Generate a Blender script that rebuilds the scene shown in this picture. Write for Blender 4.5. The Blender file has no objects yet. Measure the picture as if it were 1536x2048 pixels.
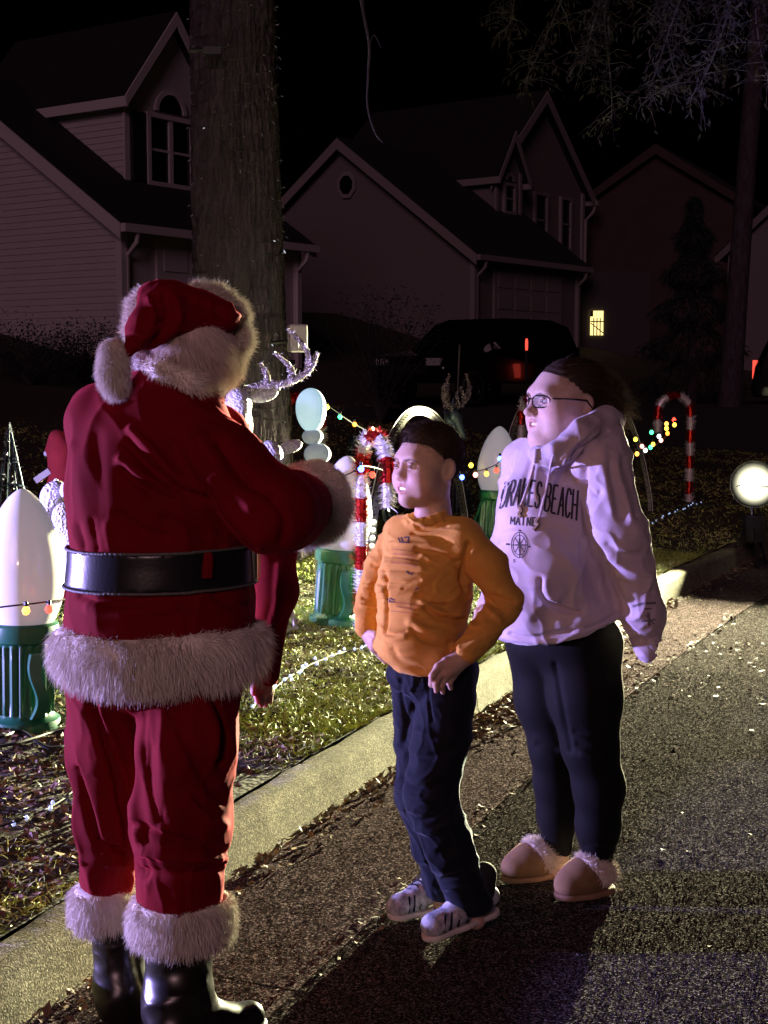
import bpy, bmesh, math, random
import numpy as np
from mathutils import Vector, Matrix
from mathutils.bvhtree import BVHTree

# ------------------------------------------------------------------ camera, world, light
SC = bpy.context.scene
COL = SC.collection
PI = math.pi
F = 2900.0            # focal length in photograph pixels (1536 x 2048)
CAMZ = 1.6
PITCH = math.atan(276.0 / F)

cd = bpy.data.cameras.new('camera')
cam = bpy.data.objects.new('camera', cd)
COL.objects.link(cam)
cam.location = (0, 0, CAMZ)
cam.rotation_euler = (PI / 2 - PITCH, 0, 0)
cd.sensor_fit = 'VERTICAL'
cd.sensor_height = 36.0
cd.sensor_width = 27.0
cd.lens = F / 2048 * 36.0
cd.clip_start = 0.05
cd.clip_end = 600
SC.camera = cam
SC.render.resolution_x = 768
SC.render.resolution_y = 1024

w = bpy.data.worlds.new('World'); SC.world = w; w.use_nodes = True
wn = w.node_tree
bg = wn.nodes['Background']
sky = wn.nodes.new('ShaderNodeTexSky'); sky.sky_type = 'NISHITA'
sky.sun_disc = False
sky.sun_elevation = math.radians(-8)
sky.sun_rotation = math.radians(200)
wn.links.new(sky.outputs[0], bg.inputs[0])
bg.inputs[1].default_value = 0.02

vs = SC.view_settings
vs.view_transform = 'Standard'; vs.look = 'None'; vs.exposure = 0.0; vs.gamma = 1.0
vs.use_curve_mapping = False
SC.render.engine = 'CYCLES'
SC.cycles.use_denoising = True
SC.cycles.max_bounces = 6
SC.cycles.transparent_max_bounces = 8
SC.cycles.sample_clamp_indirect = 4.0
SC.cycles.caustics_reflective = False
SC.cycles.caustics_refractive = False

def lamp(name, kind, loc, energy, color, size=0.1, target=None, spot=None, blend=0.5, parent=None):
    L = bpy.data.lights.new(name, kind)
    L.energy = energy; L.color = color
    if kind == 'SUN': L.angle = size
    else: L.shadow_soft_size = size
    if spot: L.spot_size = spot; L.spot_blend = blend
    o = bpy.data.objects.new(name, L); COL.objects.link(o)
    if parent:
        o.parent = parent
        o.matrix_parent_inverse = Matrix.Translation(parent.location).inverted()
    o.location = loc
    if target is not None:
        o.rotation_euler = (Vector(target) - Vector(loc)).to_track_quat('-Z', 'Y').to_euler()
    return o

# faint glow of the town sky standing in for the sun
SUN = lamp('sun', 'SUN', (0, 0, 30), 0.31, (1.0, 0.54, 0.72), math.radians(20), target=(7, 30, 18))

# lamp positions used further down by the lamps' own builders
FLOOD_POS = (0.256 * 12.0, 12.0, 0.70)          # white work light on a stand at the kerb
VIOLET_POS = (-6.2, 4.7, 0.85)                # violet garden flood on the lawn
FILL_POS = (-1.5, -1.2, 2.4)                  # warm fill lamp, added unseen behind the camera

# ------------------------------------------------------------------ pixel helpers
SP, CP = math.sin(PITCH), math.cos(PITCH)
def ray(x, y):
    a = (x - 768.0) / F; b = (1024.0 - y) / F
    return np.array([a, CP + b * SP, -SP + b * CP])
def at(x, y, D):
    d = ray(x, y)
    return np.array([0, 0, CAMZ]) + d * (D / d[1])
def project(P):
    P = np.asarray(P, dtype=float)
    q = P - np.array([0, 0, CAMZ])
    zf = q[:, 1] * CP - q[:, 2] * SP
    up = q[:, 1] * SP + q[:, 2] * CP
    return 768 + F * q[:, 0] / zf, 1024 - F * up / zf

def curb_x(y):
    t = np.clip(np.asarray(y, float), -12, 60) - 3.54
    return -0.875 + 0.38 * t + 0.0085 * t * t * (t > 0)
def curb_n(y):
    s = 0.38 + 0.017 * np.maximum(np.asarray(y, float) - 3.54, 0)
    n = np.sqrt(1 + s * s)
    return -1 / n, s / n          # unit normal pointing to the lawn
def lawn_z(x, y):
    s = np.maximum((curb_x(y) - np.asarray(x, float)) * 0.92, 0)
    s = np.minimum(s, 22)
    return 0.145 + 0.05 * s + 0.004 * s * s
def on_lawn(x, y):
    d = ray(x, y); t = 3.0; o = np.array([0, 0, CAMZ])
    for _ in range(4000):
        p = o + d * t
        if p[2] <= lawn_z(p[0], p[1]): return p
        t += 0.01
    return p
def on_road(x, y):
    d = ray(x, y); t = -CAMZ / d[2]
    return np.array([0, 0, CAMZ]) + d * t

rng = np.random.default_rng(11)
random.seed(5)

# ------------------------------------------------------------------ materials
def nod(nt, t, **kw):
    n = nt.nodes.new(t)
    for k, v in kw.items(): setattr(n, k, v)
    return n
MATS = {}
def mat(name, col, rough=0.7, metal=0.0, var=0.0, vscale=8.0, col2=None, bump=0.0, bscale=60.0, bdetail=4.0,
        sheen=0.0, sheen_tint=None, emit=None, estr=0.0, spec=0.5, coat=0.0, trans=0.0, sss=0.0, attr=None,
        stretch=None, alpha=1.0, coord='Object', bdist=0.004, voro=False, speck=None):
    m = bpy.data.materials.new(name); m.use_nodes = True
    nt = m.node_tree; b = nt.nodes['Principled BSDF']; L = nt.links
    c4 = (*col, 1)
    b.inputs['Base Color'].default_value = c4
    b.inputs['Roughness'].default_value = rough
    b.inputs['Metallic'].default_value = metal
    b.inputs['Specular IOR Level'].default_value = spec
    b.inputs['Coat Weight'].default_value = coat
    b.inputs['Transmission Weight'].default_value = trans
    b.inputs['Alpha'].default_value = alpha
    if sss:
        b.inputs['Subsurface Weight'].default_value = sss
        b.inputs['Subsurface Radius'].default_value = (0.012, 0.004, 0.002)
        b.inputs['Subsurface Scale'].default_value = 1.0
    if sheen:
        b.inputs['Sheen Weight'].default_value = sheen
        b.inputs['Sheen Roughness'].default_value = 0.35
        b.inputs['Sheen Tint'].default_value = (*(sheen_tint or col), 1)
    if emit:
        b.inputs['Emission Color'].default_value = (*emit, 1)
        b.inputs['Emission Strength'].default_value = estr
    tc = nod(nt, 'ShaderNodeTexCoord')
    vec = tc.outputs[coord]
    if stretch:
        mp = nod(nt, 'ShaderNodeMapping'); mp.inputs['Scale'].default_value = stretch
        L.new(vec, mp.inputs['Vector']); vec = mp.outputs[0]
    src = None
    if attr:
        at_ = nod(nt, 'ShaderNodeVertexColor', layer_name=attr); src = at_.outputs[0]
        L.new(src, b.inputs['Base Color'])
    if var:
        nz = nod(nt, 'ShaderNodeTexNoise'); nz.inputs['Scale'].default_value = vscale
        nz.inputs['Detail'].default_value = 6; nz.inputs['Roughness'].default_value = 0.65
        L.new(vec, nz.inputs['Vector'])
        cr = nod(nt, 'ShaderNodeValToRGB')
        cr.color_ramp.elements[0].position = 0.32; cr.color_ramp.elements[1].position = 0.68
        L.new(nz.outputs[0], cr.inputs[0])
        mx = nod(nt, 'ShaderNodeMixRGB'); mx.blend_type = 'MIX'
        L.new(cr.outputs[0], mx.inputs[0])
        lo = tuple(x * (1 - var) for x in col) if col2 is None else col2
        mx.inputs[1].default_value = (*lo, 1); mx.inputs[2].default_value = c4
        out = mx.outputs[0]
        if src is not None:
            m2 = nod(nt, 'ShaderNodeMixRGB'); m2.blend_type = 'MULTIPLY'; m2.inputs[0].default_value = 1
            mx.inputs[1].default_value = (1 - var,) * 3 + (1,); mx.inputs[2].default_value = (1, 1, 1, 1)
            L.new(src, m2.inputs[1]); L.new(out, m2.inputs[2]); out = m2.outputs[0]
        L.new(out, b.inputs['Base Color'])
    if speck:
        sc_, lo_, hi_, pw_ = speck
        vo = nod(nt, 'ShaderNodeTexVoronoi'); vo.inputs['Scale'].default_value = sc_
        L.new(vec, vo.inputs['Vector'])
        sep = nod(nt, 'ShaderNodeSeparateColor'); L.new(vo.outputs['Color'], sep.inputs[0])
        pw = nod(nt, 'ShaderNodeMath', operation='POWER'); L.new(sep.outputs[0], pw.inputs[0]); pw.inputs[1].default_value = pw_
        mr = nod(nt, 'ShaderNodeMapRange'); L.new(pw.outputs[0], mr.inputs[0]); mr.inputs[3].default_value = lo_; mr.inputs[4].default_value = hi_
        cmb = nod(nt, 'ShaderNodeVectorMath', operation='SCALE')
        srcs = [l for l in nt.links if l.to_socket == b.inputs['Base Color']]
        if srcs: L.new(srcs[0].from_socket, cmb.inputs[0])
        else: cmb.inputs[0].default_value = col
        L.new(mr.outputs[0], cmb.inputs['Scale']); L.new(cmb.outputs[0], b.inputs['Base Color'])
    if bump:
        bn = nod(nt, 'ShaderNodeBump'); bn.inputs['Strength'].default_value = bump
        bn.inputs['Distance'].default_value = bdist
        if voro:
            tx = nod(nt, 'ShaderNodeTexVoronoi'); tx.inputs['Scale'].default_value = bscale
        else:
            tx = nod(nt, 'ShaderNodeTexNoise'); tx.inputs['Scale'].default_value = bscale
            tx.inputs['Detail'].default_value = bdetail
        L.new(vec, tx.inputs['Vector'])
        L.new(tx.outputs[0], bn.inputs['Height']); L.new(bn.outputs[0], b.inputs['Normal'])
    MATS[name] = m
    return m

# ------------------------------------------------------------------ mesh helpers
def mesh_np(name, V, Fq, mats=None, smooth=True, cols=None):
    """V (n,3), Fq (m,3|4) arrays or list of such arrays."""
    V = np.asarray(V, np.float32)
    faces = Fq if isinstance(Fq, list) else [Fq]
    faces = [np.asarray(f, np.int32) for f in faces if len(f)]
    me = bpy.data.meshes.new(name)
    me.vertices.add(len(V)); me.vertices.foreach_set('co', V.ravel())
    tot = sum(f.size for f in faces); npoly = sum(len(f) for f in faces)
    me.loops.add(tot); me.polygons.add(npoly)
    me.loops.foreach_set('vertex_index', np.concatenate([f.ravel() for f in faces]))
    st = []; o = 0
    for f in faces:
        k = f.shape[1]; st.append(np.arange(len(f)) * k + o); o += f.size
    me.polygons.foreach_set('loop_start', np.concatenate(st).astype(np.int32))
    me.update(calc_edges=True)
    me.polygons.foreach_set('use_smooth', np.full(npoly, smooth))
    if cols is not None:
        ca = me.color_attributes.new('Col', 'FLOAT_COLOR', 'POINT')
        c = np.ones((len(V), 4), np.float32); c[:, :3] = cols
        ca.data.foreach_set('color', c.ravel())
    for m in (mats or []): me.materials.append(m)
    return me

def wmat(o):
    if o.parent is None: return o.matrix_basis.copy()
    return wmat(o.parent) @ o.matrix_parent_inverse @ o.matrix_basis
def link(name, me, parent=None, world=False):
    o = bpy.data.objects.new(name, me); COL.objects.link(o)
    if parent is not None:
        o.parent = parent
        if world: o.matrix_parent_inverse = wmat(parent).inverted()
    return o

def tag(o, label=None, cat=None, group=None, kind=None):
    if label: o['label'] = label
    if cat: o['category'] = cat
    if group: o['group'] = group
    if kind: o['kind'] = kind
    return o

def empty(name, loc=(0, 0, 0), rz=0.0, label=None, cat=None, group=None):
    o = bpy.data.objects.new(name, None); COL.objects.link(o)
    o.location = tuple(float(v) for v in loc); o.rotation_euler = (0, 0, rz); o.empty_display_size = 0.1
    return tag(o, label, cat, group)

def copy_tree(o, parent=None):
    c = o.copy(); COL.objects.link(c)
    if parent is not None: c.parent = parent
    for ch in list(o.children): copy_tree(ch, c)
    return c

class MB:
    def __init__(s): s.v = []; s.f = []; s.n = 0
    def add(s, V, Fc, M=None):
        V = np.asarray(V, float)
        if M is not None:
            M = np.array(M); V = V @ M[:3, :3].T + M[:3, 3]
        s.v.append(V); s.f += [tuple(i + s.n for i in f) for f in Fc]; s.n += len(V); return s
    def box(s, c, d, M=None):
        c = np.array(c, float); d = np.array(d, float) / 2
        V = [c + d * np.array(k) for k in ((-1,-1,-1),(1,-1,-1),(1,1,-1),(-1,1,-1),(-1,-1,1),(1,-1,1),(1,1,1),(-1,1,1))]
        return s.add(V, [(0,3,2,1),(4,5,6,7),(0,1,5,4),(1,2,6,5),(2,3,7,6),(3,0,4,7)], M)
    def prism(s, poly, a, b, M=None):
        """poly: 2D (x,z) outline; extruded along y from a to b."""
        n = len(poly)
        V = [(p[0], a, p[1]) for p in poly] + [(p[0], b, p[1]) for p in poly]
        Fc = [tuple(range(n)), tuple(range(2 * n - 1, n - 1, -1))]
        Fc += [(i, i + n, (i + 1) % n + n, (i + 1) % n) for i in range(n)]
        return s.add(V, Fc, M)
    def lathe(s, prof, seg=24, M=None, cap=True):
        V = []; Fc = []; n = len(prof)
        for (r, z) in prof:
            for k in range(seg):
                a = 2 * PI * k / seg; V.append((r * math.cos(a), r * math.sin(a), z))
        for i in range(n - 1):
            for k in range(seg):
                k2 = (k + 1) % seg
                Fc.append((i*seg+k, i*seg+k2, (i+1)*seg+k2, (i+1)*seg+k))
        if cap:
            Fc.append(tuple(range(seg))[::-1]); Fc.append(tuple((n-1)*seg + k for k in range(seg)))
        return s.add(V, Fc, M)
    def tube(s, pts, rad, seg=8, M=None, closed=False):
        pts = np.asarray(pts, float); n = len(pts)
        rad = np.full(n, rad) if np.isscalar(rad) else np.asarray(rad, float)
        T = np.gradient(pts, axis=0)
        if closed: T = np.roll(pts, -1, 0) - np.roll(pts, 1, 0)
        T /= np.linalg.norm(T, axis=1)[:, None] + 1e-12
        u = np.cross(T[0], (0, 0, 1.0))
        if np.linalg.norm(u) < 0.1: u = np.cross(T[0], (1.0, 0, 0))
        u /= np.linalg.norm(u); V = []; Fc = []
        for i in range(n):
            u = u - T[i] * np.dot(u, T[i]); u /= np.linalg.norm(u) + 1e-12
            v = np.cross(T[i], u)
            for k in range(seg):
                a = 2 * PI * k / seg
                V.append(pts[i] + rad[i] * (math.cos(a) * u + math.sin(a) * v))
        m = n if closed else n - 1
        for i in range(m):
            j = (i + 1) % n
            for k in range(seg):
                k2 = (k + 1) % seg
                Fc.append((i*seg+k, i*seg+k2, j*seg+k2, j*seg+k))
        if not closed:
            Fc.append(tuple(range(seg))[::-1]); Fc.append(tuple((n-1)*seg + k for k in range(seg)))
        return s.add(V, Fc, M)
    def mesh(s, name, m, smooth=False):
        me = bpy.data.meshes.new(name)
        V = np.concatenate(s.v) if s.v else np.zeros((0, 3))
        me.from_pydata(V.tolist(), [], s.f); me.update()
        for p in me.polygons: p.use_smooth = smooth
        if m is not None: me.materials.append(m)
        if smooth:
            try: me.set_sharp_from_angle(angle=math.radians(40))
            except Exception: pass
        return me
    def build(s, name, m, parent=None, smooth=False, world=False):
        return link(name, s.mesh(name, m, smooth), parent, world)

def catmull(pts, n=8):
    P = np.asarray(pts, float); P = np.vstack([2*P[0]-P[1], P, 2*P[-1]-P[-2]]); out = []
    for i in range(1, len(P) - 2):
        for t in np.linspace(0, 1, n, endpoint=False):
            a, b, c, d = P[i-1], P[i], P[i+1], P[i+2]
            out.append(0.5*((2*b)+(c-a)*t+(2*a-5*b+4*c-d)*t*t+(3*b-a-3*c+d)*t**3))
    out.append(P[-2]); return np.array(out)

# ------------------------------------------------------------------ signed-distance modelling
def cap(a, b, ra, rb=None, k=(1, 1, 1)):
    a = np.asarray(a, np.float32); b = np.asarray(b, np.float32); rb = ra if rb is None else rb
    kk = np.asarray(k, np.float32)
    def f(P):
        ab = (b - a) / kk; L = float(ab @ ab) + 1e-9
        q = (P - a) / kk
        t = np.clip(q @ ab / L, 0, 1)
        d = q - t[..., None] * ab
        return np.sqrt((d * d).sum(-1)) - (ra + (rb - ra) * t)
    f.bb = (np.minimum(a, b) - max(ra, rb) * kk, np.maximum(a, b) + max(ra, rb) * kk)
    return f
def ell(c, r, R=None):
    c = np.asarray(c, np.float32); r = np.asarray(r, np.float32)
    def f(P):
        q = P - c
        if R is not None: q = q @ np.asarray(R, np.float32)
        k0 = np.sqrt(((q / r) ** 2).sum(-1)); k1 = np.sqrt(((q / (r * r)) ** 2).sum(-1)) + 1e-9
        return k0 * (k0 - 1) / k1
    m = float(r.max()); f.bb = (c - m, c + m)
    return f
def smin(a, b, k):
    if k <= 0: return np.minimum(a, b)
    h = np.maximum(k - np.abs(a - b), 0) / k
    return np.minimum(a, b) - h * h * k * 0.25
def smax(a, b, k): return -smin(-a, -b, k)
def chain(pts, rads, k=(1, 1, 1)):
    return [cap(pts[i], pts[i+1], rads[i], rads[i+1], k) for i in range(len(pts) - 1)]
def union(fs, k):
    def f(P):
        d = None; Pf = P.reshape(-1, 3); lo = Pf.min(0) - 0.09 - k; hi = Pf.max(0) + 0.09 + k
        for g in fs:
            if (g.bb[0] > hi).any() or (g.bb[1] < lo).any(): continue
            e = g(P); d = e if d is None else smin(d, e, k)
        return np.full(P.shape[:-1], 1.0, np.float32) if d is None else d
    f.bb = (np.min([g.bb[0] for g in fs], 0), np.max([g.bb[1] for g in fs], 0))
    return f
def mod(fn, bb):
    fn.bb = bb; return fn

def nets(f, h, pad=0.03, bb=None):
    lo, hi = bb if bb is not None else f.bb
    lo = np.asarray(lo, float) - pad; hi = np.asarray(hi, float) + pad
    n = np.ceil((hi - lo) / h).astype(int) + 1
    ax = [lo[i] + h * np.arange(n[i]) for i in range(3)]
    # evaluate in blocks, skipping the ones far from the surface
    b = 10; nb = -(-n // b)
    D = np.empty(tuple(nb * b), np.float32)
    I = np.stack(np.meshgrid(*[np.arange(k) for k in nb], indexing='ij'), -1).reshape(-1, 3)
    cen = (lo + h * (I * b + (b - 1) / 2)).astype(np.float32)
    dc = np.concatenate([f(cen[k:k+200000]) for k in range(0, len(cen), 200000)])
    near = np.abs(dc) < 1.7 * h * b * 0.87 + 0.012
    D6 = D.reshape(nb[0], b, nb[1], b, nb[2], b)
    far = I[~near]; D6[far[:, 0], :, far[:, 1], :, far[:, 2], :] = np.where(dc[~near] < 0, -1.0, 1.0)[:, None, None, None]
    g = np.stack(np.meshgrid(*[np.arange(b)] * 3, indexing='ij'), -1) * h
    J = I[near]; J = J[np.lexsort((J[:, 0] // 3, J[:, 1] // 3, J[:, 2] // 2))]
    for k in range(0, len(J), 36):
        jj = J[k:k+36]
        P = ((lo + h * b * jj)[:, None, None, None, :] + g[None]).astype(np.float32)
        D6[jj[:, 0], :, jj[:, 1], :, jj[:, 2], :] = f(P)
    D = np.ascontiguousarray(D[:n[0], :n[1], :n[2]])
    S = D < 0
    c = [S[a:n[0]-1+a, b:n[1]-1+b, d:n[2]-1+d] for a in (0,1) for b in (0,1) for d in (0,1)]
    tot = sum(x.astype(np.int8) for x in c)
    I = np.argwhere((tot > 0) & (tot < 8))
    idx = -np.ones(tuple(n - 1), np.int64); idx[tuple(I.T)] = np.arange(len(I))
    acc = np.zeros((len(I), 3)); cnt = np.zeros(len(I))
    corners = [np.array((a, b, d)) for a in (0,1) for b in (0,1) for d in (0,1)]
    for p in range(8):
        for q in range(p + 1, 8):
            if np.abs(corners[p] - corners[q]).sum() != 1: continue
            A = D[tuple((I + corners[p]).T)]; B = D[tuple((I + corners[q]).T)]
            m = (A < 0) != (B < 0)
            t = np.where(m, A / np.where(m, A - B, 1), 0)
            acc[m] += corners[p] + t[m, None] * (corners[q] - corners[p]); cnt[m] += 1
    V = lo + h * (I + acc / cnt[:, None])
    Q = []
    for axn in range(3):
        b, d = [(1, 2), (2, 0), (0, 1)][axn]
        sl0 = [slice(None)] * 3; sl1 = [slice(None)] * 3
        sl0[axn] = slice(0, -1); sl1[axn] = slice(1, None)
        s0 = S[tuple(sl0)]; s1 = S[tuple(sl1)]
        E = np.argwhere(s0 != s1)
        ok = (E[:, b] > 0) & (E[:, d] > 0) & (E[:, b] < n[b]-1) & (E[:, d] < n[d]-1)
        E = E[ok]
        fl = s0[tuple(E.T)]
        def cell(ob, od):
            e = E.copy(); e[:, b] -= ob; e[:, d] -= od; return idx[tuple(e.T)]
        q = np.stack([cell(1, 1), cell(0, 1), cell(0, 0), cell(1, 0)], 1)
        q[~fl] = q[~fl][:, ::-1]
        Q.append(q)
    Q = np.concatenate(Q); Q = Q[(Q >= 0).all(1)]
    return V, Q

def normals(V, Q):
    n = np.zeros_like(V)
    fn = np.cross(V[Q[:, 2]] - V[Q[:, 0]], V[Q[:, -1]] - V[Q[:, 1]])
    for k in range(Q.shape[1]): np.add.at(n, Q[:, k], fn)
    return n / (np.linalg.norm(n, axis=1)[:, None] + 1e-12)
def smooth_mesh(V, Q, it=2, lam=0.5):
    for _ in range(it):
        acc = np.zeros_like(V); cnt = np.zeros(len(V))
        for k in range(4):
            a = Q[:, k]; b = Q[:, (k + 1) % 4]
            np.add.at(acc, a, V[b]); np.add.at(cnt, a, 1)
            np.add.at(acc, b, V[a]); np.add.at(cnt, b, 1)
        V = V + lam * (acc / np.maximum(cnt, 1)[:, None] - V)
    return V
def wav(P, scale, seed, octs=4):
    """cheap smooth noise: sums of warped sines, about -1..1"""
    r = np.random.default_rng(seed); out = np.zeros(len(P)); amp = 1.0; tot = 0
    for o in range(octs):
        for _ in range(3):
            d = r.normal(size=3); d /= np.linalg.norm(d)
            ph = r.uniform(0, 6.28); d2 = r.normal(size=3) * 0.7
            out += amp * np.sin(scale * (P @ d) + ph + 1.3 * np.sin(scale * 0.6 * (P @ d2) + ph * 2))
        tot += amp * 1.8; scale *= 1.9; amp *= 0.55
    return out / tot
def wrinkle(P, scale, seed, sharp=3.0):
    """crumpled-cloth relief: warped ridged noise, sharp creases between soft billows, 0..1"""
    r = np.random.default_rng(seed)
    Wp = P + 0.35/scale*np.stack([wav(P, scale*0.5, seed + 1 + i, 2) for i in range(3)], 1)*2.5
    n1 = 1 - np.abs(wav(Wp, scale, seed + 9, 2)); n2 = 1 - np.abs(wav(Wp, scale*2.1, seed + 19, 2))
    return n1**sharp + 0.45*n2**sharp
def hem_cut(xs, ys_, D):
    def f(P):
        zf = P[..., 1]*CP - (P[..., 2] - CAMZ)*SP; up = P[..., 1]*SP + (P[..., 2] - CAMZ)*CP
        X = 768 + F*P[..., 0]/zf; Y = 1024 - F*up/zf
        return (Y - np.interp(X, xs, ys_))*D/F
    return f
def polyd(X, Y, pl):
    d = np.full(len(X), 1e9); P = np.stack([X, Y], 1)
    for i in range(len(pl) - 1):
        a = np.array(pl[i], float); b = np.array(pl[i+1], float); ab = b - a
        t = np.clip(((P - a) @ ab) / (ab @ ab + 1e-9), 0, 1)
        e = np.linalg.norm(P - a - t[:, None] * ab, axis=1)
        d = np.minimum(d, e)
    return d
FOLD_GAIN = 1.5
def folds(V, Q, lines):
    """creases traced from the photograph become real relief on the side they are on"""
    N = normals(V, Q); X, Y = project(V)
    view = V - np.array([0, 0, CAMZ]); view /= np.linalg.norm(view, axis=1)[:, None]
    facing = np.clip(-(N * view).sum(1) * 2.0, 0, 1)
    disp = np.zeros(len(V))
    for pl, amp, wd in lines:
        pl = catmull(np.array([(p[0], p[1]) for p in pl], float), 5) if len(pl) > 2 else pl
        d = polyd(X, Y, pl)
        disp += FOLD_GAIN * amp * np.exp(-(d / wd) ** 2)
    return V + N * (disp * facing)[:, None]
def sample(V, Q, n, mask=None, seed=1):
    r = np.random.default_rng(seed)
    tri = np.concatenate([Q[:, [0, 1, 2]], Q[:, [0, 2, 3]]]) if Q.shape[1] == 4 else Q
    A = np.linalg.norm(np.cross(V[tri[:, 1]] - V[tri[:, 0]], V[tri[:, 2]] - V[tri[:, 0]]), axis=1)
    if mask is not None: A = A * mask[tri].mean(1)
    c = np.cumsum(A); k = np.searchsorted(c, r.uniform(0, c[-1], n)); k = np.minimum(k, len(tri) - 1)
    u, v = r.uniform(size=n), r.uniform(size=n); s = u + v > 1; u[s] = 1 - u[s]; v[s] = 1 - v[s]
    p = V[tri[k, 0]] + u[:, None] * (V[tri[k, 1]] - V[tri[k, 0]]) + v[:, None] * (V[tri[k, 2]] - V[tri[k, 0]])
    N = normals(V, Q); return p, N[tri[k, 0]]
def strands(p, n, L, wd, lean=(0, 0, -1), lean_amt=0.6, jit=0.45, segs=3, seed=3, curl=0.3, clump=0.0):
    """tapered fur / hair strips: returns V, quads"""
    r = np.random.default_rng(seed); m = len(p)
    lean = np.asarray(lean, float)
    d = n + lean * lean_amt + r.normal(size=(m, 3)) * jit
    if clump:
        d += clump * np.stack([wav(p, 55, 7 + i, 2) for i in range(3)], 1)
    d /= np.linalg.norm(d, axis=1)[:, None]
    ln = L * r.uniform(0.55, 1.15, m)
    side = np.cross(d, r.normal(size=(m, 3))); side /= np.linalg.norm(side, axis=1)[:, None] + 1e-9
    bend = lean * curl + r.normal(size=(m, 3)) * 0.25 * curl
    V = np.empty((m, segs + 1, 2, 3))
    for i in range(segs + 1):
        t = i / segs
        c = p + d * (ln * t)[:, None] + bend * (ln * t * t)[:, None] - n * 0.002
        wv = wd * (1 - 0.85 * t)
        V[:, i, 0] = c - side * wv * 0.5; V[:, i, 1] = c + side * wv * 0.5
    b = (np.arange(m) * (segs + 1) * 2)[:, None]
    Q = np.concatenate([b + np.array([[2*i, 2*i+1, 2*i+3, 2*i+2]]) for i in range(segs)])
    return V.reshape(-1, 3), Q
def merge(parts):
    V = []; Q = []; o = 0
    for v, q in parts:
        V.append(v); Q.append(q + o); o += len(v)
    return np.concatenate(V), np.concatenate(Q)
def sdf_obj(name, f, h, m, parent, smooth=1, fold=None, post=None, bb=None, pad=0.03, cols=None):
    V, Q = nets(f, h, pad, bb)
    V = smooth_mesh(V, Q, smooth)
    if fold: V = folds(V, Q, fold)
    if post: V = post(V, Q)
    me = mesh_np(name, V, Q, [m], True, cols(V) if cols else None)
    o = link(name, me, parent, True)
    return o, V, Q
# ------------------------------------------------------------------ materials of the setting
mat('asphalt', (0.082, 0.073, 0.072), 0.95, spec=0.0, var=0.4, vscale=25, speck=(230, 0.25, 4.6, 5.0), bump=1.0, bscale=190, bdist=0.008, coord='Object', bdetail=3)
mat('gutter_concrete', (0.150, 0.118, 0.122), 0.95, spec=0.0, var=0.4, vscale=12, speck=(200, 0.3, 3.6, 4.0), bump=1.0, bscale=210, bdist=0.004, coord='Object')
mat('kerb_concrete', (0.30, 0.275, 0.20), 0.95, spec=0.08, var=0.35, vscale=9, speck=(210, 0.5, 2.0, 2.5), bump=1.0, bscale=190, bdist=0.004, coord='Object')
mat('soil', (0.045, 0.03, 0.022), 0.95, var=0.6, vscale=9, col2=(0.055, 0.05, 0.028), bump=1.0, bscale=40, bdist=0.02)
mat('far_ground', (0.02, 0.018, 0.016), 0.95)
mat('grass_blade', (0.22, 0.21, 0.075), 0.6, attr='Col')
mat('dead_leaf', (0.15, 0.07, 0.035), 0.7, attr='Col')
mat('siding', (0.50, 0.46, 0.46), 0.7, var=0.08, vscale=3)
mat('siding_far', (0.17, 0.145, 0.14), 0.7, bump=0.6, bscale=3, stretch=(0.02, 0.02, 3), bdist=0.02)  # colour darkened to stand in for light falling off with distance
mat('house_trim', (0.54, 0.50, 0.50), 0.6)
mat('trim_dimmed', (0.24, 0.21, 0.20), 0.7)  # far-house trim, dimmed in colour where less light arrives
mat('shingle', (0.012, 0.012, 0.014), 0.95, var=0.4, vscale=30)
mat('glass_dark', (0.004, 0.005, 0.007), 0.08, spec=0.6)
mat('shutter', (0.012, 0.012, 0.016), 0.6)
mat('brick_far', (0.06, 0.033, 0.029), 0.85, var=0.3, vscale=2)
mat('foundation', (0.05, 0.045, 0.045), 0.9)
mat('bark', (0.098, 0.076, 0.092), 0.95, var=0.65, vscale=22, stretch=(1, 1, 0.25), bump=1.0, bscale=55, bdist=0.016, spec=0.2)
mat('twig', (0.06, 0.053, 0.05), 0.8)
mat('leaf_grey', (0.024, 0.022, 0.018), 0.7, spec=0.2)
mat('evergreen', (0.012, 0.02, 0.016), 0.8)

# ------------------------------------------------------------------ ground
def ribbon(name, ys, s0f, s1f, z0, z1, m, cols=2, parent=None):
    V = []; n = len(ys)
    for y in ys:
        nx, ny = curb_n(y); x0 = curb_x(y)
        for k in range(cols):
            t = k / (cols - 1); s = s0f(y) * (1 - t) + s1f(y) * t
            V.append((x0 + nx * s, y + ny * s, z0 * (1 - t) + z1 * t))
    Q = [(i*cols+k, i*cols+k+1, (i+1)*cols+k+1, (i+1)*cols+k) for i in range(n-1) for k in range(cols-1)]
    Q = np.array(Q)[:, ::-1]
    return link(name, mesh_np(name, np.array(V), Q, [m]), parent)

g = MB(); g.add([(-400, -400, -0.6), (400, -400, -0.6), (400, 400, -0.6), (-400, 400, -0.6)], [(0, 1, 2, 3)])
tag(g.build('ground', MATS['far_ground']), kind='structure')

ys = np.concatenate([np.arange(-8, 14, 0.25), np.arange(14, 70, 1.0)])
PAN = 0.56
road = ribbon('road', ys, lambda y: -40.0, lambda y: -PAN + 0.02, -0.012, -0.012, MATS['asphalt'], 3)
tag(road, kind='structure')

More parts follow.
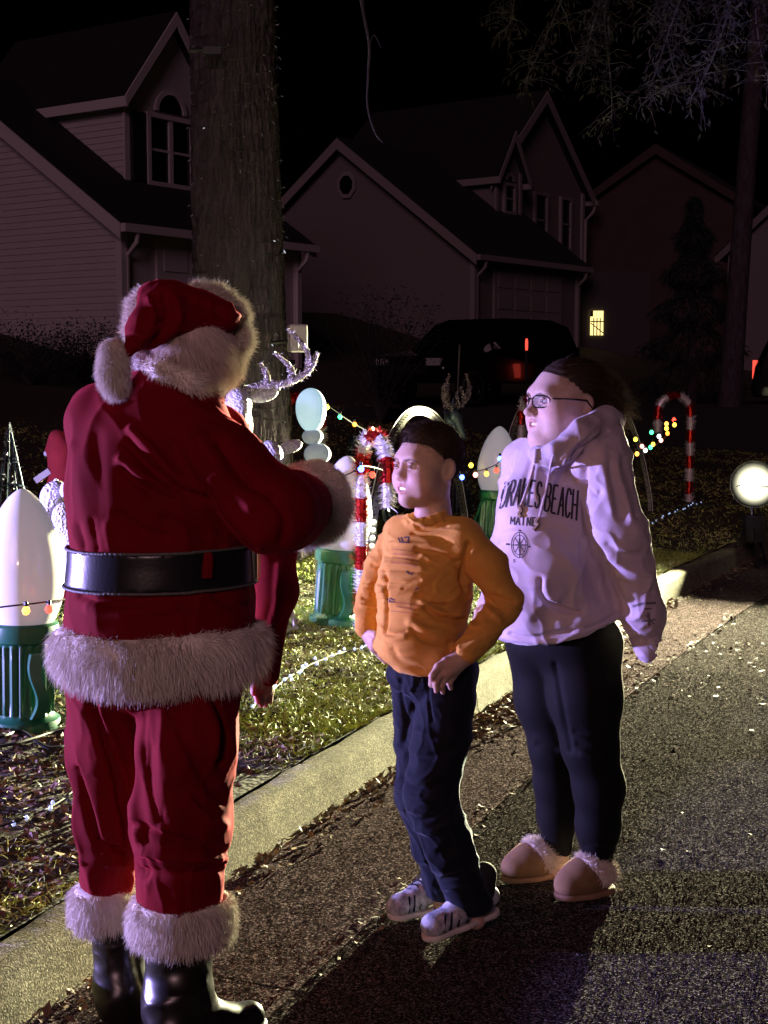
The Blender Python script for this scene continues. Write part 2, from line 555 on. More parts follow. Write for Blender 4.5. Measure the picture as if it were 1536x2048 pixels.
# kerb with gutter: cast in lengths with a joint between them
prof = [(-PAN, -0.05), (-PAN, -0.008), (-0.30, -0.003), (-0.03, 0.0), (-0.012, 0.015), (0.004, 0.118), (0.014, 0.138), (0.034, 0.148),
        (0.07, 0.151), (0.125, 0.15), (0.135, 0.14), (0.14, 0.05)]
kerb = ribbon('kerb', ys, lambda y: -PAN + 0.01, lambda y: 0.13, -0.06, -0.02, MATS['soil'], 2)
tag(kerb, kind='structure')
joints = [-7.6, -4.6, -1.7, 1.2, 3.86, 6.75, 9.6, 12.4, 15.2, 18, 21, 24, 28, 33, 40, 50]
for a, b in zip(joints[:-1], joints[1:]):
    yy = np.linspace(a + 0.004, b - 0.004, 30); V = []
    for y in yy:
        nx, ny = curb_n(y); x0 = curb_x(y)
        for (s, z) in prof:
            j = 0.004 * math.sin(y * 9 + s * 40) + 0.003 * math.sin(y * 23 + z * 60)
            V.append((x0 + nx * (s + (j if z > 0.01 else 0)), y + ny * s, z + (j * 0.5 if z > 0.1 else 0)))
    n = len(prof)
    Q = np.array([(i*n+k, (i+1)*n+k, (i+1)*n+k+1, i*n+k+1) for i in range(len(yy)-1) for k in range(n-1)])
    me = mesh_np('kerb_segment', np.array(V), Q, [MATS['gutter_concrete'], MATS['kerb_concrete']])
    me.polygons.foreach_set('material_index', np.array([0 if k < 3 else 1 for i in range(len(yy)-1) for k in range(n-1)]))
    me.set_sharp_from_angle(angle=math.radians(50))
    link('kerb_segment', me, kerb)

# lawn sheet
yy = np.concatenate([np.arange(-8, 13, 0.2), np.arange(13, 80, 1.0)])
ss = np.concatenate([np.array([0.0, 0.02, 0.06]), np.arange(0.15, 6, 0.2), np.arange(6, 60, 1.5)])
V = []
for y in yy:
    nx, ny = curb_n(y); x0 = curb_x(y)
    for s in ss: V.append((x0 + nx * (s + 0.137), y + ny * (s + 0.137), 0))
V = np.array(V)
V[:, 2] = lawn_z(V[:, 0], V[:, 1]) + 0.018 * wav(V * [1, 1, 0], 5.0, 3, 4) * np.clip((curb_x(V[:, 1]) - V[:, 0]) * 2 - 0.3, 0, 1)
ns = len(ss)
Q = np.array([(i*ns+k, i*ns+k+1, (i+1)*ns+k+1, (i+1)*ns+k) for i in range(len(yy)-1) for k in range(ns-1)])[:, ::-1]
tag(link('lawn', mesh_np('lawn', V, Q, [MATS['soil']])), kind='structure')
def lz(P):
    return lawn_z(P[:, 0], P[:, 1]) + 0.018 * wav(np.c_[P[:, 0], P[:, 1], 0 * P[:, 0]], 5.0, 3, 4) * np.clip((curb_x(P[:, 1]) - P[:, 0]) * 2 - 0.3, 0, 1)

def blades(n, ylo, yhi, smax, hgt, wd, seed, dens=None):
    r = np.random.default_rng(seed)
    y = r.uniform(ylo, yhi, n); s = 0.145 + r.uniform(0, 1, n) ** 1.2 * smax
    nx, ny = curb_n(y); p = np.stack([curb_x(y) + nx * s, y + ny * s, 0 * y], 1)
    c = wav(p, 3.2, 21, 3); keep = c + r.normal(size=n) * 0.5 > -0.35 + 1.1 * np.clip((5.5 - y) / 0.5, 0, 1)
    p = p[keep]; c = c[keep]; p[:, 2] = lz(p); m = len(p)
    d = r.normal(size=(m, 3)) * [0.75, 0.75, 0.2] + [0, 0, 0.75]; d /= np.linalg.norm(d, axis=1)[:, None]
    h = hgt * r.uniform(0.4, 1.2, m)
    side = np.cross(d, r.normal(size=(m, 3))); side /= np.linalg.norm(side, axis=1)[:, None]
    bend = r.normal(size=(m, 3)) * [1, 1, 0] * 0.6 + [0, 0, -0.35]
    V = np.empty((m, 5, 3)); wv = wd * r.uniform(0.6, 1.3, m)
    mid = p + d * (h * 0.55)[:, None] + bend * (h * 0.2)[:, None]
    tip = p + d * h[:, None] + bend * (h * 0.7)[:, None]
    tip[:, 2] = np.maximum(tip[:, 2], p[:, 2] + 0.004)
    V[:, 0] = p - side * wv[:, None] / 2; V[:, 1] = p + side * wv[:, None] / 2
    V[:, 2] = mid + side * wv[:, None] * 0.42; V[:, 3] = mid - side * wv[:, None] * 0.42; V[:, 4] = tip
    b = (np.arange(m) * 5)[:, None]
    q = b + np.array([[0, 1, 2, 3]]); t = b + np.array([[3, 2, 4]])
    straw = np.array([0.66, 0.62, 0.19]); green = np.array([0.32, 0.46, 0.07])
    k = np.clip(0.45 + 0.35 * wav(p, 2.0, 5, 2) + r.normal(size=m) * 0.3, 0, 1)[:, None]
    col = (straw * k + green * (1 - k)) * r.uniform(0.6, 1.15, (m, 1))
    return V.reshape(-1, 3), q, t, np.repeat(col, 5, 0)
V, q, t, c = blades(250000, 2.6, 11.5, 4.2, 0.045, 0.0045, 4)
gob = link('grass', mesh_np('grass', V, [q, t], [MATS['grass_blade']], False, c))
tag(gob, 'short patchy winter grass on the lawn behind the kerb', 'grass', kind='stuff')
V, q, t, c = blades(35000, 9.5, 22, 9, 0.06, 0.008, 6)
gob = link('grass', mesh_np('grass', V, [q, t], [MATS['grass_blade']], False, c))
tag(gob, 'sparse dry grass growing among the far decorations', 'grass', kind='stuff')

def leaves(p, size, seed, flat=0.5):
    r = np.random.default_rng(seed); m = len(p)
    d = r.normal(size=(m, 3)) * [1, 1, flat * 0.5]; d /= np.linalg.norm(d, axis=1)[:, None]
    up = np.array([0, 0, 1.0]) + r.normal(size=(m, 3)) * flat * 0.8; sd = np.cross(d, up); sd /= np.linalg.norm(sd, axis=1)[:, None]
    nn = np.cross(sd, d); L = size * r.uniform(0.5, 1.3, m)[:, None]; W = L * r.uniform(0.13, 0.3, (m, 1))
    cu = r.uniform(-0.1, 0.35, (m, 1)) * L
    V = np.stack([p - d*L/2 + nn*cu*0.4, p + sd*W, p + d*L/2 + nn*cu*0.6, p - sd*W, p - nn*cu*0.2], 1)
    V[:, :, 2] += 0.006
    b = (np.arange(m) * 5)[:, None]
    T = np.concatenate([b + np.array([k]) for k in ((0, 4, 1), (1, 4, 2), (2, 4, 3), (3, 4, 0))])
    base = np.array([[0.20, 0.10, 0.055], [0.13, 0.06, 0.04], [0.30, 0.19, 0.10], [0.36, 0.28, 0.18]])[r.integers(0, 4, m)]
    return V.reshape(-1, 3), T, np.repeat(base * r.uniform(0.6, 1.1, (m, 1)), 5, 0)
# litter on the lawn, thick towards the bare ground
r = np.random.default_rng(8); n = 9000
y = r.uniform(2.6, 13, n); s = 0.17 + r.uniform(0, 1, n) * 4.5
nx, ny = curb_n(y); p = np.stack([curb_x(y) + nx*s, y + ny*s, 0*y], 1)
p = p[wav(p, 3.2, 21, 3) + r.normal(size=n) * 0.4 < 0.15]; p[:, 2] = lz(p) + 0.004
V, T, c = leaves(p, 0.05, 9)
tag(link('leaf_litter', mesh_np('leaf_litter', V, T, [MATS['dead_leaf']], False, c)),
    'brown fallen leaves lying between the grass', 'fallen leaves', kind='stuff')
n = 6000; y = r.uniform(2.6, 5.6, n); s = 0.2 + r.uniform(0, 1, n) * 2.6
nx, ny = curb_n(y); p = np.stack([curb_x(y) + nx*s, y + ny*s, 0*y], 1); p[:, 2] = lz(p) + 0.004
V, T, c = leaves(p, 0.05, 19)
tag(link('leaf_mulch', mesh_np('leaf_mulch', V, T, [MATS['dead_leaf']], False, c)),
    'thick brown leaf mulch on the lawn below the crossed cables', 'fallen leaves', kind='stuff')
# litter in the gutter
n = 2000; y = np.concatenate([r.uniform(2.5, 14, n // 2), np.clip(r.normal(7.4, 0.7, n // 2), 2.5, 14)])
s = -np.abs(r.normal(0.0, 0.07 + 0.10 * (np.abs(y - 7.5) < 1.2), n)) - 0.025
nx, ny = curb_n(y); p = np.stack([curb_x(y) + nx*s, y + ny*s, 0.0*y + 0.003 + r.uniform(0, 0.012, n)], 1)
V, T, c = leaves(p, 0.042, 12)
tag(link('gutter_litter', mesh_np('gutter_litter', V, T, [MATS['dead_leaf']], False, c)),
    'dead leaves and twigs gathered along the foot of the kerb', 'fallen leaves', kind='stuff')
# litter along the edge of the asphalt and loose on the road
n = 900; y = r.uniform(2.5, 10, n); s = -PAN + r.normal(0, 0.03, n)
k = 420; y[:k] = r.uniform(7.4, 9.0, k); s[:k] = -r.uniform(0.4, 2.6, k)
y[k:k+170] = r.uniform(2.6, 9, 170); s[k:k+170] = -r.uniform(0.6, 3.5, 170)
nx, ny = curb_n(y); p = np.stack([curb_x(y) + nx*s, y + ny*s, 0.0*y - 0.009], 1)
V, T, c = leaves(p, 0.032, 14, 0.3); c = c * 0.55
tag(link('road_litter', mesh_np('road_litter', V, T, [MATS['dead_leaf']], False, c)),
    'pale scraps of leaf scattered over the dark asphalt', 'fallen leaves', kind='stuff')
# loose aggregate standing proud of the asphalt and the gutter
def grit(n, sfun, size, zz, seed, name, label, m):
    r = np.random.default_rng(seed); y = 2.9 + r.uniform(0, 1, n) ** 1.6 * 5.2; s = sfun(r, n, y)
    nx, ny = curb_n(y); p = np.stack([curb_x(y)+nx*s, y+ny*s, 0*y+zz], 1)
    X, Y = project(p + [0, 0, 0]); p = p[(X > -60) & (X < 1600) & (Y < 2110)]; m_ = len(p)
    sz = size * r.uniform(0.4, 1.2, (m_, 1)); dirs = np.array([(1,0,0),(-.5,.87,0),(-.5,-.87,0),(0,0,1)])
    V = p[:, None, :] + sz[:, None, :] * (dirs[None] * [1, 1, 0.75] + r.normal(size=(m_, 4, 3)) * 0.25)
    b = (np.arange(m_)*4)[:, None]
    T = np.concatenate([b + np.array([k]) for k in ((0,1,3),(1,2,3),(2,0,3))])
    tag(link(name, mesh_np(name, V.reshape(-1, 3), T, [m], False)), label, 'gravel', kind='stuff')
mat('grit_stone', (0.07, 0.062, 0.058), 0.8, spec=0.12, var=0.7, vscale=60)
grit(170000, lambda r, n, y: -PAN - r.uniform(0, 1, n) * 3.4, 0.0031, -0.012, 31, 'asphalt_grit', 'coarse dark stones of the asphalt surface', MATS['grit_stone'])
grit(40000, lambda r, n, y: -0.06 - r.uniform(0, 1, n) * (PAN - 0.08), 0.0022, -0.001, 32, 'gutter_grit', 'fine reddish grit lying on the gutter strip', MATS['gutter_concrete'])

# ------------------------------------------------------------------ houses
TRIM = MATS['house_trim']
def house_frame(C, u, v):
    M = np.eye(4); M[:3, 0] = [v[0], v[1], 0]; M[:3, 1] = [u[0], u[1], 0]; M[:3, 3] = C
    return M     # local x runs along the front wall, y along the gable wall away from the corner, z up
def win(parent, M, x0, x1, z0, z1, y, mull=1, rail=True, arch=False, shutters=False, tr=0.09):
    fr = MB()
    for (a, b, c, d) in ((x0 - tr, x1 + tr, z1, z1 + tr), (x0 - tr, x1 + tr, z0 - tr, z0), (x0 - tr, x0, z0, z1), (x1, x1 + tr, z0, z1)):
        fr.box(((a+b)/2, y - 0.03, (c+d)/2), (b-a, 0.09, d-c), M)
    for k in range(1, mull + 1):
        xm = x0 + (x1 - x0) * k / (mull + 1); fr.box((xm, y - 0.02, (z0+z1)/2), (0.1, 0.07, z1-z0), M)
    if rail: fr.box(((x0+x1)/2, y - 0.02, z0 + (z1-z0)*0.5), (x1-x0, 0.05, 0.045), M)
    wd = fr.build('window', TRIM, parent, world=True)
    for k in range(mull + 1):
        xa = x0 + (x1-x0)*k/(mull+1); xb = x0 + (x1-x0)*(k+1)/(mull+1)
        MB().box(((xa+xb)/2, y + 0.0, (z0+z1)/2), (xb-xa-0.02, 0.02, z1-z0), M).build('pane', MATS['glass_dark'], wd, world=True)
    if arch:
        xc = (x0+x1)/2; rr = (x1-x0)*0.30; zz = z1 + tr + 0.05; k = 12
        pts = [(xc + rr*math.cos(PI*i/k), zz + rr*math.sin(PI*i/k)) for i in range(k+1)]
        MB().prism(pts, y - 0.035, y + 0.0, M).build('arch_pane', MATS['glass_dark'], wd, world=True)
        ring = MB()
        for i in range(k):
            a0, a1 = PI*i/k, PI*(i+1)/k
            q = [(xc + (rr+e)*math.cos(a), zz + (rr+e)*math.sin(a)) for a, e in ((a0, 0.0), (a1, 0.0), (a1, tr), (a0, tr))]
            ring.prism(q, y - 0.07, y + 0.0, M)
        ring.build('arch_frame', TRIM, wd, world=True)
    if shutters:
        for xa in (x0 - tr - 0.36, x1 + tr + 0.02):
            MB().box((xa + 0.17, y - 0.03, (z0+z1)/2), (0.32, 0.05, z1-z0+0.1), M).build('shutter', MATS['shutter'], parent, world=True)
def boards(parent, M, rows, y, m, axis='x', h=0.115):
    """rows: (z, lo, hi) lapped siding boards on the wall plane y (axis x) or x (axis y)"""
    for (z, lo, hi) in rows:
        if hi - lo < 0.08: continue
        V = []
        for t in (lo, hi):
            for (o, zz) in ((0.0, z), (-0.022, z), (-0.006, z + h), (0.0, z + h)):
                V.append((t, y + o, zz) if axis == 'x' else (y + o, t, zz))
        Fc = [(0, 1, 2, 3), (7, 6, 5, 4), (0, 4, 5, 1), (1, 5, 6, 2), (2, 6, 7, 3), (3, 7, 4, 0)]
        MB().add(V, Fc, M).build('siding_board', m, parent, world=True)

def garage_house(name, label, C, u, v, A, B, eave, pitch, detail, msid, dorm, main=None, round_win=False):
    global TRIM
    TRIM = MATS['house_trim'] if detail else MATS['trim_dimmed']
    root = empty(name, C, 0, label, 'house', 'houses behind the decorated lawn')
    M = house_frame(C, u, v); T = math.tan(math.radians(pitch)); ridge = eave + A / 2 * T
    # body walls: gable profile in (y,z) extruded along x
    G = MB(); Mx = M @ np.array([[0, 1, 0, 0], [1, 0, 0, 0], [0, 0, 1, 0], [0, 0, 0, 1.0]])
    G.prism([(0, -0.4), (A, -0.4), (A, eave), (A/2, ridge), (0, eave)], 0, B, Mx)
    wall = G.build('wall', msid, root, world=True)
    MB().box((B/2, A/2, -0.1), (B + 0.06, A + 0.06, 0.6), M).build('foundation', MATS['foundation'], root, world=True)
    # roof slabs
    ov = 0.28; th = 0.12
    for sgn in (0, 1):
        y0, z0 = (-ov, eave - ov*T) if sgn == 0 else (A + ov, eave - ov*T)
        poly = [(y0, z0 + 0.02), (A/2, ridge + 0.02), (A/2, ridge + th + 0.05), (y0, z0 + th)]
        MB().prism(poly, -ov, B + ov, Mx).build('roof', MATS['shingle'], root, world=True)
        for xx in (-ov - 0.03, B + ov):
            MB().prism([(y0, z0 - 0.16), (A/2, ridge - 0.16), (A/2, ridge + 0.12), (y0, z0 + 0.1)], xx, xx + 0.03, Mx).build('rake_board', TRIM, root, world=True)
    # front fascia + gutter + downspouts
    MB().box((B/2, -ov - 0.05, eave - ov*T + 0.03), (B + 2*ov, 0.11, 0.14), M).build('gutter', TRIM, root, world=True)
    for xx in (0.06, B - 0.04):
        d = MB(); d.tube([np.array((xx, -ov-0.05, eave-ov*T-0.03)), np.array((xx, -ov-0.02, eave-ov*T-0.2)), np.array((xx, -0.06, eave-ov*T-0.42)),
                  np.array((xx, -0.06, 0.1))], 0.045, 6, M); d.build('downspout', TRIM, root, world=True)
    for xx in (-0.02, B): MB().box((xx, -0.02, eave/2), (0.14, 0.14, eave), M).build('corner_board', TRIM, root, world=True)
    # garage door with panels
    gd = MB(); gd.box((B/2, -0.03, 1.1), (B*0.66, 0.05, 2.2), M)
    door = gd.build('garage_door', TRIM, root, world=True)
    for i in range(4):
        for k in range(4):
            MB().box((B/2 + (k-1.5)*B*0.155, -0.062, 0.3 + i*0.54), (B*0.125, 0.02, 0.4), M).build('panel', TRIM, door, world=True)
    if detail:
        hb = 0.115; nrow = int((ridge - 0.25) / hb); rows = []
        for i in range(nrow):
            z = 0.22 + i*hb; half = A/2 if z + hb < eave else max(0, (ridge - z - hb) / T)
            lo, hi = max(A/2 - half, 0.07), A/2 + half
            rows.append((z, lo, min(hi, 4.6)))
        boards(wall, M, rows, -0.001, msid, 'y', hb)
        rows = [(0.22 + i*hb, 0.07, B - 0.07) for i in range(int((eave - 0.45) / hb)) if 0.22 + i*hb > 2.25]
        boards(wall, M, rows, -0.001, msid, 'x', hb)
    # dormer
    s, w0, hw, dz1, dz2, ww = dorm
    zb = eave + s*T
    D = MB(); D.prism([(w0, zb - 0.2), (w0 + 2*hw, zb - 0.2), (w0 + 2*hw, dz1), (w0 + hw, dz2), (w0, dz1)], s, s + 4.0, M)
    dm = D.build('dormer', msid, root, world=True)
    ddT = (dz2 - dz1) / hw; o2 = 0.22
    for sg in (-1, 1):
        xe = w0 + hw + sg*(hw + o2); ze = dz1 - o2*ddT
        P = [(w0+hw, dz2 + 0.02), (xe, ze + 0.02), (xe, ze + 0.13), (w0+hw, dz2 + 0.16)]
        MB().prism(P if sg < 0 else P[::-1], s - o2, s + 4.2, M).build('dormer_roof', MATS['shingle'], dm, world=True)
        P = [(w0+hw, dz2 - 0.12), (xe, ze - 0.10), (xe, ze + 0.12), (w0+hw, dz2 + 0.13)]
        MB().prism(P if sg < 0 else P[::-1], s - o2 - 0.035, s - o2, M).build('rake_board', TRIM, dm, world=True)
        MB().box((xe, s + 1.6, ze + 0.0), (0.05, 3.7, 0.18), M).build('fascia', TRIM, dm, world=True)
        MB().box((w0 + hw + sg*hw*1.0, s - 0.012, (zb + dz1)/2), (0.13, 0.05, dz1 - zb), M).build('corner_board', TRIM, dm, world=True)
    if detail:
        hb = 0.115; rows = []
        for i in range(int((dz1 - zb) / hb)):
            z = zb + 0.02 + i*hb; rows.append((z, s + 0.06, s + (z - zb) / T + 0.1))
        boards(dm, M, rows, w0 - 0.001, msid, 'y', hb)
    win(dm, M, w0 + hw - ww/2, w0 + hw + ww/2, zb + 0.16, dz1 - 0.42, s - 0.01, 1 if detail else 0, True, True, detail)
    if round_win:
        k = 8; rc = (A/2 - 0.12, ridge - 1.05); rr = 0.32
        out = [(rc[0] + rr*math.cos(2*PI*i/k + PI/8), rc[1] + rr*1.15*math.sin(2*PI*i/k + PI/8)) for i in range(k)]
        inn = [(rc[0] + (p[0]-rc[0])*0.68, rc[1] + (p[1]-rc[1])*0.68) for p in out]
        wr = MB().prism(out, -0.07, 0.0, Mx).build('round_window', TRIM, root, world=True)
        MB().prism(inn, -0.085, -0.06, Mx).build('pane', MATS['glass_dark'], wr, world=True)
    if main:
        main(root, M, Mx)
    return root

C1 = (-4.47, 25.0, 1.68)
u1 = np.array([-0.818, 0.575]); v1 = np.array([0.575, 0.818])
garage_house('house', 'pale sided house with steep dormer and arched window behind the big tree trunk', C1, u1, v1, 8.6, 4.75, 2.52, 33.5, True,
             MATS['siding'], (1.2, 1.35, 1.12, 5.05, 6.45, 1.1))

def main2(root, M, Mx):
    # two storey part with a steep front gable, behind and beside the garage
    g2 = MB().prism([(4.0, -0.4), (9.3, -0.4), (9.3, 5.0), (6.65, 7.45), (4.0, 5.0)], 2.2, 8.0, M).build('steep_gable', MATS['siding_far'], root, world=True)
    for sg in (-1, 1):
        xe = 6.65 + sg*2.95; ze = 4.72
        P = [(6.65, 7.5), (xe, ze), (xe, ze + 0.14), (6.65, 7.66)]
        MB().prism(P if sg < 0 else P[::-1], 1.9, 8.2, M).build('steep_roof', MATS['shingle'], g2, world=True)
        P = [(6.65, 7.3), (xe, ze - 0.18), (xe, ze + 0.1), (6.65, 7.6)]
        MB().prism(P if sg < 0 else P[::-1], 1.86, 1.9, M).build('rake_board', TRIM, g2, world=True)
    win(g2, M, 6.5, 7.1, 3.3, 4.7, 2.19, 0, True, False, False)
    win(g2, M, 8.0, 8.5, 3.3, 4.7, 2.19, 0, True, False, False)
    MB().box((9.6, 3.4, 4.72), (0.14, 3.2, 0.14), M).build('gutter', TRIM, root, world=True)
    MB().tube([np.array((9.6, 1.9, 4.66)), np.array((9.55, 1.95, 4.45)), np.array((9.36, 2.1, 4.2)), np.array((9.36, 2.14, 0.0))], 0.05, 6, M).build('downspout', TRIM, root, world=True)
    MB().box((9.28, 2.18, 2.5), (0.14, 0.1, 5.0), M).build('corner_board', TRIM, root, world=True)
C2 = (2.2, 36.0, 2.05)
u2 = np.array([-0.8, 0.6]); v2 = np.array([0.6, 0.8])
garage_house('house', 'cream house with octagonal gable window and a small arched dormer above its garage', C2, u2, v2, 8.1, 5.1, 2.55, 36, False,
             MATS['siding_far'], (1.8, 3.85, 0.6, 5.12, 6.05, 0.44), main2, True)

# far right: two more houses, mostly dark
def plain_house(label, C, u, v, A, B, eave, ridge, m):
    root = empty('house', C, 0, label, 'house', 'houses behind the decorated lawn')
    M = house_frame(C, u, v); Mx = M @ np.array([[0, 1, 0, 0], [1, 0, 0, 0], [0, 0, 1, 0], [0, 0, 0, 1.0]])
    MB().prism([(0, -1.0), (A, -1.0), (A, eave), (A/2, ridge), (0, eave)], 0, B, Mx).build('wall', m, root, world=True)
    for sg in (-1, 1):
        y0 = A/2 + sg*(A/2 + 0.3); T = (ridge - eave) / (A/2); z0 = eave - 0.3*T
        MB().prism([(A/2, ridge + 0.02), (y0, z0 + 0.02), (y0, z0 + 0.15), (A/2, ridge + 0.18)][::(-1 if sg > 0 else 1)], -0.25, B + 0.25, Mx).build('roof', MATS['shingle'], root, world=True)
        MB().prism([(A/2, ridge - 0.15), (y0, z0 - 0.13), (y0, z0 + 0.1), (A/2, ridge + 0.15)][::(-1 if sg > 0 else 1)], -0.29, -0.25, Mx).build('rake_board', m, root, world=True)
    cbm = MB(); cbm.box((-0.02, 0.0, eave/2 - 0.3), (0.12, 0.14, eave + 0.6), M); cbm.build('corner_board', m, root, world=True)
    return root
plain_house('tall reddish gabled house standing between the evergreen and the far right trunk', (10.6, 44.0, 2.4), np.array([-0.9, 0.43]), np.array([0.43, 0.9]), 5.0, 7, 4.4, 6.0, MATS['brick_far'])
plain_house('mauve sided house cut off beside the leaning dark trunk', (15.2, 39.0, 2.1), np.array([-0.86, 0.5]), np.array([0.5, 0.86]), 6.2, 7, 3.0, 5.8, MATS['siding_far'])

# lit window far off beyond the cream house
mat('window_glow', (0.8, 0.7, 0.4), 0.5, emit=(1.0, 0.78, 0.28), estr=1.6)
mat('lattice_black', (0.01, 0.01, 0.01), 0.6)
pw = at(1193, 672, 41.0)
lw = empty('porch_wall', pw, 0, 'small yellow lit porch doorway with a dark wooden gate far beyond the cream house', 'porch')
mb = MB(); mb.box((0, 0.06, -0.5), (3.0, 0.1, 4.6)); mb.build('wall', MATS['foundation'], lw)
MB().box((0, -0.02, 0.36), (0.36, 0.04, 0.68)).build('lit_opening', MATS['window_glow'], lw)
for k in range(3): MB().box((-0.09 + 0.09*k, -0.06, 0.26), (0.025, 0.03, 0.48)).build('bar', MATS['lattice_black'], lw)
MB().box((0, -0.065, 0.40), (0.36, 0.03, 0.03)).build('rail', MATS['lattice_black'], lw)
M = np.array(Matrix.Rotation(math.radians(38), 4, 'Y')); M[:3, 3] = (0, -0.07, 0.22)
MB().box((0, 0, 0), (0.44, 0.02, 0.025), M).build('brace', MATS['lattice_black'], lw)
MB().box((-0.15, -0.06, 0.62), (0.08, 0.03, 0.16)).build('post', MATS['lattice_black'], lw)

# ------------------------------------------------------------------ trees
tp = at(488, 1000, 10.4); TX, TY = tp[0], 10.4; TZ = float(lawn_z(TX, TY))
tree = empty('tree', (TX, TY, TZ), 0, 'thick straight tree trunk wound with dark light wires on the lawn', 'tree')
nh, na = 520, 260
hh = np.linspace(-0.15, 9.0, nh); aa = np.linspace(0, 2*PI, na, endpoint=False)
H, A_ = np.meshgrid(hh, aa, indexing='ij')
R = 0.335 - 0.0125 * H + 0.16 * np.exp(-np.maximum(H, 0) / 0.35)
Pn = np.stack([np.cos(A_)*1.0, np.sin(A_)*1.0, H*0.13], -1).reshape(-1, 3)
ridg = np.abs(wav(Pn * [1, 1, 1.6], 24, 2, 3)).reshape(H.shape)
ridg2 = np.abs(wav(Pn * [1, 1, 4], 52, 5, 3)).reshape(H.shape)
lump = wav(np.stack([np.cos(A_), np.sin(A_), H*0.6], -1).reshape(-1, 3), 2.2, 9, 2).reshape(H.shape)
R = R + 0.03 * np.minimum(ridg * 2, 1) + 0.014 * np.minimum(ridg2 * 2, 1) + 0.012 * lump - 0.03
lean = -0.012 * H
V = np.stack([R*np.cos(A_) + lean, R*np.sin(A_), H], -1).reshape(-1, 3)
i, k = np.meshgrid(np.arange(nh - 1), np.arange(na), indexing='ij'); k2 = (k + 1) % na
Q = np.stack([i*na+k, i*na+k2, (i+1)*na+k2, (i+1)*na+k], -1).reshape(-1, 4)
link('trunk', mesh_np('trunk', V, Q, [MATS['bark']]), tree)
# upper limbs and thin hanging twig
lb = MB()
for a, z, L in ((0.4, 7.5, 3.2), (2.3, 8.0, 3.0), (4.2, 8.4, 2.8), (5.4, 7.0, 3.4)):
    dv = np.array([math.cos(a), math.sin(a), 0.6])
    lb.tube([np.array((-0.1, 0, z)) + dv*L*t + np.array((0, 0, -0.3*t*t*L*0.3)) for t in np.linspace(0, 1, 7)], np.linspace(0.11, 0.03, 7), 8)
lb.build('limb', MATS['bark'], tree, True)
def px_path(pts, D): return [at(x, y, D) - np.array([TX, TY, TZ]) for x, y in pts]
tw = MB()
tw.tube(catmull(px_path([(700, -420), (716, -60), (726, 20), (738, 90), (736, 150), (735, 215), (750, 265), (765, 285)], 9.5), 6), np.linspace(0.013, 0.004, 43), 5)
tw.tube(catmull(px_path([(738, 95), (748, 70), (762, 95)], 9.5), 5), 0.003, 4)
tw.tube(catmull(px_path([(728, 10), (720, -30), (735, -60)], 9.5), 5), 0.004, 4)
tw.tube(catmull(px_path([(700, -420), (640, -520), (560, -600), (488, -640)], 9.6), 5), np.linspace(0.013, 0.04, 16), 5)
tw.build('twig', MATS['twig'], tree)

# light wires wound round the trunk
mat('wire_dark', (0.012, 0.016, 0.014), 0.5)
mat('led_unlit', (0.35, 0.38, 0.5), 0.15, spec=0.8)
mat('led_lit', (0.8, 0.8, 0.9), 0.3, emit=(0.75, 0.8, 1.0), estr=0.9)
tl = empty('string_light', (TX, TY, TZ), 0, 'dark light string wound in rings round the thick tree trunk', 'string lights')
wi = MB(); bu = MB(); bl = MB(); r = np.random.default_rng(3)
for kk in range(34):
    z0 = 0.9 + kk * 0.088; a = np.linspace(0, 2*PI, 60)
    zz = z0 + 0.09 * a / (2*PI) + 0.03*np.sin(a*3 + kk) ; rr = 0.335 - 0.0125*zz + 0.012 + 0.16*np.exp(-zz/0.35) + 0.004*np.sin(a*7 + kk)
    pts = np.stack([rr*np.cos(a) - 0.012*zz, rr*np.sin(a), zz], 1)
    wi.tube(pts, 0.0035, 4)
    for j in range(0, 60, 6):
        if r.uniform() < 0.35: continue
        jj = (j + r.integers(0, 6)) % 60; c = pts[jj] * [1.02, 1.02, 1] + r.normal(size=3) * 0.006
        tgt = bl if r.uniform() < 0.05 else bu
        dn = np.array([math.cos(a[jj]), math.sin(a[jj]), -0.5 + r.normal()*0.4]) * 0.018
        tgt.tube([c, c + dn*0.6, c + dn], [0.003, 0.004, 0.002], 5)
wi.build('wire', MATS['wire_dark'], tl)
o = bu.build('unlit_bulbs', MATS['led_unlit'], tl); o['kind'] = 'stuff'
o = bl.build('lit_bulbs', MATS['led_lit'], tl); o['kind'] = 'stuff'
# bracket and cable near the top of the wires
br = MB(); c = at(425, 102, 10.02) - np.array([TX, TY, TZ])
br.box(c, (0.12, 0.05, 0.05)); br.tube([c + [-0.15, 0, 0.0], c + [0, 0, 0.02], c + [0.1, -0.02, 0.03]], 0.012, 6)
br.build('plug', MATS['wire_dark'], tl)

# leaning far trunk at the right with hanging willow-oak foliage above
fp = np.array([at(1462, 660, 24.0)[0], 24.0, 0]); fp[2] = lawn_z(fp[0], fp[1])
ot = empty('tree', fp, 0, 'dark leaning tree trunk with drooping narrow leaved branches over the street', 'tree')
tb = MB(); dx = at(1492, 300, 24.0)[0] - fp[0]
tb.tube([np.array((0, 0, -0.3)), np.array((0.0, 0, 0.6)), np.array((dx*0.5, 0, 2.4)), np.array((dx*1.0, 0, 4.2)), np.array((dx*1.5, -0.3, 7.0)), np.array((dx*1.6, -1.5, 10))],
        [0.24, 0.2, 0.175, 0.16, 0.14, 0.1], 12)
tb.build('trunk', MATS['bark'], ot, True)
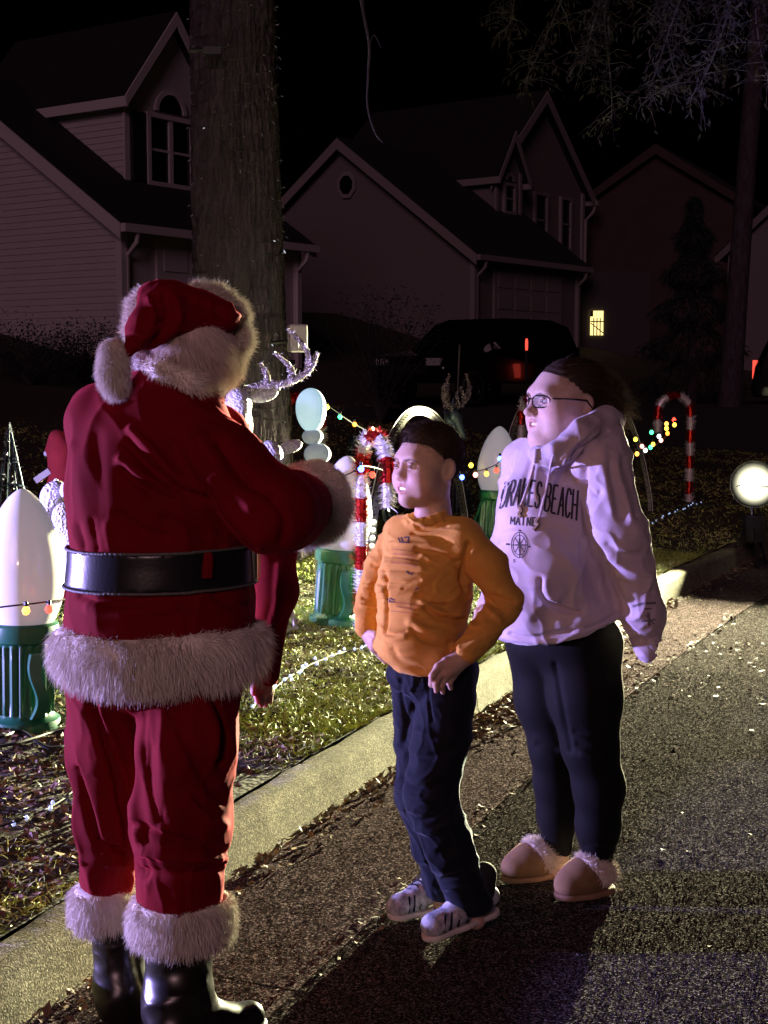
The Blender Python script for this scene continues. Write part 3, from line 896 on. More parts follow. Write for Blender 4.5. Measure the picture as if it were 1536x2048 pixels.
# boughs reaching towards the viewer
D0 = 11.0; bo = MB(); lp = []; ld = []; r = np.random.default_rng(17)
top = np.array((dx*1.6, -1.5, 10)) + fp
starts = []
for (x0, y0, x1, y1, Dd) in ((1180, -160, 1060, 155, 11), (1215, -80, 1216, 230, 11.2), (1400, -160, 1300, 200, 10.6), (1500, -120, 1390, 190, 10.4),
                             (1120, -200, 1000, 60, 11.3), (1330, -200, 1460, 150, 11.4), (1250, -180, 1180, 120, 10.8), (1470, -220, 1540, 160, 10.9), (1340, -100, 1350, 170, 11.0)):
    a = at(x0, y0, Dd); b = at(x1, y1, Dd); n = 26; t = np.linspace(0, 1, n)[:, None]
    pts = a*(1-t) + b*t + np.stack([0.04*np.sin(t[:, 0]*6 + x0), 0.1*np.sin(t[:, 0]*4 + x1), -0.05*np.sin(t[:, 0]*9)], 1)
    bo.tube(pts - fp, np.linspace(0.012, 0.003, n), 5); starts.append(a)
    for q in range(2, n):
        for _ in range(3 if q > 5 else 2):
            d = r.normal(size=3)*[1, 1, 0.4] + [0, 0, -0.45]; L = r.uniform(0.08, 0.36); e = pts[q] + d/np.linalg.norm(d)*L
            md = (pts[q]+e)/2 + [0, 0, 0.03]; bo.tube(np.array([pts[q], md, e]) - fp, [0.003, 0.002, 0.0014], 4)
            for tt in np.linspace(0.25, 1, 5):
                lp.append(pts[q]*(1-tt) + e*tt + r.normal(size=3)*0.015); ld.append(r.normal(size=3)*0.55 + [0, 0, -0.7])
mid = at(1260, -420, 13.0)
bo.tube(catmull([top - fp, (top*0.5 + mid*0.5) - fp + [0, 0, 0.8], mid - fp], 8), np.linspace(0.09, 0.045, 17), 8)
for a in starts: bo.tube(catmull([mid - fp, (mid*0.5+a*0.5) - fp + [0, 0, 0.1], a - fp], 6), np.linspace(0.04, 0.012, 13), 6)
bo.build('branch', MATS['twig'], ot)
lp = np.array(lp); ld = np.array(ld); ld /= np.linalg.norm(ld, axis=1)[:, None]; m = len(lp)
sd = np.cross(ld, r.normal(size=(m, 3))); sd /= np.linalg.norm(sd, axis=1)[:, None]; L = r.uniform(0.045, 0.085, (m, 1)); W = L*0.13
V = np.stack([lp, lp + ld*L*0.5 + sd*W, lp + ld*L, lp + ld*L*0.5 - sd*W], 1).reshape(-1, 3) - fp
o = link('leaves', mesh_np('leaves', V, np.arange(m*4).reshape(m, 4), [MATS['leaf_grey']], False), ot); o['kind'] = 'stuff'

# evergreen and shrubs in the dark
def conifer(x, yb, D, Hh, Rr, label, seed, group=None):
    p = at(x, yb, D); p[2] = lawn_z(p[0], p[1])
    rt = empty('evergreen_tree', p, 0, label, 'tree')
    MB().tube([np.array((0, 0, -0.2)), np.array((0, 0, Hh*0.95))], [0.12, 0.02], 8).build('trunk', MATS['bark'], rt)
    r = np.random.default_rng(seed); n = 5200; z = r.uniform(0.08, 1, n) ** 0.8
    rad = Rr*(1 - z)**0.8 * (0.8 + 0.35*np.sin(z*40 + r.uniform(0, 6))) ; a = r.uniform(0, 2*PI, n); q = rad*np.sqrt(r.uniform(0.25, 1, n))
    P = np.stack([q*np.cos(a), q*np.sin(a), z*Hh - 0.15*q], 1); N = np.stack([np.cos(a), np.sin(a), -0.3+0*a], 1)
    V, Qs = strands(P, N, 0.16, 0.035, (0, 0, -1), 0.3, 0.5, 2, seed)
    o = link('crown', mesh_np('crown', V, Qs, [MATS['evergreen']], False), rt); o['kind'] = 'stuff'
conifer(1385, 650, 27, 4.2, 1.3, 'dark bushy evergreen in front of the reddish house', 3)
def bush(x, D, Rr, Hh, label, seed, n=3500):
    p = at(x, 800, D); p[2] = lawn_z(p[0], p[1])
    rt = empty('shrub', p, 0, label, 'shrub', 'dark shrubs before the houses')
    r = np.random.default_rng(seed); st = MB(); LP = []
    for k in range(26):
        a = r.uniform(0, 6.28); e = np.array([math.cos(a)*Rr*r.uniform(0.2, 1), math.sin(a)*Rr*r.uniform(0.2, 1), Hh*r.uniform(0.6, 1)])
        pts = np.array([e*[t**1.3, t**1.3, t] for t in np.linspace(0, 1, 6)]); st.tube(pts, np.linspace(0.014, 0.003, 6), 4)
        LP.append(pts[r.integers(2, 6, n // 26)] + r.normal(size=(n // 26, 3))*0.12)
    st.build('stem', MATS['twig'], rt)
    LP = np.concatenate(LP); LP[:, 2] = np.abs(LP[:, 2])
    V, T, c = leaves(LP, 0.05, seed, 1.5)
    o = link('foliage', mesh_np('foliage', V, T, [MATS['evergreen']], False), rt); o['kind'] = 'stuff'
bush(760, 22, 1.1, 1.9, 'tall twiggy dark shrub before the cream house gable', 5)
bush(60, 21.5, 1.3, 0.9, 'low dark shrub below the pale house wall', 6)
bush(160, 22.5, 1.2, 0.8, 'low dark shrub beside the corner of the pale house', 7)
# ------------------------------------------------------------------ decorations on the lawn
mat('bulb_white', (0.80, 0.78, 0.74), 0.22, sss=0.25, coat=0.6, var=0.06, vscale=3, emit=(0.86, 0.84, 1.0), estr=0.20)
mat('base_green', (0.012, 0.115, 0.062), 0.38, var=0.25, vscale=5, spec=0.5)
mat('tinsel_red', (0.42, 0.012, 0.016), 0.28, metal=0.75)
mat('tinsel_white', (0.85, 0.83, 0.81), 0.3, metal=0.12)
mat('cane_core', (0.25, 0.05, 0.05), 0.7)
mat('wire_white', (0.7, 0.7, 0.7), 0.4)
mat('metal_strip', (0.45, 0.44, 0.40), 0.35, metal=0.8)
mat('deer_mesh', (0.74, 0.74, 0.78), 0.55, bump=1.0, bscale=60, bdist=0.01, voro=True)
mat('glitter', (0.62, 0.52, 0.46), 0.22, metal=0.9, var=0.6, vscale=150, bump=1.0, bscale=220, bdist=0.006, voro=True)
mat('plastic_white', (0.72, 0.70, 0.70), 0.45)
mat('black_plastic', (0.012, 0.012, 0.013), 0.45)
mat('tree_wire', (0.04, 0.06, 0.09), 0.4, metal=0.4)
mat('tree_tinsel', (0.025, 0.04, 0.05), 0.35, metal=0.5)

# --- giant bulbs
def bulb_parts(root):
    seg = 96; prof = [(0.142, 0), (0.146, 0.02), (0.142, 0.05), (0.122, 0.062), (0.116, 0.075)] + [(0.115 + 0.006*z, z) for z in np.linspace(0.08, 0.345, 6)] + \
        [(0.118, 0.355), (0.135, 0.365), (0.140, 0.39), (0.137, 0.425), (0.126, 0.435), (0.10, 0.436)]
    m = MB(); m.lathe(prof, seg); V = m.v[0]; a = np.arctan2(V[:, 1], V[:, 0])
    fl = ((V[:, 2] > 0.078) & (V[:, 2] < 0.35)).astype(float)
    k = 1 + fl * 0.045 * np.clip(np.cos(a*22)*1.6, -1, 1); V[:, 0] *= k; V[:, 1] *= k
    base = m.build('base', MATS['base_green'], root, True)
    for sgn in (-1, 1):
        h = MB(); zz = np.linspace(0.07, 0.325, 14); off = 0.128 + 0.034*np.sin((zz-0.07)/0.255*PI) + 0.006*np.sin((zz-0.07)/0.255*2*PI)
        w_ = 0.022
        Vh = []; 
        for z, o in zip(zz, off):
            s = 0.014*math.sin((z-0.07)/0.255*2*PI)
            for (dx, dy) in ((-w_, 0), (w_, 0), (w_, 0.022), (-w_, 0.022)): Vh.append((sgn*(dx + s), sgn*-(o - 0.005 + dy), z))
        Fh = [(i*4+k, i*4+(k+1) % 4, (i+1)*4+(k+1) % 4, (i+1)*4+k) for i in range(13) for k in range(4)] + [(3, 2, 1, 0), (52, 53, 54, 55)]
        h.add(Vh, Fh); h.build('strap', MATS['base_green'], base, True)
    pz = [(0.112, 0.425), (0.128, 0.45), (0.147, 0.50), (0.158, 0.55), (0.162, 0.60), (0.160, 0.65), (0.150, 0.71), (0.134, 0.77), (0.112, 0.83), (0.085, 0.88), (0.057, 0.92), (0.03, 0.945), (0.012, 0.955), (0.001, 0.957)]
    pz = catmull(np.array(pz), 4)
    MB().lathe([tuple(p) for p in pz], 64).build('bulb', MATS['bulb_white'], root, True)
g_ = 'giant bulb lawn ornaments'
def big_bulb(x, y, label, rz=0, tilt=(0, 0), src=None):
    p = on_lawn(x, y); p[2] -= 0.015
    if src is None:
        r = empty('giant_bulb', p, rz, label, 'lawn ornament', g_); bulb_parts(r)
    else:
        r = copy_tree(src); r.location = p; r['label'] = label
    r.rotation_euler = (tilt[0], tilt[1], rz); return r
b1 = big_bulb(47, 1452, 'giant white bulb with green base next to crossed black cables', 0.6, (0, 0.02))
b2 = big_bulb(668, 1246, 'giant white bulb on tilted green base next to the upright red and white tinsel cane', 0.35, (0.0, 0.09), b1)
b3 = big_bulb(985, 1085, 'giant white bulb on green base behind the woman in the pale hoodie', 0.9, (0, 0.1), b1)

# --- tinsel candy canes
def cane_parts(root, Hh=1.08, wid=0.34, drop=0.26, seed=1):
    rr = wid/2; pts = [(0, 0, z) for z in np.linspace(-0.05, Hh - rr, 24)]
    pts += [(-rr + rr*math.cos(a), 0, Hh - rr + rr*math.sin(a)) for a in np.linspace(0, PI, 22)[1:]]
    pts += [(-wid, 0, z) for z in np.linspace(Hh - rr, Hh - rr - drop + 0.06, 8)[1:]]
    pts = np.array(pts); L = np.concatenate([[0], np.cumsum(np.linalg.norm(np.diff(pts, axis=0), axis=1))])
    n = int(L[-1] / 0.125); r = np.random.default_rng(seed)
    MB().tube(pts, 0.008, 6).build('pole', MATS['wire_white'], root)
    for k in range(n):
        s0, s1 = L[-1]*k/n, L[-1]*(k+1)/n; ss = np.linspace(s0, s1, 6)
        q = np.stack([np.interp(ss, L, pts[:, i]) for i in range(3)], 1)
        m = 300; t = r.uniform(s0, s1, m); c = np.stack([np.interp(t, L, pts[:, i]) for i in range(3)], 1)
        tang = q[-1] - q[0]; tang /= np.linalg.norm(tang)
        d = r.normal(size=(m, 3)); d -= tang*(d @ tang)[:, None]; d /= np.linalg.norm(d, axis=1)[:, None]
        V, Q = strands(c + d*0.012, d, 0.046, 0.007, tang, 0.1, 0.3, 2, seed*50 + k, 0.2)
        red = k % 2 == 1
        me = mesh_np('tinsel_segment', V, Q, [MATS['tinsel_red' if red else 'tinsel_white']], False)
        sg = link('tinsel_segment', me, root)
        MB().tube(q, 0.028, 8).build('core', MATS['tinsel_red' if red else 'tinsel_white'], sg)
gc = 'red and white tinsel candy canes'
def cane(p, rz, label, src=None, sc=1.0):
    if src is None:
        c = empty('candy_cane', p, rz, label, 'candy cane', gc); cane_parts(c)
    else:
        c = copy_tree(src); c.location = p; c.rotation_euler = (0, 0, rz); c['label'] = label
    c.scale = (sc,)*3; return c
p = on_lawn(723, 1262); cn2 = cane(p, math.radians(115), 'tinsel candy cane standing beside the tilted green bulb base')
p = on_lawn(1378, 1004); cane(p, 0.12, 'tinsel candy cane standing alone by the far kerb', cn2, 1.06)
p = at(640, 1010, 10.6); p[2] = lawn_z(p[0], p[1]); cane(p, 0.5, 'tinsel candy cane behind the glowing white ornament', cn2, 1.05)
p = at(1040, 1020, 12.6); p[2] = lawn_z(p[0], p[1]); cane(p, 1.9, 'tinsel candy cane hidden behind the woman with glasses', cn2, 1.05)

# --- path arches: a perforated metal strip carrying a line of small lamps
def arch(pts, label, wd=0.03, lit=None, thin=False):
    P = catmull(np.array([at(*p) for p in pts]), 10)
    for i in (0, -1): P[i, 2] = min(P[i, 2], lawn_z(P[i, 0], P[i, 1]))
    root = empty('light_arch', P[0], 0, label, 'light arch', 'light arches along the lawn')
    st = MB()
    T = np.gradient(P, axis=0); T /= np.linalg.norm(T, axis=1)[:, None]
    sd = np.cross(T, P - np.array([0, 0, CAMZ])); sd /= np.linalg.norm(sd, axis=1)[:, None]
    N = np.cross(sd, T); V = []
    for i in range(len(P)):
        for (a, b) in ((-1, -1), (1, -1), (1, 1), (-1, 1)): V.append(P[i] + sd[i]*a*wd/2 + N[i]*b*0.003)
    Fc = [(i*4+k, i*4+(k+1) % 4, (i+1)*4+(k+1) % 4, (i+1)*4+k) for i in range(len(P)-1) for k in range(4)]
    st.add(V, Fc); st.build('strip', MATS['metal_strip'], root, world=True)
    MB().tube(P + sd*(wd/2 + 0.012), 0.005, 5).build('tube', MATS['wire_white'], root, world=True)
    lb_ = MB(); dk = MB()
    Ls = np.concatenate([[0], np.cumsum(np.linalg.norm(np.diff(P, axis=0), axis=1))])
    for s in np.arange(0.02, Ls[-1], 0.055):
        c = np.array([np.interp(s, Ls, P[:, i]) for i in range(3)]); j = np.searchsorted(Ls, s) - 1
        dk.tube([c - N[j]*0.008, c + N[j]*0.008], 0.006, 6)
        if lit and lit[0] < s/Ls[-1] < lit[1]: lb_.tube([c - N[j]*0.014, c - N[j]*0.009], 0.016, 8)
    o = dk.build('holes', MATS['black_plastic'], root, world=True); o['kind'] = 'stuff'
    if lit:
        o = lb_.build('lit_lamps', MATS['arch_led'], root, world=True); o['kind'] = 'stuff'
    return root
mat('arch_led', (0.9, 0.9, 0.8), 0.4, emit=(0.95, 1.0, 0.7), estr=2.2)
arch([(738, 1222, 8.6), (742, 1120, 8.7), (755, 990, 9.0), (790, 870, 9.6), (832, 824, 10.2), (880, 850, 10.9), (912, 950, 11.6), (928, 1035, 12.0)],
     'perforated metal light arch behind the boy in the orange shirt', 0.045, (0.0, 0.14))
arch([(1008, 1030, 12.2), (1018, 930, 12.3), (1030, 850, 12.5), (1075, 775, 13.0), (1150, 745, 13.4), (1215, 770, 13.8), (1250, 825, 14.1), (1280, 905, 14.4), (1300, 1003, 14.5)],
     'dark ribbed light arch behind the woman with glasses', 0.03)

# --- reindeer
def deer(p, rz, sc, label, antlers=True, head_h=1.0, name='reindeer', legs_h=0.55):
    root = empty(name, p, rz, label, 'reindeer', 'white mesh reindeer ornaments')
    B = [ell((0, 0, legs_h + 0.18), (0.36, 0.13, 0.16)), ell((0.22, 0, legs_h + 0.22), (0.17, 0.13, 0.19))]
    B += chain([(0.28, 0, legs_h + 0.28), (0.38, 0, legs_h + 0.52), (0.40, 0, head_h)], [0.11, 0.075, 0.07])
    for lx, ly in ((0.26, 0.08), (0.26, -0.08), (-0.26, 0.08), (-0.26, -0.08)):
        pass
    sdf_obj('body', union(B, 0.06), 0.014, MATS['deer_mesh'], None)[0].parent = root
    for lx, ly in ((0.26, 0.08), (0.26, -0.08), (-0.26, 0.08), (-0.26, -0.08)):
        kx = 0.03 if lx > 0 else -0.05
        MB().tube(catmull([(lx, ly, legs_h + 0.1), (lx + kx, ly, legs_h*0.5), (lx, ly, 0.04), (lx + 0.01, ly, -0.04)], 5), np.linspace(0.055, 0.02, 16), 8).build('leg', MATS['deer_mesh'], root, True)
    Hd = union([ell((0.42, 0, head_h + 0.03), (0.09, 0.075, 0.085)), cap((0.45, 0, head_h + 0.0), (0.54, 0, head_h - 0.19), 0.065, 0.026)], 0.04)
    hd, _, _ = sdf_obj('head', Hd, 0.008, MATS['deer_mesh'], None); hd.parent = root
    for s in (-1, 1):
        R_ = np.array(Matrix.Rotation(s*0.25, 3, 'X'))
        e = ell((0.40, s*0.155, head_h + 0.07), (0.02, 0.085, 0.042), R_)
        eo, _, _ = sdf_obj('ear', e, 0.006, MATS['deer_mesh'], None, pad=0.02); eo.parent = root
        if antlers:
            base = np.array((0.41, s*0.04, head_h + 0.09))
            main = catmull([base, base + [0.0, s*0.10, 0.03], base + [0.02, s*0.24, 0.05], base + [0.04, s*0.37, 0.12], base + [0.05, s*0.42, 0.23]], 8)
            am = MB(); am.tube(main, np.linspace(0.03, 0.014, len(main)), 8)
            for (t, dx, dy, dz) in ((0.33, 0.0, -0.02, 0.13), (0.55, 0.0, -0.05, 0.16), (0.74, 0.02, -0.06, 0.24)):
                q = main[int(t*len(main))]
                am.tube(catmull([q, q + [dx, s*dy*0.2, dz*0.5], q + [dx, s*dy*2, dz]], 5), np.linspace(0.024, 0.010, 11), 8)
            # sparkling fringe
            Vm = np.concatenate(am.v); rr_ = np.random.default_rng(4 + s); pk = Vm[rr_.integers(0, len(Vm), 500)]
            nn = rr_.normal(size=(500, 3)); nn /= np.linalg.norm(nn, axis=1)[:, None]
            Vs, Qs = strands(pk, nn, 0.022, 0.007, (0, 0, 0), 0, 0.2, 1, 9)
            ao = am.build('antler', MATS['glitter'], root, True)
            link('fringe', mesh_np('fringe', Vs, Qs, [MATS['tinsel_white']], False), ao)
    root.scale = (sc,)*3
    return root
def deer_at(xh, yh, D, rz, sc, label, **kw):
    # place so that the head comes to the given pixel; the feet stand on the lawn
    hx = 0.46; p = at(xh, yh, D); p[0] -= hx*sc*math.cos(rz); p[1] -= hx*sc*math.sin(rz)
    z = float(lawn_z(p[0], p[1])); hh = (p[2] - z) / sc
    p[2] = z
    return deer(p, rz, sc, label, head_h=hh, legs_h=max(0.2, hh - 0.62), **kw)
deer_at(478, 815, 8.0, math.radians(-78), 0.95, 'large white mesh reindeer with sparkling bronze antlers in front of the tree trunk')
deer_at(545, 918, 7.6, math.radians(-60), 0.85, 'smaller white mesh doe with one raised ear beside the antlered reindeer', antlers=False)
deer_at(100, 1000, 6.9, math.radians(200), 0.8, 'small white fawn ornament behind the giant bulb at the crossed cables', antlers=False)

# --- white box on the trunk
bx_ = at(595, 700, 10.02); bxr = empty('outlet_box', (bx_[0], bx_[1], bx_[2]), 0.35, 'white plastic box mounted on the side of the tree trunk', 'box')
me = MB().box((0, 0, 0.08), (0.125, 0.09, 0.19)).mesh('case', MATS['plastic_white'])
o = link('case', me, bxr); bv = o.modifiers.new('edge', 'BEVEL'); bv.width = 0.012; bv.segments = 3
MB().box((0.0, -0.048, 0.08), (0.10, 0.006, 0.165)).build('lid', MATS['plastic_white'], bxr)
MB().tube([np.array((-0.18, 0.03, 0.05)), np.array((-0.05, 0.03, 0.06))], 0.014, 6).build('bracket', MATS['black_plastic'], bxr)

# --- plain glowing ornament
mat('glow_white', (0.35, 0.40, 0.45), 0.5, emit=(0.50, 0.85, 1.0), estr=0.6)
mat('ornament_white', (0.32, 0.36, 0.45), 0.6, emit=(0.35, 0.55, 0.95), estr=0.10)
p = at(632, 1000, 9.3); p[2] = lawn_z(p[0], p[1])
go = empty('glowing_ornament', p, 0, 'plain white glowing lawn ornament of stacked rounded blocks right of the trunk', 'lawn ornament')
ztop = at(632, 772, 9.3)[2] - p[2]
def zpx(y): return at(632, y, 9.3)[2] - p[2]
MB().tube([np.array((0, 0, -0.05)), np.array((0, 0, zpx(900)))], 0.012, 6).build('stake', MATS['wire_white'], go)
e = union([ell((-0.03, 0, zpx(815)), (0.098, 0.06, 0.125)), ell((-0.025, 0, zpx(838)), (0.072, 0.055, 0.085))], 0.05)
o, _, _ = sdf_obj('lantern_top', e, 0.007, MATS['glow_white'], None); o.parent = go
for (ya, yb, w_, xo) in ((856, 890, 0.068, -0.02), (886, 930, 0.088, 0.01)):
    e = ell((xo, 0, (zpx(ya) + zpx(yb))/2), (w_, 0.05, (zpx(ya) - zpx(yb))/2))
    o, _, _ = sdf_obj('lantern_block', e, 0.006, MATS['ornament_white'], None); o.parent = go

# --- wire cone trees
def cone_tree(x, yb, D, Hh, Rr, label, tins=0, pole=0.0, seed=2):
    p = at(x, yb, D); p[2] = lawn_z(p[0], p[1])
    rt = empty('wire_tree', p, 0, label, 'light tree', 'cone shaped wire light trees')
    fr = MB()
    for k in range(9):
        a = 2*PI*k/9; fr.tube([np.array((Rr*math.cos(a), Rr*math.sin(a), -0.02)), np.array((0, 0, Hh))], 0.006, 5)
    for t in np.linspace(0.0, 0.9, 7):
        a = np.linspace(0, 2*PI, 22, endpoint=False)
        fr.tube(np.stack([Rr*(1-t)*np.cos(a), Rr*(1-t)*np.sin(a), 0*a + Hh*t], 1), 0.005, 4, closed=True)
    fr.build('frame', MATS['tree_wire'], rt)
    if pole: MB().tube([np.array((0.0, 0, 0)), np.array((pole*0.12, 0, Hh + pole))], 0.008, 6).build('pole', MATS['metal_strip'], rt)
    r = np.random.default_rng(seed); n = 260; t = r.uniform(0, 0.97, n); a = r.uniform(0, 6.28, n)
    c = np.stack([Rr*(1-t)*np.cos(a), Rr*(1-t)*np.sin(a), Hh*t], 1); N = np.stack([np.cos(a), np.sin(a), 0.2+0*a], 1)
    V, Q = strands(c, N, 0.03, 0.008, (0, 0, 0), 0, 0.5, 1, seed)
    o = link('lamps', mesh_np('lamps', V, Q, [MATS['led_unlit']], False), rt); o['kind'] = 'stuff'
    if tins:
        n = tins; t = r.uniform(0, 0.98, n); a = r.uniform(0, 6.28, n)
        c = np.stack([Rr*(1-t)*np.cos(a), Rr*(1-t)*np.sin(a), Hh*t], 1); N = np.stack([np.cos(a), np.sin(a), 0.1+0*a], 1)
        V, Q = strands(c*[0.95, 0.95, 1], N, 0.06, 0.012, (0, 0, -1), 0.3, 0.7, 2, seed)
        o = link('tinsel', mesh_np('tinsel', V, Q, [MATS['tree_tinsel']], False), rt); o['kind'] = 'stuff'
cone_tree(22, 1000, 8.8, 0.95, 0.19, 'bare wire cone tree near the giant bulb and fawn', 0)
cone_tree(708, 960, 11.0, 0.85, 0.15, 'dark tinsel cone tree behind the upright tinsel cane', 1500, 0, 4)
cone_tree(905, 1000, 13.5, 1.05, 0.2, 'dark wire cone tree with a tall pole behind the boy', 500, 0.5, 6)

# --- far thin wire antlers of another deer
p = at(828, 900, 12.0); p[2] = lawn_z(p[0], p[1])
wd_ = deer(p, math.radians(-20), 0.8, 'dark wire reindeer with thin frosted antlers above the metal arch', antlers=True, head_h=1.18, legs_h=0.5)
for o in wd_.children:
    if o.name.startswith(('body', 'head', 'leg', 'ear')):
        o.data.materials.clear(); o.data.materials.append(MATS['tree_wire'])

# --- red hat ornament behind the man, by the fawn
mat('felt_red', (0.30, 0.012, 0.02), 0.9)
p = at(128, 1000, 8.2); p[2] = lawn_z(p[0], p[1])
ho = empty('hat_ornament', p, 0, 'small red hatted lawn ornament with a white pompom beyond the fawn', 'lawn ornament')
def lpt(x, y): return at(x, y, 8.2) - p
q1, q2, q3, q4 = lpt(128, 985), lpt(128, 905), lpt(116, 878), lpt(96, 900)
o, _, _ = sdf_obj('hat', union(chain([q1, q2, q3, q4], [0.10, 0.085, 0.045, 0.015]), 0.04), 0.008, MATS['felt_red'], None); o.parent = ho
o, _, _ = sdf_obj('pompom', ell(lpt(94, 907), (0.02, 0.02, 0.018)), 0.004, MATS['plastic_white'], None, pad=0.01); o.parent = ho
M = np.array(Matrix.Rotation(-0.6, 4, 'Y')); M[:3, 3] = lpt(90, 950)
MB().box((0, -0.02, 0), (0.10, 0.10, 0.035), M).build('brim', MATS['plastic_white'], ho)
MB().lathe([(0.09, -0.02), (0.11, 0.1), (0.09, 0.25), (0.04, 0.32)], 20).build('body', MATS['felt_red'], ho, True)

# --- white stake with a foot
p = on_lawn(590, 1258)
sk = empty('sign_stake', p, 0, 'thin white stake with a flat foot stuck in the bright grass', 'stake')
a = np.array((0, 0, 0.0)); b_ = at(577, 1180, p[1]) - p
MB().tube([a, b_], [0.012, 0.010], 4).build('stake', MATS['plastic_white'], sk)
MB().tube([a + [0.015, -0.02, 0.012], at(556, 1272, p[1] - 0.15) - p + [0, 0, 0.01]], 0.011, 4).build('foot', MATS['plastic_white'], sk)

# --- coloured string lights
CB = {'blue': (0.05, 0.10, 1.0), 'red': (1.0, 0.05, 0.03), 'amber': (1.0, 0.42, 0.06), 'yellow': (1.0, 0.72, 0.06), 'green': (0.06, 0.9, 0.28),
      'purple': (0.45, 0.12, 1.0), 'pink': (1.0, 0.35, 0.28), 'white': (0.8, 0.85, 1.0), 'orange': (1.0, 0.25, 0.03)}
for k, c in CB.items(): mat('bulb_' + k, c, 0.25, emit=c, estr=16.0 if k == 'blue' else 4.5)
def globe(r):
    m = MB(); m.lathe([(0.001, -r), (r*0.6, -r*0.8), (r, 0), (r*0.8, r*0.6), (r*0.4, r*1.1), (r*0.35, r*1.3)], 12); return m
def string(label, wire, bulbs, rb=0.016):
    """wire: (x,y,D) pixel path; bulbs: (x,y,D,colour)"""
    P = catmull(np.array([at(*q) for q in wire]), 10) if len(wire) > 2 else np.array([at(*q) for q in wire])
    rt = empty('string_light', P[0], 0, label, 'string lights', 'coloured string lights over the lawn')
    MB().tube(P, 0.0035, 5).build('wire', MATS['wire_dark'], rt, world=True)
    for (x, y, D, c) in bulbs:
        o = globe(rb).build('bulb', MATS['bulb_' + c], rt, True); pp = at(x, y, D); o.location = pp - P[0]
        s = MB().tube([np.array((0, 0, rb*1.1)), np.array((0, 0, rb*2.2))], rb*0.55, 6).build('socket', MATS['wire_dark'], o)
string('string of amber and red globe lamps across the giant bulb by the crossed cables', [(-60, 1222, 5.25), (20, 1212, 5.3), (75, 1206, 5.35), (135, 1198, 5.5), (200, 1190, 5.8)],
       [(52, 1222, 5.31, 'amber'), (98, 1219, 5.38, 'red')], 0.016)
string('string of blue, purple and red lamps at the upright tinsel cane', [(610, 1000, 7.3), (660, 965, 7.4), (705, 944, 7.45), (722, 932, 7.5), (760, 938, 7.9), (800, 960, 8.4)],
       [(688, 970, 7.42, 'purple'), (722, 938, 7.48, 'blue'), (745, 950, 7.8, 'red')], 0.017)
string('string of yellow and green lamps beside the glowing white ornament', [(618, 790, 9.6), (650, 808, 9.7), (684, 832, 9.8), (712, 850, 10.0), (770, 880, 10.4)],
       [(654, 815, 9.7, 'yellow'), (680, 834, 9.8, 'green'), (709, 849, 10.0, 'orange'), (740, 862, 10.2, 'orange'), (761, 880, 10.3, 'pink')], 0.016)
string('string of five globe lamps across the giant bulb beside the woman', [(905, 958, 11.0), (925, 947, 11.0), (960, 941, 11.0), (990, 930, 11.05), (1006, 915, 11.1), (1040, 880, 11.4)],
       [(942, 931, 11.6, 'yellow'), (924, 955, 11.0, 'blue'), (951, 950, 11.0, 'pink'), (973, 948, 11.0, 'amber'), (993, 941, 11.0, 'red'), (1000, 918, 11.1, 'blue')], 0.02)
string('string of many coloured lamps hanging at the lone tinsel cane', [(1240, 905, 13.4), (1285, 895, 13.9), (1300, 896, 14.0), (1325, 880, 14.2), (1345, 855, 14.4), (1360, 838, 14.5)],
       [(1271, 879, 13.9, 'yellow'), (1284, 893, 13.9, 'pink'), (1291, 901, 13.95, 'white'), (1301, 895, 14.0, 'green'), (1306, 889, 14.0, 'yellow'), (1303, 865, 14.1, 'green'),
        (1318, 873, 14.1, 'white'), (1322, 881, 14.1, 'pink'), (1333, 848, 14.2, 'amber'), (1333, 857, 14.2, 'yellow'), (1335, 867, 14.25, 'orange'), (1348, 840, 14.35, 'red'), (1349, 850, 14.3, 'yellow'), (1274, 908, 13.6, 'amber')], 0.021)

# --- pale lamp strings lying on the ground
mat('led_blue', (0.6, 0.7, 0.95), 0.25, emit=(0.45, 0.6, 1.0), estr=0.7)
def ground_string(label, pts, n, group='small pale light strings on the grass', lift=0.03):
    P = np.array([on_lawn(x, y) for x, y in pts]); P = catmull(P, 10); P[:, 2] = lz(P) + lift
    rt = empty('ground_light_string', P[0], 0, label, 'string lights', group)
    MB().tube(P, 0.003, 4).build('wire', MATS['wire_dark'], rt, world=True)
    L = np.concatenate([[0], np.cumsum(np.linalg.norm(np.diff(P, axis=0), axis=1))]); r = np.random.default_rng(len(pts) + n)
    for s in np.linspace(0.02, L[-1], n):
        c = np.array([np.interp(s, L, P[:, i]) for i in range(3)]) + r.normal(size=3)*[0.012, 0.012, 0.006]
        o = globe(0.0075).build('bulb', MATS['led_blue'], rt, True); o.location = c - P[0]
ground_string('pale blue lamp string lying in the grass from the bulb base to the kerb', [(505, 1432), (520, 1415), (560, 1390), (610, 1350), (650, 1330), (700, 1310), (735, 1300)], 22)
ground_string('pale lamp string lying along the mulch beside the giant bulb', [(-40, 1690), (20, 1672), (75, 1650), (125, 1620), (160, 1590)], 7)
ground_string('row of pale lamps running along the kerb grass beyond the woman', [(1282, 1052), (1315, 1046), (1350, 1030), (1385, 1014), (1402, 1008)], 16)
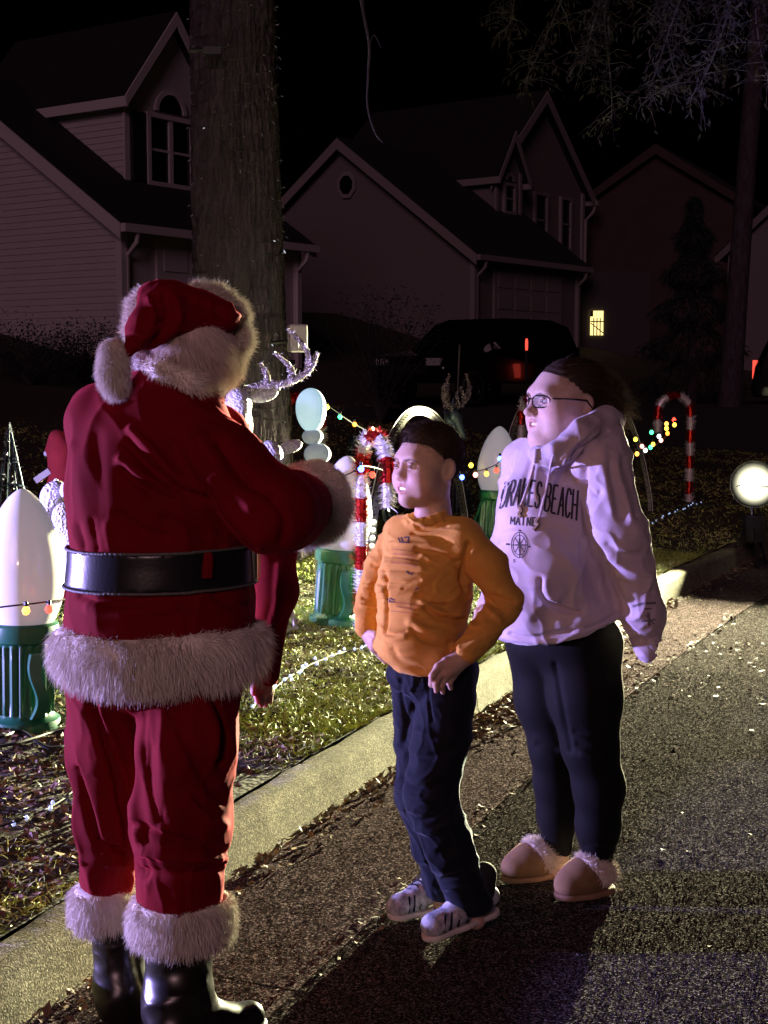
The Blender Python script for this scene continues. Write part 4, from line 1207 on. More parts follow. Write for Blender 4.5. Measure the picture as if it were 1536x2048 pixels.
# black cables on the mulch
cr_ = np.array([on_lawn(x, y) for x, y in [(-60, 1485), (0, 1490), (40, 1478), (70, 1492), (100, 1505), (140, 1496), (175, 1480)]])
cr_ = catmull(cr_, 8); cr_[:, 2] = lz(cr_) + 0.02
tag(MB().tube(cr_, 0.007, 6).build('power_cable', MATS['black_plastic'], None, True), 'black power cable crossing the mulch below the giant bulb', 'cable')
cr_ = np.array([on_lawn(x, y) for x, y in [(-60, 1520), (20, 1508), (70, 1492), (110, 1478), (160, 1470)]])
cr_ = catmull(cr_, 8); cr_[:, 2] = lz(cr_) + 0.028
tag(MB().tube(cr_, 0.006, 6).build('power_cable', MATS['black_plastic'], None, True), 'second black cable lying across the first one on the mulch', 'cable')

# ------------------------------------------------------------------ parked cars
mat('car_paint', (0.004, 0.004, 0.005), 0.12, coat=1.0, spec=0.6)
mat('tyre', (0.01, 0.01, 0.01), 0.8)
mat('alloy', (0.16, 0.16, 0.18), 0.3, metal=1.0)
mat('tail_red', (0.02, 0.001, 0.001), 0.6, emit=(1.0, 0.05, 0.03), estr=0.0)
mat('tail_red_lit', (0.5, 0.02, 0.02), 0.3, emit=(1.0, 0.08, 0.05), estr=1.6)
mat('head_glass', (0.5, 0.5, 0.5), 0.1, spec=0.8)
def car(p, rz, label):
    root = empty('parked_car', p, rz, label, 'car', 'dark cars parked by the houses')
    # local: x forward, z up; side profile lofted across the width
    prof = [(2.30, 0.45), (2.34, 0.75), (2.2, 0.98), (1.15, 1.10), (0.55, 1.62), (0.1, 1.74), (-1.5, 1.74), (-2.05, 1.62), (-2.3, 1.05), (-2.36, 0.6), (-2.3, 0.42)]
    V = []; n = len(prof)
    for yy_, inset in ((-0.93, 1), (-0.86, 0), (0.86, 0), (0.93, 1)):
        for (x, z) in prof:
            k = max(0, z - 1.05) / 0.7
            V.append((x*(0.985 if inset else 1), yy_ * (1 - 0.17*k), z - (0.03 if inset and z > 1.3 else 0)))
    Fc = [tuple(range(n)), tuple(range(4*n-1, 3*n-1, -1))] + [(j*n+i, (j+1)*n+i, (j+1)*n+(i+1) % n, j*n+(i+1) % n) for j in range(3) for i in range(n)]
    body = MB().add(V, Fc).build('body', MATS['car_paint'], root)
    bm = bmesh.new(); bm.from_mesh(body.data); bmesh.ops.recalc_face_normals(bm, faces=bm.faces); bm.to_mesh(body.data); bm.free()
    b = body.modifiers.new('edge', 'BEVEL'); b.width = 0.06; b.segments = 3
    for s in (-1, 1):
        for (x0, x1) in ((0.72, -0.25), (-0.33, -1.25), (-1.33, -1.9)):
            q = [(x0, 1.13), (x1, 1.13), (x1 - (0.02 if x1 > -1.5 else -0.15), 1.6), (x0 - (0.42 if x0 > 0.5 else 0.0), 1.6)]
            Vw = [(x, s*(0.945*(1 - 0.17*max(0, z-1.05)/0.7) + 0.004), z) for x, z in q]
            MB().add(Vw, [(0, 1, 2, 3) if s > 0 else (3, 2, 1, 0)]).build('side_window', MATS['glass_dark'], root)
        for x in (1.42, -1.42):
            ar = MB(); a = np.linspace(0.1, PI - 0.1, 14)
            ar.tube(np.stack([x + 0.42*np.cos(a), 0*a + s*0.93, 0.38 + 0.42*np.sin(a)], 1), 0.035, 6); ar.build('wheel_arch', MATS['car_paint'], root, True)
            wr = MB(); M = np.array(Matrix.Rotation(PI/2, 4, 'X')); M[:3, 3] = (x, s*0.86, 0.36)
            wr.lathe([(0.22, -0.11), (0.33, -0.11), (0.36, -0.07), (0.36, 0.07), (0.33, 0.11), (0.22, 0.11)], 28, M, False)
            wh = wr.build('wheel', MATS['tyre'], root, True)
            rm = MB(); M2 = M.copy(); M2[:3, 3] = (x, s*0.93, 0.36)
            rm.lathe([(0.205, -0.02), (0.235, -0.02), (0.235, 0.02), (0.205, 0.02)], 28, M2, False)
            for k in range(6):
                R6 = M2 @ np.array(Matrix.Rotation(2*PI*k/6, 4, 'Z')); rm.box((0.12, 0, 0), (0.18, 0.045, 0.03), R6)
            rm.lathe([(0.001, -0.03), (0.05, -0.03), (0.05, 0.03), (0.001, 0.03)], 12, M2); rm.build('rim', MATS['alloy'], wh)
        MB().box((2.25, s*0.66, 0.86), (0.14, 0.34, 0.14)).build('headlight', MATS['head_glass'], root)
        MB().box((-2.30, s*0.78, 1.0), (0.08, 0.16, 0.38)).build('tail_light', MATS['tail_red'], root)
        MB().box((0.72, s*1.02, 1.18), (0.12, 0.18, 0.14)).build('mirror', MATS['car_paint'], root)
    MB().box((2.33, 0, 0.72), (0.05, 1.0, 0.2)).build('grille', MATS['black_plastic'], root)
    MB().add([(1.12, -0.76, 1.13), (1.12, 0.76, 1.13), (0.57, 0.68, 1.6), (0.57, -0.68, 1.6)], [(0, 1, 2, 3)]).build('windscreen', MATS['glass_dark'], root)
    return root
wp = at(960, 770, 24.0)
c1z = float(lawn_z(wp[0], 24.9)); 
car1 = car((wp[0] + 0.1, 25.6, wp[2] - 0.36), PI + 0.85, 'glossy black car parked sideways before the cream house')
car1.scale = (0.86, 0.86, 0.86)
p = at(1745, 740, 26.0); car2 = copy_tree(car1); car2.location = (p[0], 26.0, p[2] - 0.85); car2.rotation_euler = (0, 0, math.radians(-20))
car2['label'] = 'black car with a lit tail lamp parked before the mauve house'
for o in car2.children:
    if o.name.startswith('tail_light'): o.data = o.data.copy(); o.data.materials.clear(); o.data.materials.append(MATS['tail_red_lit'])
# driveway slab under the cars
dv = MB(); a, b_ = (wp[0] - 2.2, 22.8), (13.5, 28.0)
dv.box(((a[0]+b_[0])/2, 26.2, wp[2] - 0.36 - 0.65), (b_[0]-a[0], 7.0, 1.3)); tag(dv.build('driveway', MATS['far_ground']), kind='structure')
# red marker lamp on the driveway
p = at(1053, 712, 21.0); rm_ = empty('marker_lamp', p, 0, 'small upright red lamp glowing beside the black car', 'lamp')
MB().tube([np.array((0, 0, -0.4)), np.array((0, 0, 0.08))], 0.02, 8).build('post', MATS['black_plastic'], rm_)
MB().lathe([(0.016, 0.08), (0.020, 0.12), (0.020, 0.22), (0.010, 0.25)], 10).build('lens', MATS['tail_red_lit'], rm_)

# ------------------------------------------------------------------ lamps
mat('lens_hot', (1, 1, 1), 0.3, emit=(1.0, 0.97, 0.66), estr=5.0)
fx, fy, fz = FLOOD_POS
fl = empty('work_light', (fx, fy, -0.012), 0, 'dazzling white work light on a black stand at the edge of the road', 'work light')
M = np.array((Vector((0.2, 4.0, 0.6)) - Vector(FLOOD_POS)).to_track_quat('-Z', 'Y').to_matrix().to_4x4()); M[:3, 3] = (0, 0, fz)
hs = MB(); hs.lathe([(0.05, 0.16), (0.16, 0.12), (0.20, 0.04), (0.20, 0.0), (0.19, 0.0), (0.185, 0.03)], 32, M, False); hs.build('housing', MATS['black_plastic'], fl, True)
ln = MB(); ln.lathe([(0.001, 0.018), (0.05, 0.018), (0.10, 0.018), (0.185, 0.018)], 40, M, False); ln.build('lens', MATS['lens_hot'], fl)
nt = MATS['lens_hot'].node_tree; tcn = nod(nt, 'ShaderNodeTexCoord'); vm = nod(nt, 'ShaderNodeVectorMath', operation='DISTANCE'); vm.inputs[1].default_value = (0, 0, fz)  # emission fading to the rim imitates the lamp's glare halo
nt.links.new(tcn.outputs['Object'], vm.inputs[0]); mr_ = nod(nt, 'ShaderNodeMapRange')
for k_, v_ in ((1, 0.0), (2, 0.19), (3, 1.0), (4, 0.0)): mr_.inputs[k_].default_value = v_
pw_ = nod(nt, 'ShaderNodeMath', operation='POWER'); pw_.inputs[1].default_value = 2.0; ml_ = nod(nt, 'ShaderNodeMath', operation='MULTIPLY'); ml_.inputs[1].default_value = 13.0
nt.links.new(vm.outputs['Value'], mr_.inputs[0]); nt.links.new(mr_.outputs[0], pw_.inputs[0]); nt.links.new(pw_.outputs[0], ml_.inputs[0]); nt.links.new(ml_.outputs[0], nt.nodes['Principled BSDF'].inputs['Emission Strength'])
nt.nodes['Principled BSDF'].inputs['Base Color'].default_value = (0.02, 0.02, 0.02, 1); nt.nodes['Principled BSDF'].inputs['Specular IOR Level'].default_value = 0.0
MB().tube([np.array((0, 0.05, 0.2)), np.array((0, 0.05, fz - 0.1))], 0.018, 8).build('pole', MATS['black_plastic'], fl)
for a in (0.6, 2.7, 4.8):
    MB().tube([np.array((0, 0.05, 0.45)), np.array((0.20*math.cos(a), 0.05 + 0.20*math.sin(a), 0.0))], 0.011, 6).build('leg', MATS['black_plastic'], fl)
MB().box((0.02, 0.06, 0.33), (0.16, 0.14, 0.22)).build('battery_pack', MATS['black_plastic'], fl)
bd = MB(); bd.box((0, -0.010, -0.075), (0.26, 0.004, 0.13), M @ np.array(Matrix.Rotation(0.0, 4, 'X')))
bd.build('barn_door', MATS['black_plastic'], fl)
FLOOD = lamp('flood_lamp', 'SPOT', (fx - 0.01, fy - 0.03, fz + 0.0), 29000, (1.0, 0.95, 0.56), 0.02, target=(-0.55, 5.8, 0.75), spot=math.radians(74), blend=0.55, parent=fl)

vx, vy, vz = VIOLET_POS
vl = empty('garden_flood', (vx, vy, float(lawn_z(vx, vy))), 0, 'violet garden flood lamp on a short stake in the lawn', 'lamp')
zz0 = vz - vl.location.z
mat('lens_violet', (0.6, 0.4, 1.0), 0.3, emit=(0.5, 0.28, 1.0), estr=12)
MB().tube([np.array((0, 0, -0.05)), np.array((0, 0, zz0 - 0.06))], 0.015, 8).build('stake', MATS['black_plastic'], vl)
MB().box((-0.06, 0, zz0), (0.08, 0.22, 0.16)).build('housing', MATS['black_plastic'], vl)
MB().box((-0.016, 0, zz0), (0.008, 0.19, 0.13)).build('lens', MATS['lens_violet'], vl)
VIOLET = lamp('violet_lamp', 'SPOT', (vx + 0.02, vy, vz), 6200, (0.44, 0.36, 1.0), 0.07, target=(0.5, 4.1, 1.0), spot=math.radians(98), blend=0.5, parent=vl)

sx, sy, sz = FILL_POS  # added fill light for the sides turned to the camera
sl = empty('fill_lamp', (sx, sy, 0), 0, 'added warm fill lamp on a black post, unseen behind the viewer', 'lamp')
MB().tube([np.array((0, 0, -0.02)), np.array((0, 0, sz - 0.2))], 0.04, 10).build('post', MATS['black_plastic'], sl)
MB().lathe([(0.06, sz - 0.22), (0.12, sz - 0.2), (0.12, sz - 0.18), (0.05, sz - 0.17)], 16).build('collar', MATS['black_plastic'], sl)
FILL = lamp('fill_lamp_light', 'POINT', (sx, sy, sz), 82, (1.0, 0.57, 0.50), 0.16, parent=sl)
# ------------------------------------------------------------------ people: materials
mat('skin', (0.60, 0.38, 0.30), 0.55, attr='Col', sss=0.15, var=0.16, vscale=55, spec=0.3, bump=0.35, bscale=260, bdist=0.0012)
mat('eye_white', (0.75, 0.73, 0.70), 0.15)
mat('iris', (0.06, 0.04, 0.03), 0.1)
mat('teeth', (0.78, 0.74, 0.66), 0.25)
mat('hair_dark', (0.034, 0.021, 0.014), 0.5, spec=0.35)
mat('hair_curl', (0.10, 0.064, 0.038), 0.55, spec=0.3)  # paler than the other hair to imitate strands lit from behind
mat('hair_brown', (0.042, 0.027, 0.018), 0.75, spec=0.12)
mat('hoodie', (0.53, 0.45, 0.52), 0.9, spec=0.1, var=0.06, vscale=40, bump=0.5, bscale=420, bdist=0.0012, sheen=0.6, sheen_tint=(0.9, 0.85, 0.9))
mat('leggings', (0.0045, 0.0045, 0.005), 0.75, spec=0.1, bump=0.3, bscale=500, bdist=0.001, sheen=0.05, sheen_tint=(0.8, 0.8, 0.7))
mat('suede', (0.22, 0.135, 0.07), 0.9, spec=0.1, var=0.2, vscale=40, bump=0.4, bscale=300, bdist=0.001, sheen=0.3, sheen_tint=(0.8, 0.5, 0.35))
mat('sole', (0.26, 0.15, 0.09), 0.8)
mat('fleece', (0.78, 0.70, 0.62), 0.9, spec=0.1, sheen=0.3, sheen_tint=(1, 1, 1))
mat('print_dark', (0.018, 0.015, 0.022), 0.8)
mat('print_grey', (0.16, 0.14, 0.17), 0.8)
mat('cord', (0.60, 0.50, 0.54), 0.85)
mat('cord_knot', (0.28, 0.21, 0.16), 0.85, var=0.4, vscale=200)
mat('frame_black', (0.008, 0.008, 0.009), 0.25)
mat('lens', (0.9, 0.92, 0.95), 0.03, alpha=0.10, spec=1.0)
mat('shirt_orange', (0.66, 0.345, 0.075), 0.85, spec=0.1, var=0.14, vscale=30, bump=0.5, bscale=380, bdist=0.0012, sheen=0.15, sheen_tint=(1, 0.8, 0.6))
mat('shirt_print', (0.52, 0.19, 0.05), 0.85, var=0.35, vscale=70)
mat('shirt_print_dark', (0.10, 0.05, 0.06), 0.85, var=0.5, vscale=120)
mat('jeans_navy', (0.009, 0.012, 0.020), 0.8, spec=0.1, var=0.4, vscale=25, bump=0.4, bscale=500, bdist=0.001, sheen=0.25, sheen_tint=(0.6, 0.7, 0.9))
mat('sock', (0.01, 0.01, 0.011), 0.9)
mat('shoe_grey', (0.62, 0.64, 0.70), 0.55, var=0.85, vscale=42, col2=(0.05, 0.07, 0.12), stretch=(1, 1, 0.45), bump=0.5, bscale=60, bdist=0.002)
mat('shoe_sole', (0.62, 0.57, 0.55), 0.5)
mat('velvet_red', (0.18, 0.002, 0.007), 0.9, spec=0.12, var=0.25, vscale=6, bump=0.25, bscale=600, bdist=0.0008, sheen=0.35, sheen_tint=(0.9, 0.05, 0.10))
mat('fur_white', (0.80, 0.74, 0.66), 0.85, spec=0.15)
mat('white_hair', (0.72, 0.62, 0.55), 0.7)
mat('belt_leather', (0.010, 0.010, 0.011), 0.28, bump=0.25, bscale=140, bdist=0.001, spec=0.6)
mat('belt_edge', (0.10, 0.095, 0.09), 0.6)
mat('buckle', (0.75, 0.70, 0.55), 0.25, metal=1.0)
mat('boot_leather', (0.010, 0.008, 0.007), 0.30, bump=0.15, bscale=90, bdist=0.001, spec=0.6)

SK_ADULT = np.array((0.58, 0.41, 0.33)); SK_BOY = np.array((0.56, 0.39, 0.30))

def make_head(c, fwd, sc, skin, full=0.0, pitch=0.0, mouth=0.006, roll=0.0, neck=None, jaw=0.030, nr=0.056, child=False, smile=0.0):
    """c: world point between the ears at eye level. Returns V, Q, colours, to-world function."""
    B = []
    B.append((ell((0, -0.018, 0.032), (0.074, 0.094, 0.086)), 0.0))
    B.append((ell((0, 0.030, -0.022), (0.062 + 0.012*full, 0.062, 0.086)), 0.05))
    B.append((cap((0.045, -0.005, -0.065), (0.012, 0.062, -0.096), jaw + 0.012*full, jaw*0.72), 0.035))
    B.append((cap((-0.045, -0.005, -0.065), (-0.012, 0.062, -0.096), jaw + 0.012*full, jaw*0.72), 0.035))
    for s in (-1, 1):
        B.append((ell((s*0.040, 0.052, -0.036), (0.030 + 0.008*full, 0.030, 0.032 + 0.008*full)), 0.03))
    B.append((cap((-0.034, 0.074, 0.020), (0.034, 0.074, 0.020), 0.0135 if child else 0.016), 0.025))
    if full:
        B.append((ell((0, 0.030, -0.115), (0.058, 0.058, 0.034)), 0.04))
        for s in (-1, 1): B.append((ell((s*0.048, 0.028, -0.066), (0.034, 0.045, 0.040)), 0.03))
    if child:
        B.append((cap((0, 0.078, 0.004), (0, 0.097, -0.026), 0.008, 0.0105), 0.022))
        B.append((ell((0, 0.101, -0.029), (0.0125, 0.0105, 0.010)), 0.012))
        for s in (-1, 1): B.append((ell((s*0.040, 0.045, -0.048), (0.032, 0.034, 0.036)), 0.03))
    else:
        B.append((cap((0, 0.084, 0.010), (0, 0.106, -0.028), 0.0075, 0.0105), 0.018))
        B.append((ell((0, 0.109, -0.032), (0.0125, 0.011, 0.010)), 0.010))
    for s in (-1, 1): B.append((ell((s*0.012, 0.092 if child else 0.098, -0.033 if child else -0.035), (0.0085, 0.010, 0.0075)), 0.008))
    B.append((ell((0, 0.078, -0.062), (0.030, 0.018, 0.020)), 0.02))
    B.append((ell((0, 0.080, -0.098), (0.019, 0.016, 0.014)), 0.02))
    lips = []
    for s in (-1, 1):
        lips += [cap((0, 0.0975, -0.0545), (s*0.013, 0.094, -0.0565), 0.0055, 0.005), cap((s*0.013, 0.094, -0.0565), (s*(0.026 + smile*0.4), 0.083 - smile, -0.062 + smile), 0.005, 0.0025)]
        lips += [cap((0, 0.095, -0.0690 - mouth), (s*0.014, 0.091, -0.0680 - mouth*0.8), 0.0065, 0.0055), cap((s*0.014, 0.091, -0.0680 - mouth*0.8), (s*(0.026 + smile*0.4), 0.083 - smile, -0.062 + smile), 0.0055, 0.0025)]
    nk = neck if neck is not None else (0, -0.035, -0.22)
    B.append((cap((0, -0.020, -0.07), nk, nr + 0.012*full, nr + 0.004 + 0.012*full), 0.03))
    for s in (-1, 1):
        R_ = np.array(Matrix.Rotation(s*0.35, 3, 'Z') @ Matrix.Rotation(0.25, 3, 'X'))
        B.append((ell((s*0.078, -0.016, -0.012), (0.009, 0.019, 0.032), R_), 0.010))
    subs = []
    for s in (-1, 1):
        subs.append((ell((s*0.033, 0.096, 0.002), (0.021, 0.017, 0.012)), 0.016))
        R_ = np.array(Matrix.Rotation(s*0.35, 3, 'Z') @ Matrix.Rotation(0.25, 3, 'X'))
        subs.append((ell((s*0.087, -0.010, -0.010), (0.008, 0.010, 0.020), R_), 0.006))
        subs.append((ell((s*0.0065, 0.104, -0.043), (0.004, 0.006, 0.004)), 0.003))
    gap = ell((0, 0.100, -0.0625 - mouth*0.5), (0.020, 0.018, 0.0012 + mouth*0.75))
    def f(P):
        d = None
        for g, k in B:
            e = g(P); d = e if d is None else smin(d, e, k)
        for g in lips: d = smin(d, g(P), 0.004)
        for g, k in subs: d = smax(d, -g(P), k)
        return smax(d, -gap(P), 0.002)
    def colour(V):
        col = np.tile(skin, (len(V), 1)); V32 = V.astype(np.float32)
        return paint(V, V32, col)
    def paint(V, V32, col):
        dl = np.min([g(V32) for g in lips], 0); t = np.clip(1 - dl/0.0025, 0, 1)[:, None] * 0.6
        col = col*(1-t) + np.array((0.50, 0.17, 0.16))*t
        for s in (-1, 1):
            dc = np.linalg.norm((V - [s*0.045, 0.07, -0.035]) / [0.03, 0.04, 0.025], axis=1); t = (np.exp(-dc**2)*0.30)[:, None]
            col = col*(1-t) + np.array((0.62, 0.24, 0.20))*t
            pb = np.array([(s*0.015, 0.016), (s*0.032, 0.0215), (s*0.050, 0.014)]); db = np.full(len(V), 9.0)
            for i in range(2):
                a = pb[i]; b = pb[i+1]; ab = b - a; q = V[:, [0, 2]] - a; tt = np.clip(q @ ab/(ab @ ab), 0, 1)
                db = np.minimum(db, np.linalg.norm(q - tt[:, None]*ab, axis=1))
            t = (np.clip(1.25 - db/0.0042, 0, 0.8)*(V[:, 1] > 0.04))[:, None]; col = col*(1-t) + np.array((0.05, 0.03, 0.02))*t
        return col
    fw = np.array([fwd[0], fwd[1], 0.0]); fw /= np.linalg.norm(fw); lf = np.array([-fw[1], fw[0], 0]); up = np.array([0, 0, 1.0])
    cp, sp = math.cos(pitch), math.sin(pitch); fw2 = fw*cp - up*sp; up2 = up*cp + fw*sp
    cr, sr = math.cos(roll), math.sin(roll); lf2 = lf*cr + up2*sr; up3 = up2*cr - lf*sr
    sc = np.asarray(sc, float); c = np.asarray(c, float)
    Rm = np.stack([lf2*sc[0], fw2*sc[1], up3*sc[2]], 0)
    def tw(P): return np.asarray(P, float) @ Rm + c
    Ri = np.linalg.inv(Rm).astype(np.float32); c32 = c.astype(np.float32); ms = float(sc.min())
    def loc(P): return (P - c32) @ Ri
    def fw_(P): return f(loc(P)) * ms
    ctr = tw([(0, 0, -0.03)])[0]
    fw_ = mod(fw_, (ctr - 0.22, ctr + 0.22))
    return fw_, colour, tw, loc

def head_extras(root, tw, hd, blink=0.0):
    for s in (-1, 1):
        V, Q = nets(ell((0, 0, 0), (0.0135,)*3), 0.003, 0.004)
        e = link('eye', mesh_np('eye', tw(V + [s*0.0325, 0.0765, 0.001]), Q, [MATS['eye_white']]), root, True)
        V, Q = nets(ell((0, 0, 0), (0.0068, 0.003, 0.0068)), 0.0015, 0.003)
        link('iris', mesh_np('iris', tw(V + [s*0.0325 + 0.0, 0.0885, 0.001]), Q, [MATS['iris']]), e, True)
        for (zo, th, bk) in ((0.0075, 0.0045, 0.0), (-0.0075, 0.0035, 0.0)):
            a = np.linspace(-0.8, 0.8, 9)
            pts = np.stack([s*0.0325 + 0.0150*np.sin(a), 0.0765 + 0.0145*np.cos(a)*0.97, 0.001 + zo*np.cos(a*0.9) + 0*a], 1)
            m = MB(); m.tube(tw(pts), th*np.array([0.5] + [1]*7 + [0.5])*0.9, 6)
            Vm = np.concatenate(m.v); me = mesh_np('eyelid', Vm, np.array([f for f in m.f if len(f) == 4]), [MATS['skin']], True, np.tile(SK_ADULT*0.8, (len(Vm), 1)))
            link('eyelid', me, root, True)
def teeth_part(root, tw, z=-0.0655, w_=0.017):
    m = MB()
    for k in range(6):
        x = (k - 2.5)*w_/3.0; m.box((x, 0.0905 - 14*x*x, z), (w_/3.1, 0.004, 0.008))
    V = tw(np.concatenate(m.v)); me = bpy.data.meshes.new('teeth'); me.from_pydata(V.tolist(), [], m.f); me.materials.append(MATS['teeth'])
    link('teeth', me, root, True)

def hand(wrist, knuck, tips, thumb, rw, rf=0.0078, nrm=None):
    """palm from wrist to knuckle line (two end points), fingers bent towards tips. World points; returns sdf"""
    wrist = np.asarray(wrist); k0, k1 = [np.asarray(v) for v in knuck]; fs = []
    fs.append(cap(wrist, (k0+k1)/2, rw, rw*0.72)); kn = [k0*(1-t) + k1*t for t in (0, 0.34, 0.67, 1.0)]
    for p in kn: fs.append(cap(wrist*0.55 + p*0.45, p, rw*0.5, rf*1.35))
    P = union(fs, 0.012); F_ = []
    for p, (m_, e) in zip(kn, tips):
        F_ += chain([p, np.asarray(m_), np.asarray(e)], [rf*1.12, rf, rf*0.85])
    t0 = wrist*0.62 + k0*0.38
    F_ += chain([t0, np.asarray(thumb[0]), np.asarray(thumb[1])], [rf*1.5, rf*1.25, rf])
    def f(X):
        d = P(X)
        for g in F_: d = smin(d, g(X), 0.004)
        return d
    allp = [P.bb] + [g.bb for g in F_]
    return mod(f, (np.min([b[0] for b in allp], 0), np.max([b[1] for b in allp], 0)))

def body_mesh(root, head, fs, skin, h=0.0036):
    """one continuous skin surface: head, neck, trunk, limbs and hands grown together"""
    g = union(fs, 0.01); hf, colour, tw, loc = head
    def f(P):
        Pf = P.reshape(-1, 3); lo = Pf.min(0) - 0.03; hi = Pf.max(0) + 0.03
        if (hf.bb[0] > hi).any() or (hf.bb[1] < lo).any(): return g(P)
        return smin(hf(P), g(P), 0.015)
    f = mod(f, (np.minimum(hf.bb[0], g.bb[0]), np.maximum(hf.bb[1], g.bb[1])))
    V, Q = nets(f, h, 0.01); V = smooth_mesh(V, Q, 1, 0.4)
    L = loc(V.astype(np.float32)).astype(float); col = np.tile(skin, (len(V), 1))
    nearh = np.abs(L).max(1) < 0.14; col[nearh] = colour(L[nearh])
    return link('body', mesh_np('body', V, Q, [MATS['skin']], True, col), root, True)

def fur_obj(name, f, h, m, root, n, L, wd, lean=(0, 0, -1), la=0.5, jit=0.4, seed=1, bb=None, clump=0.35, curl=0.4, mask=None, lump=0.004):
    V, Q = nets(f, h, 0.02, bb); V = smooth_mesh(V, Q, 1)
    N = normals(V, Q); V = V + N*(lump*wav(V, 60, seed, 2))[:, None]
    p, nn = sample(V, Q, n, mask(V) if mask else None, seed)
    Vs, Qs = strands(p, nn, L, wd, lean, la, jit, 3, seed, curl, clump)
    Va, Qa = merge([(V, Q), (Vs, Qs)])
    return link(name, mesh_np(name, Va, Qa, [m]), root, True)

# decals: print lying on cloth, found by casting on to the real surface
def bvh(V, Q): return BVHTree.FromPolygons(V.tolist(), Q.tolist())
def drape(tree_, pts, off=0.0015):
    o = Vector((0, 0, CAMZ)); out = []
    for x, y in pts:
        d = Vector(ray(x, y)).normalized(); h = tree_.ray_cast(o, d, 12.0)
        out.append(None if h[0] is None else np.array(h[0]) - np.array(d)*off)
    return out
def strokes(name, tree_, segs, m, parent, off=0.0015, step=1.5):
    """segs: list of (polyline px, width px)"""
    V = []; Fq = []
    for pl, wd in segs:
        pl = np.array(pl, float)
        for i in range(len(pl) - 1):
            a, b = pl[i], pl[i+1]; d = b - a; L = np.linalg.norm(d)
            if L < 1e-6: continue
            d /= L; nn = np.array([-d[1], d[0]])*wd/2; n = max(1, int(L/step)); mcols = max(1, int(wd/step))
            pts = []
            for t in np.linspace(0, L, n + 1):
                for s in np.linspace(-1, 1, mcols + 1): pts.append(a + d*t + nn*s)
            H = drape(tree_, pts, off); base = len(V); ok = [h is not None for h in H]
            V += [h if h is not None else np.zeros(3) for h in H]; c = mcols + 1
            for r_ in range(n):
                for k in range(mcols):
                    q = (r_*c+k, r_*c+k+1, (r_+1)*c+k+1, (r_+1)*c+k)
                    if all(ok[j] for j in q):
                        P4 = [H[j] for j in q]
                        if max(np.linalg.norm(P4[0]-P4[2]), np.linalg.norm(P4[1]-P4[3])) < 0.05: Fq.append([base + j for j in q])
    if not Fq: return None
    return link(name, mesh_np(name, np.array(V), np.array(Fq), [m], False), parent, True)

def quadrant_cut(f, cut, bb=None):
    """intersection of a solid with a half space given by function cut(P) < 0"""
    def g(P): return smax(f(P), cut(P), 0.006)
    return mod(g, bb if bb is not None else f.bb)
# ------------------------------------------------------------------ the woman
W = 4.45
def q(x, y, dy=0.0): return at(x, y, W + dy)
def rp(px): return px * W / F
gp = on_road(1150, 1795)
wo = empty('person', (gp[0], W, 0), 0, 'person with glasses in pale lilac hoodie, black leggings and tan slippers', 'person')
arm = chain([q(1200, 905, -0.11), q(1243, 1075, -0.17), q(1288, 1225, -0.16), q(1298, 1302, -0.15)], [rp(58), rp(51), rp(41), rp(25)])
farm = chain([q(1048, 925, 0.12), q(1022, 1090, 0.22), q(976, 1206, 0.10)], [rp(48), rp(42), rp(20)])
torso = union([cap(q(1122, 945), q(1118, 1080), rp(86), rp(112), (1, 0.95, 1)), cap(q(1118, 1080), q(1122, 1235), rp(116), rp(112), (1, 0.95, 1)),
               ell(q(1092, 1130, -0.05), (rp(104), rp(104), rp(112))), cap(q(1056, 925, 0.12), q(1192, 912, -0.11), rp(46), rp(50)),
               ell(q(1070, 1010, -0.04), (rp(68), rp(75), rp(66))), ell(q(1175, 1190, 0.02), (rp(70), rp(90), rp(90))), cap(q(1095, 1240, -0.02), q(1160, 1235, -0.02), rp(104), rp(104))], 0.06)
zh0 = q(1075, 1288)[2]; xh0 = q(1075, 1288)[0]
def hem(P): return (zh0 + 0.42*np.maximum(P[..., 0] - xh0 - 0.10, 0) + 0.08*np.maximum(xh0 - P[..., 0], 0) + 0.05*(P[..., 1] - W)) - P[..., 2]
tor2 = quadrant_cut(torso, hem_cut([960, 1005, 1055, 1110, 1160, 1250, 1320], [1268, 1278, 1291, 1290, 1278, 1232, 1200], W))
hood = []
for (pts, rr_) in (([(1082, 912, -0.17), (1112, 900, -0.20), (1160, 862, -0.19), (1208, 836, -0.10), (1226, 838, 0.03), (1200, 850, 0.14), (1130, 880, 0.15), (1075, 900, 0.02), (1082, 912, -0.17)], (17, 19, 22, 24, 26, 26, 22, 18, 17)),
                   ([(1098, 922, -0.19), (1135, 906, -0.20), (1180, 872, -0.18), (1222, 866, -0.06), (1226, 872, 0.10), (1170, 890, 0.20)], (13, 15, 18, 20, 22, 24))):
    hood += chain([q(*p) for p in pts], [rp(v) for v in rr_])
armU = union(arm, 0.03); farmU = union(farm, 0.03); hoodU = union(hood, 0.014)
cuff_n = q(1297, 1300, -0.16)
hole = cap(q(1300, 1270, -0.17), q(1322, 1345, -0.12), rp(16), rp(26))
def hoodie_f(P):
    d = smin(tor2(P), armU(P), 0.022); d = smin(d, farmU(P), 0.03)
    d = smin(d, hoodU(P), 0.014)
    d = smax(d, -neckhole(P), 0.01)
    return smax(d, -hole(P), 0.004)
neckhole = cap(q(1128, 760, -0.02), q(1100, 893, -0.10), rp(60), rp(26))
allbb = [tor2.bb, armU.bb, farmU.bb, hoodU.bb]
hoodie_f = mod(hoodie_f, (np.min([b[0] for b in allbb], 0), np.max([b[1] for b in allbb], 0)))
A_ = 0.006
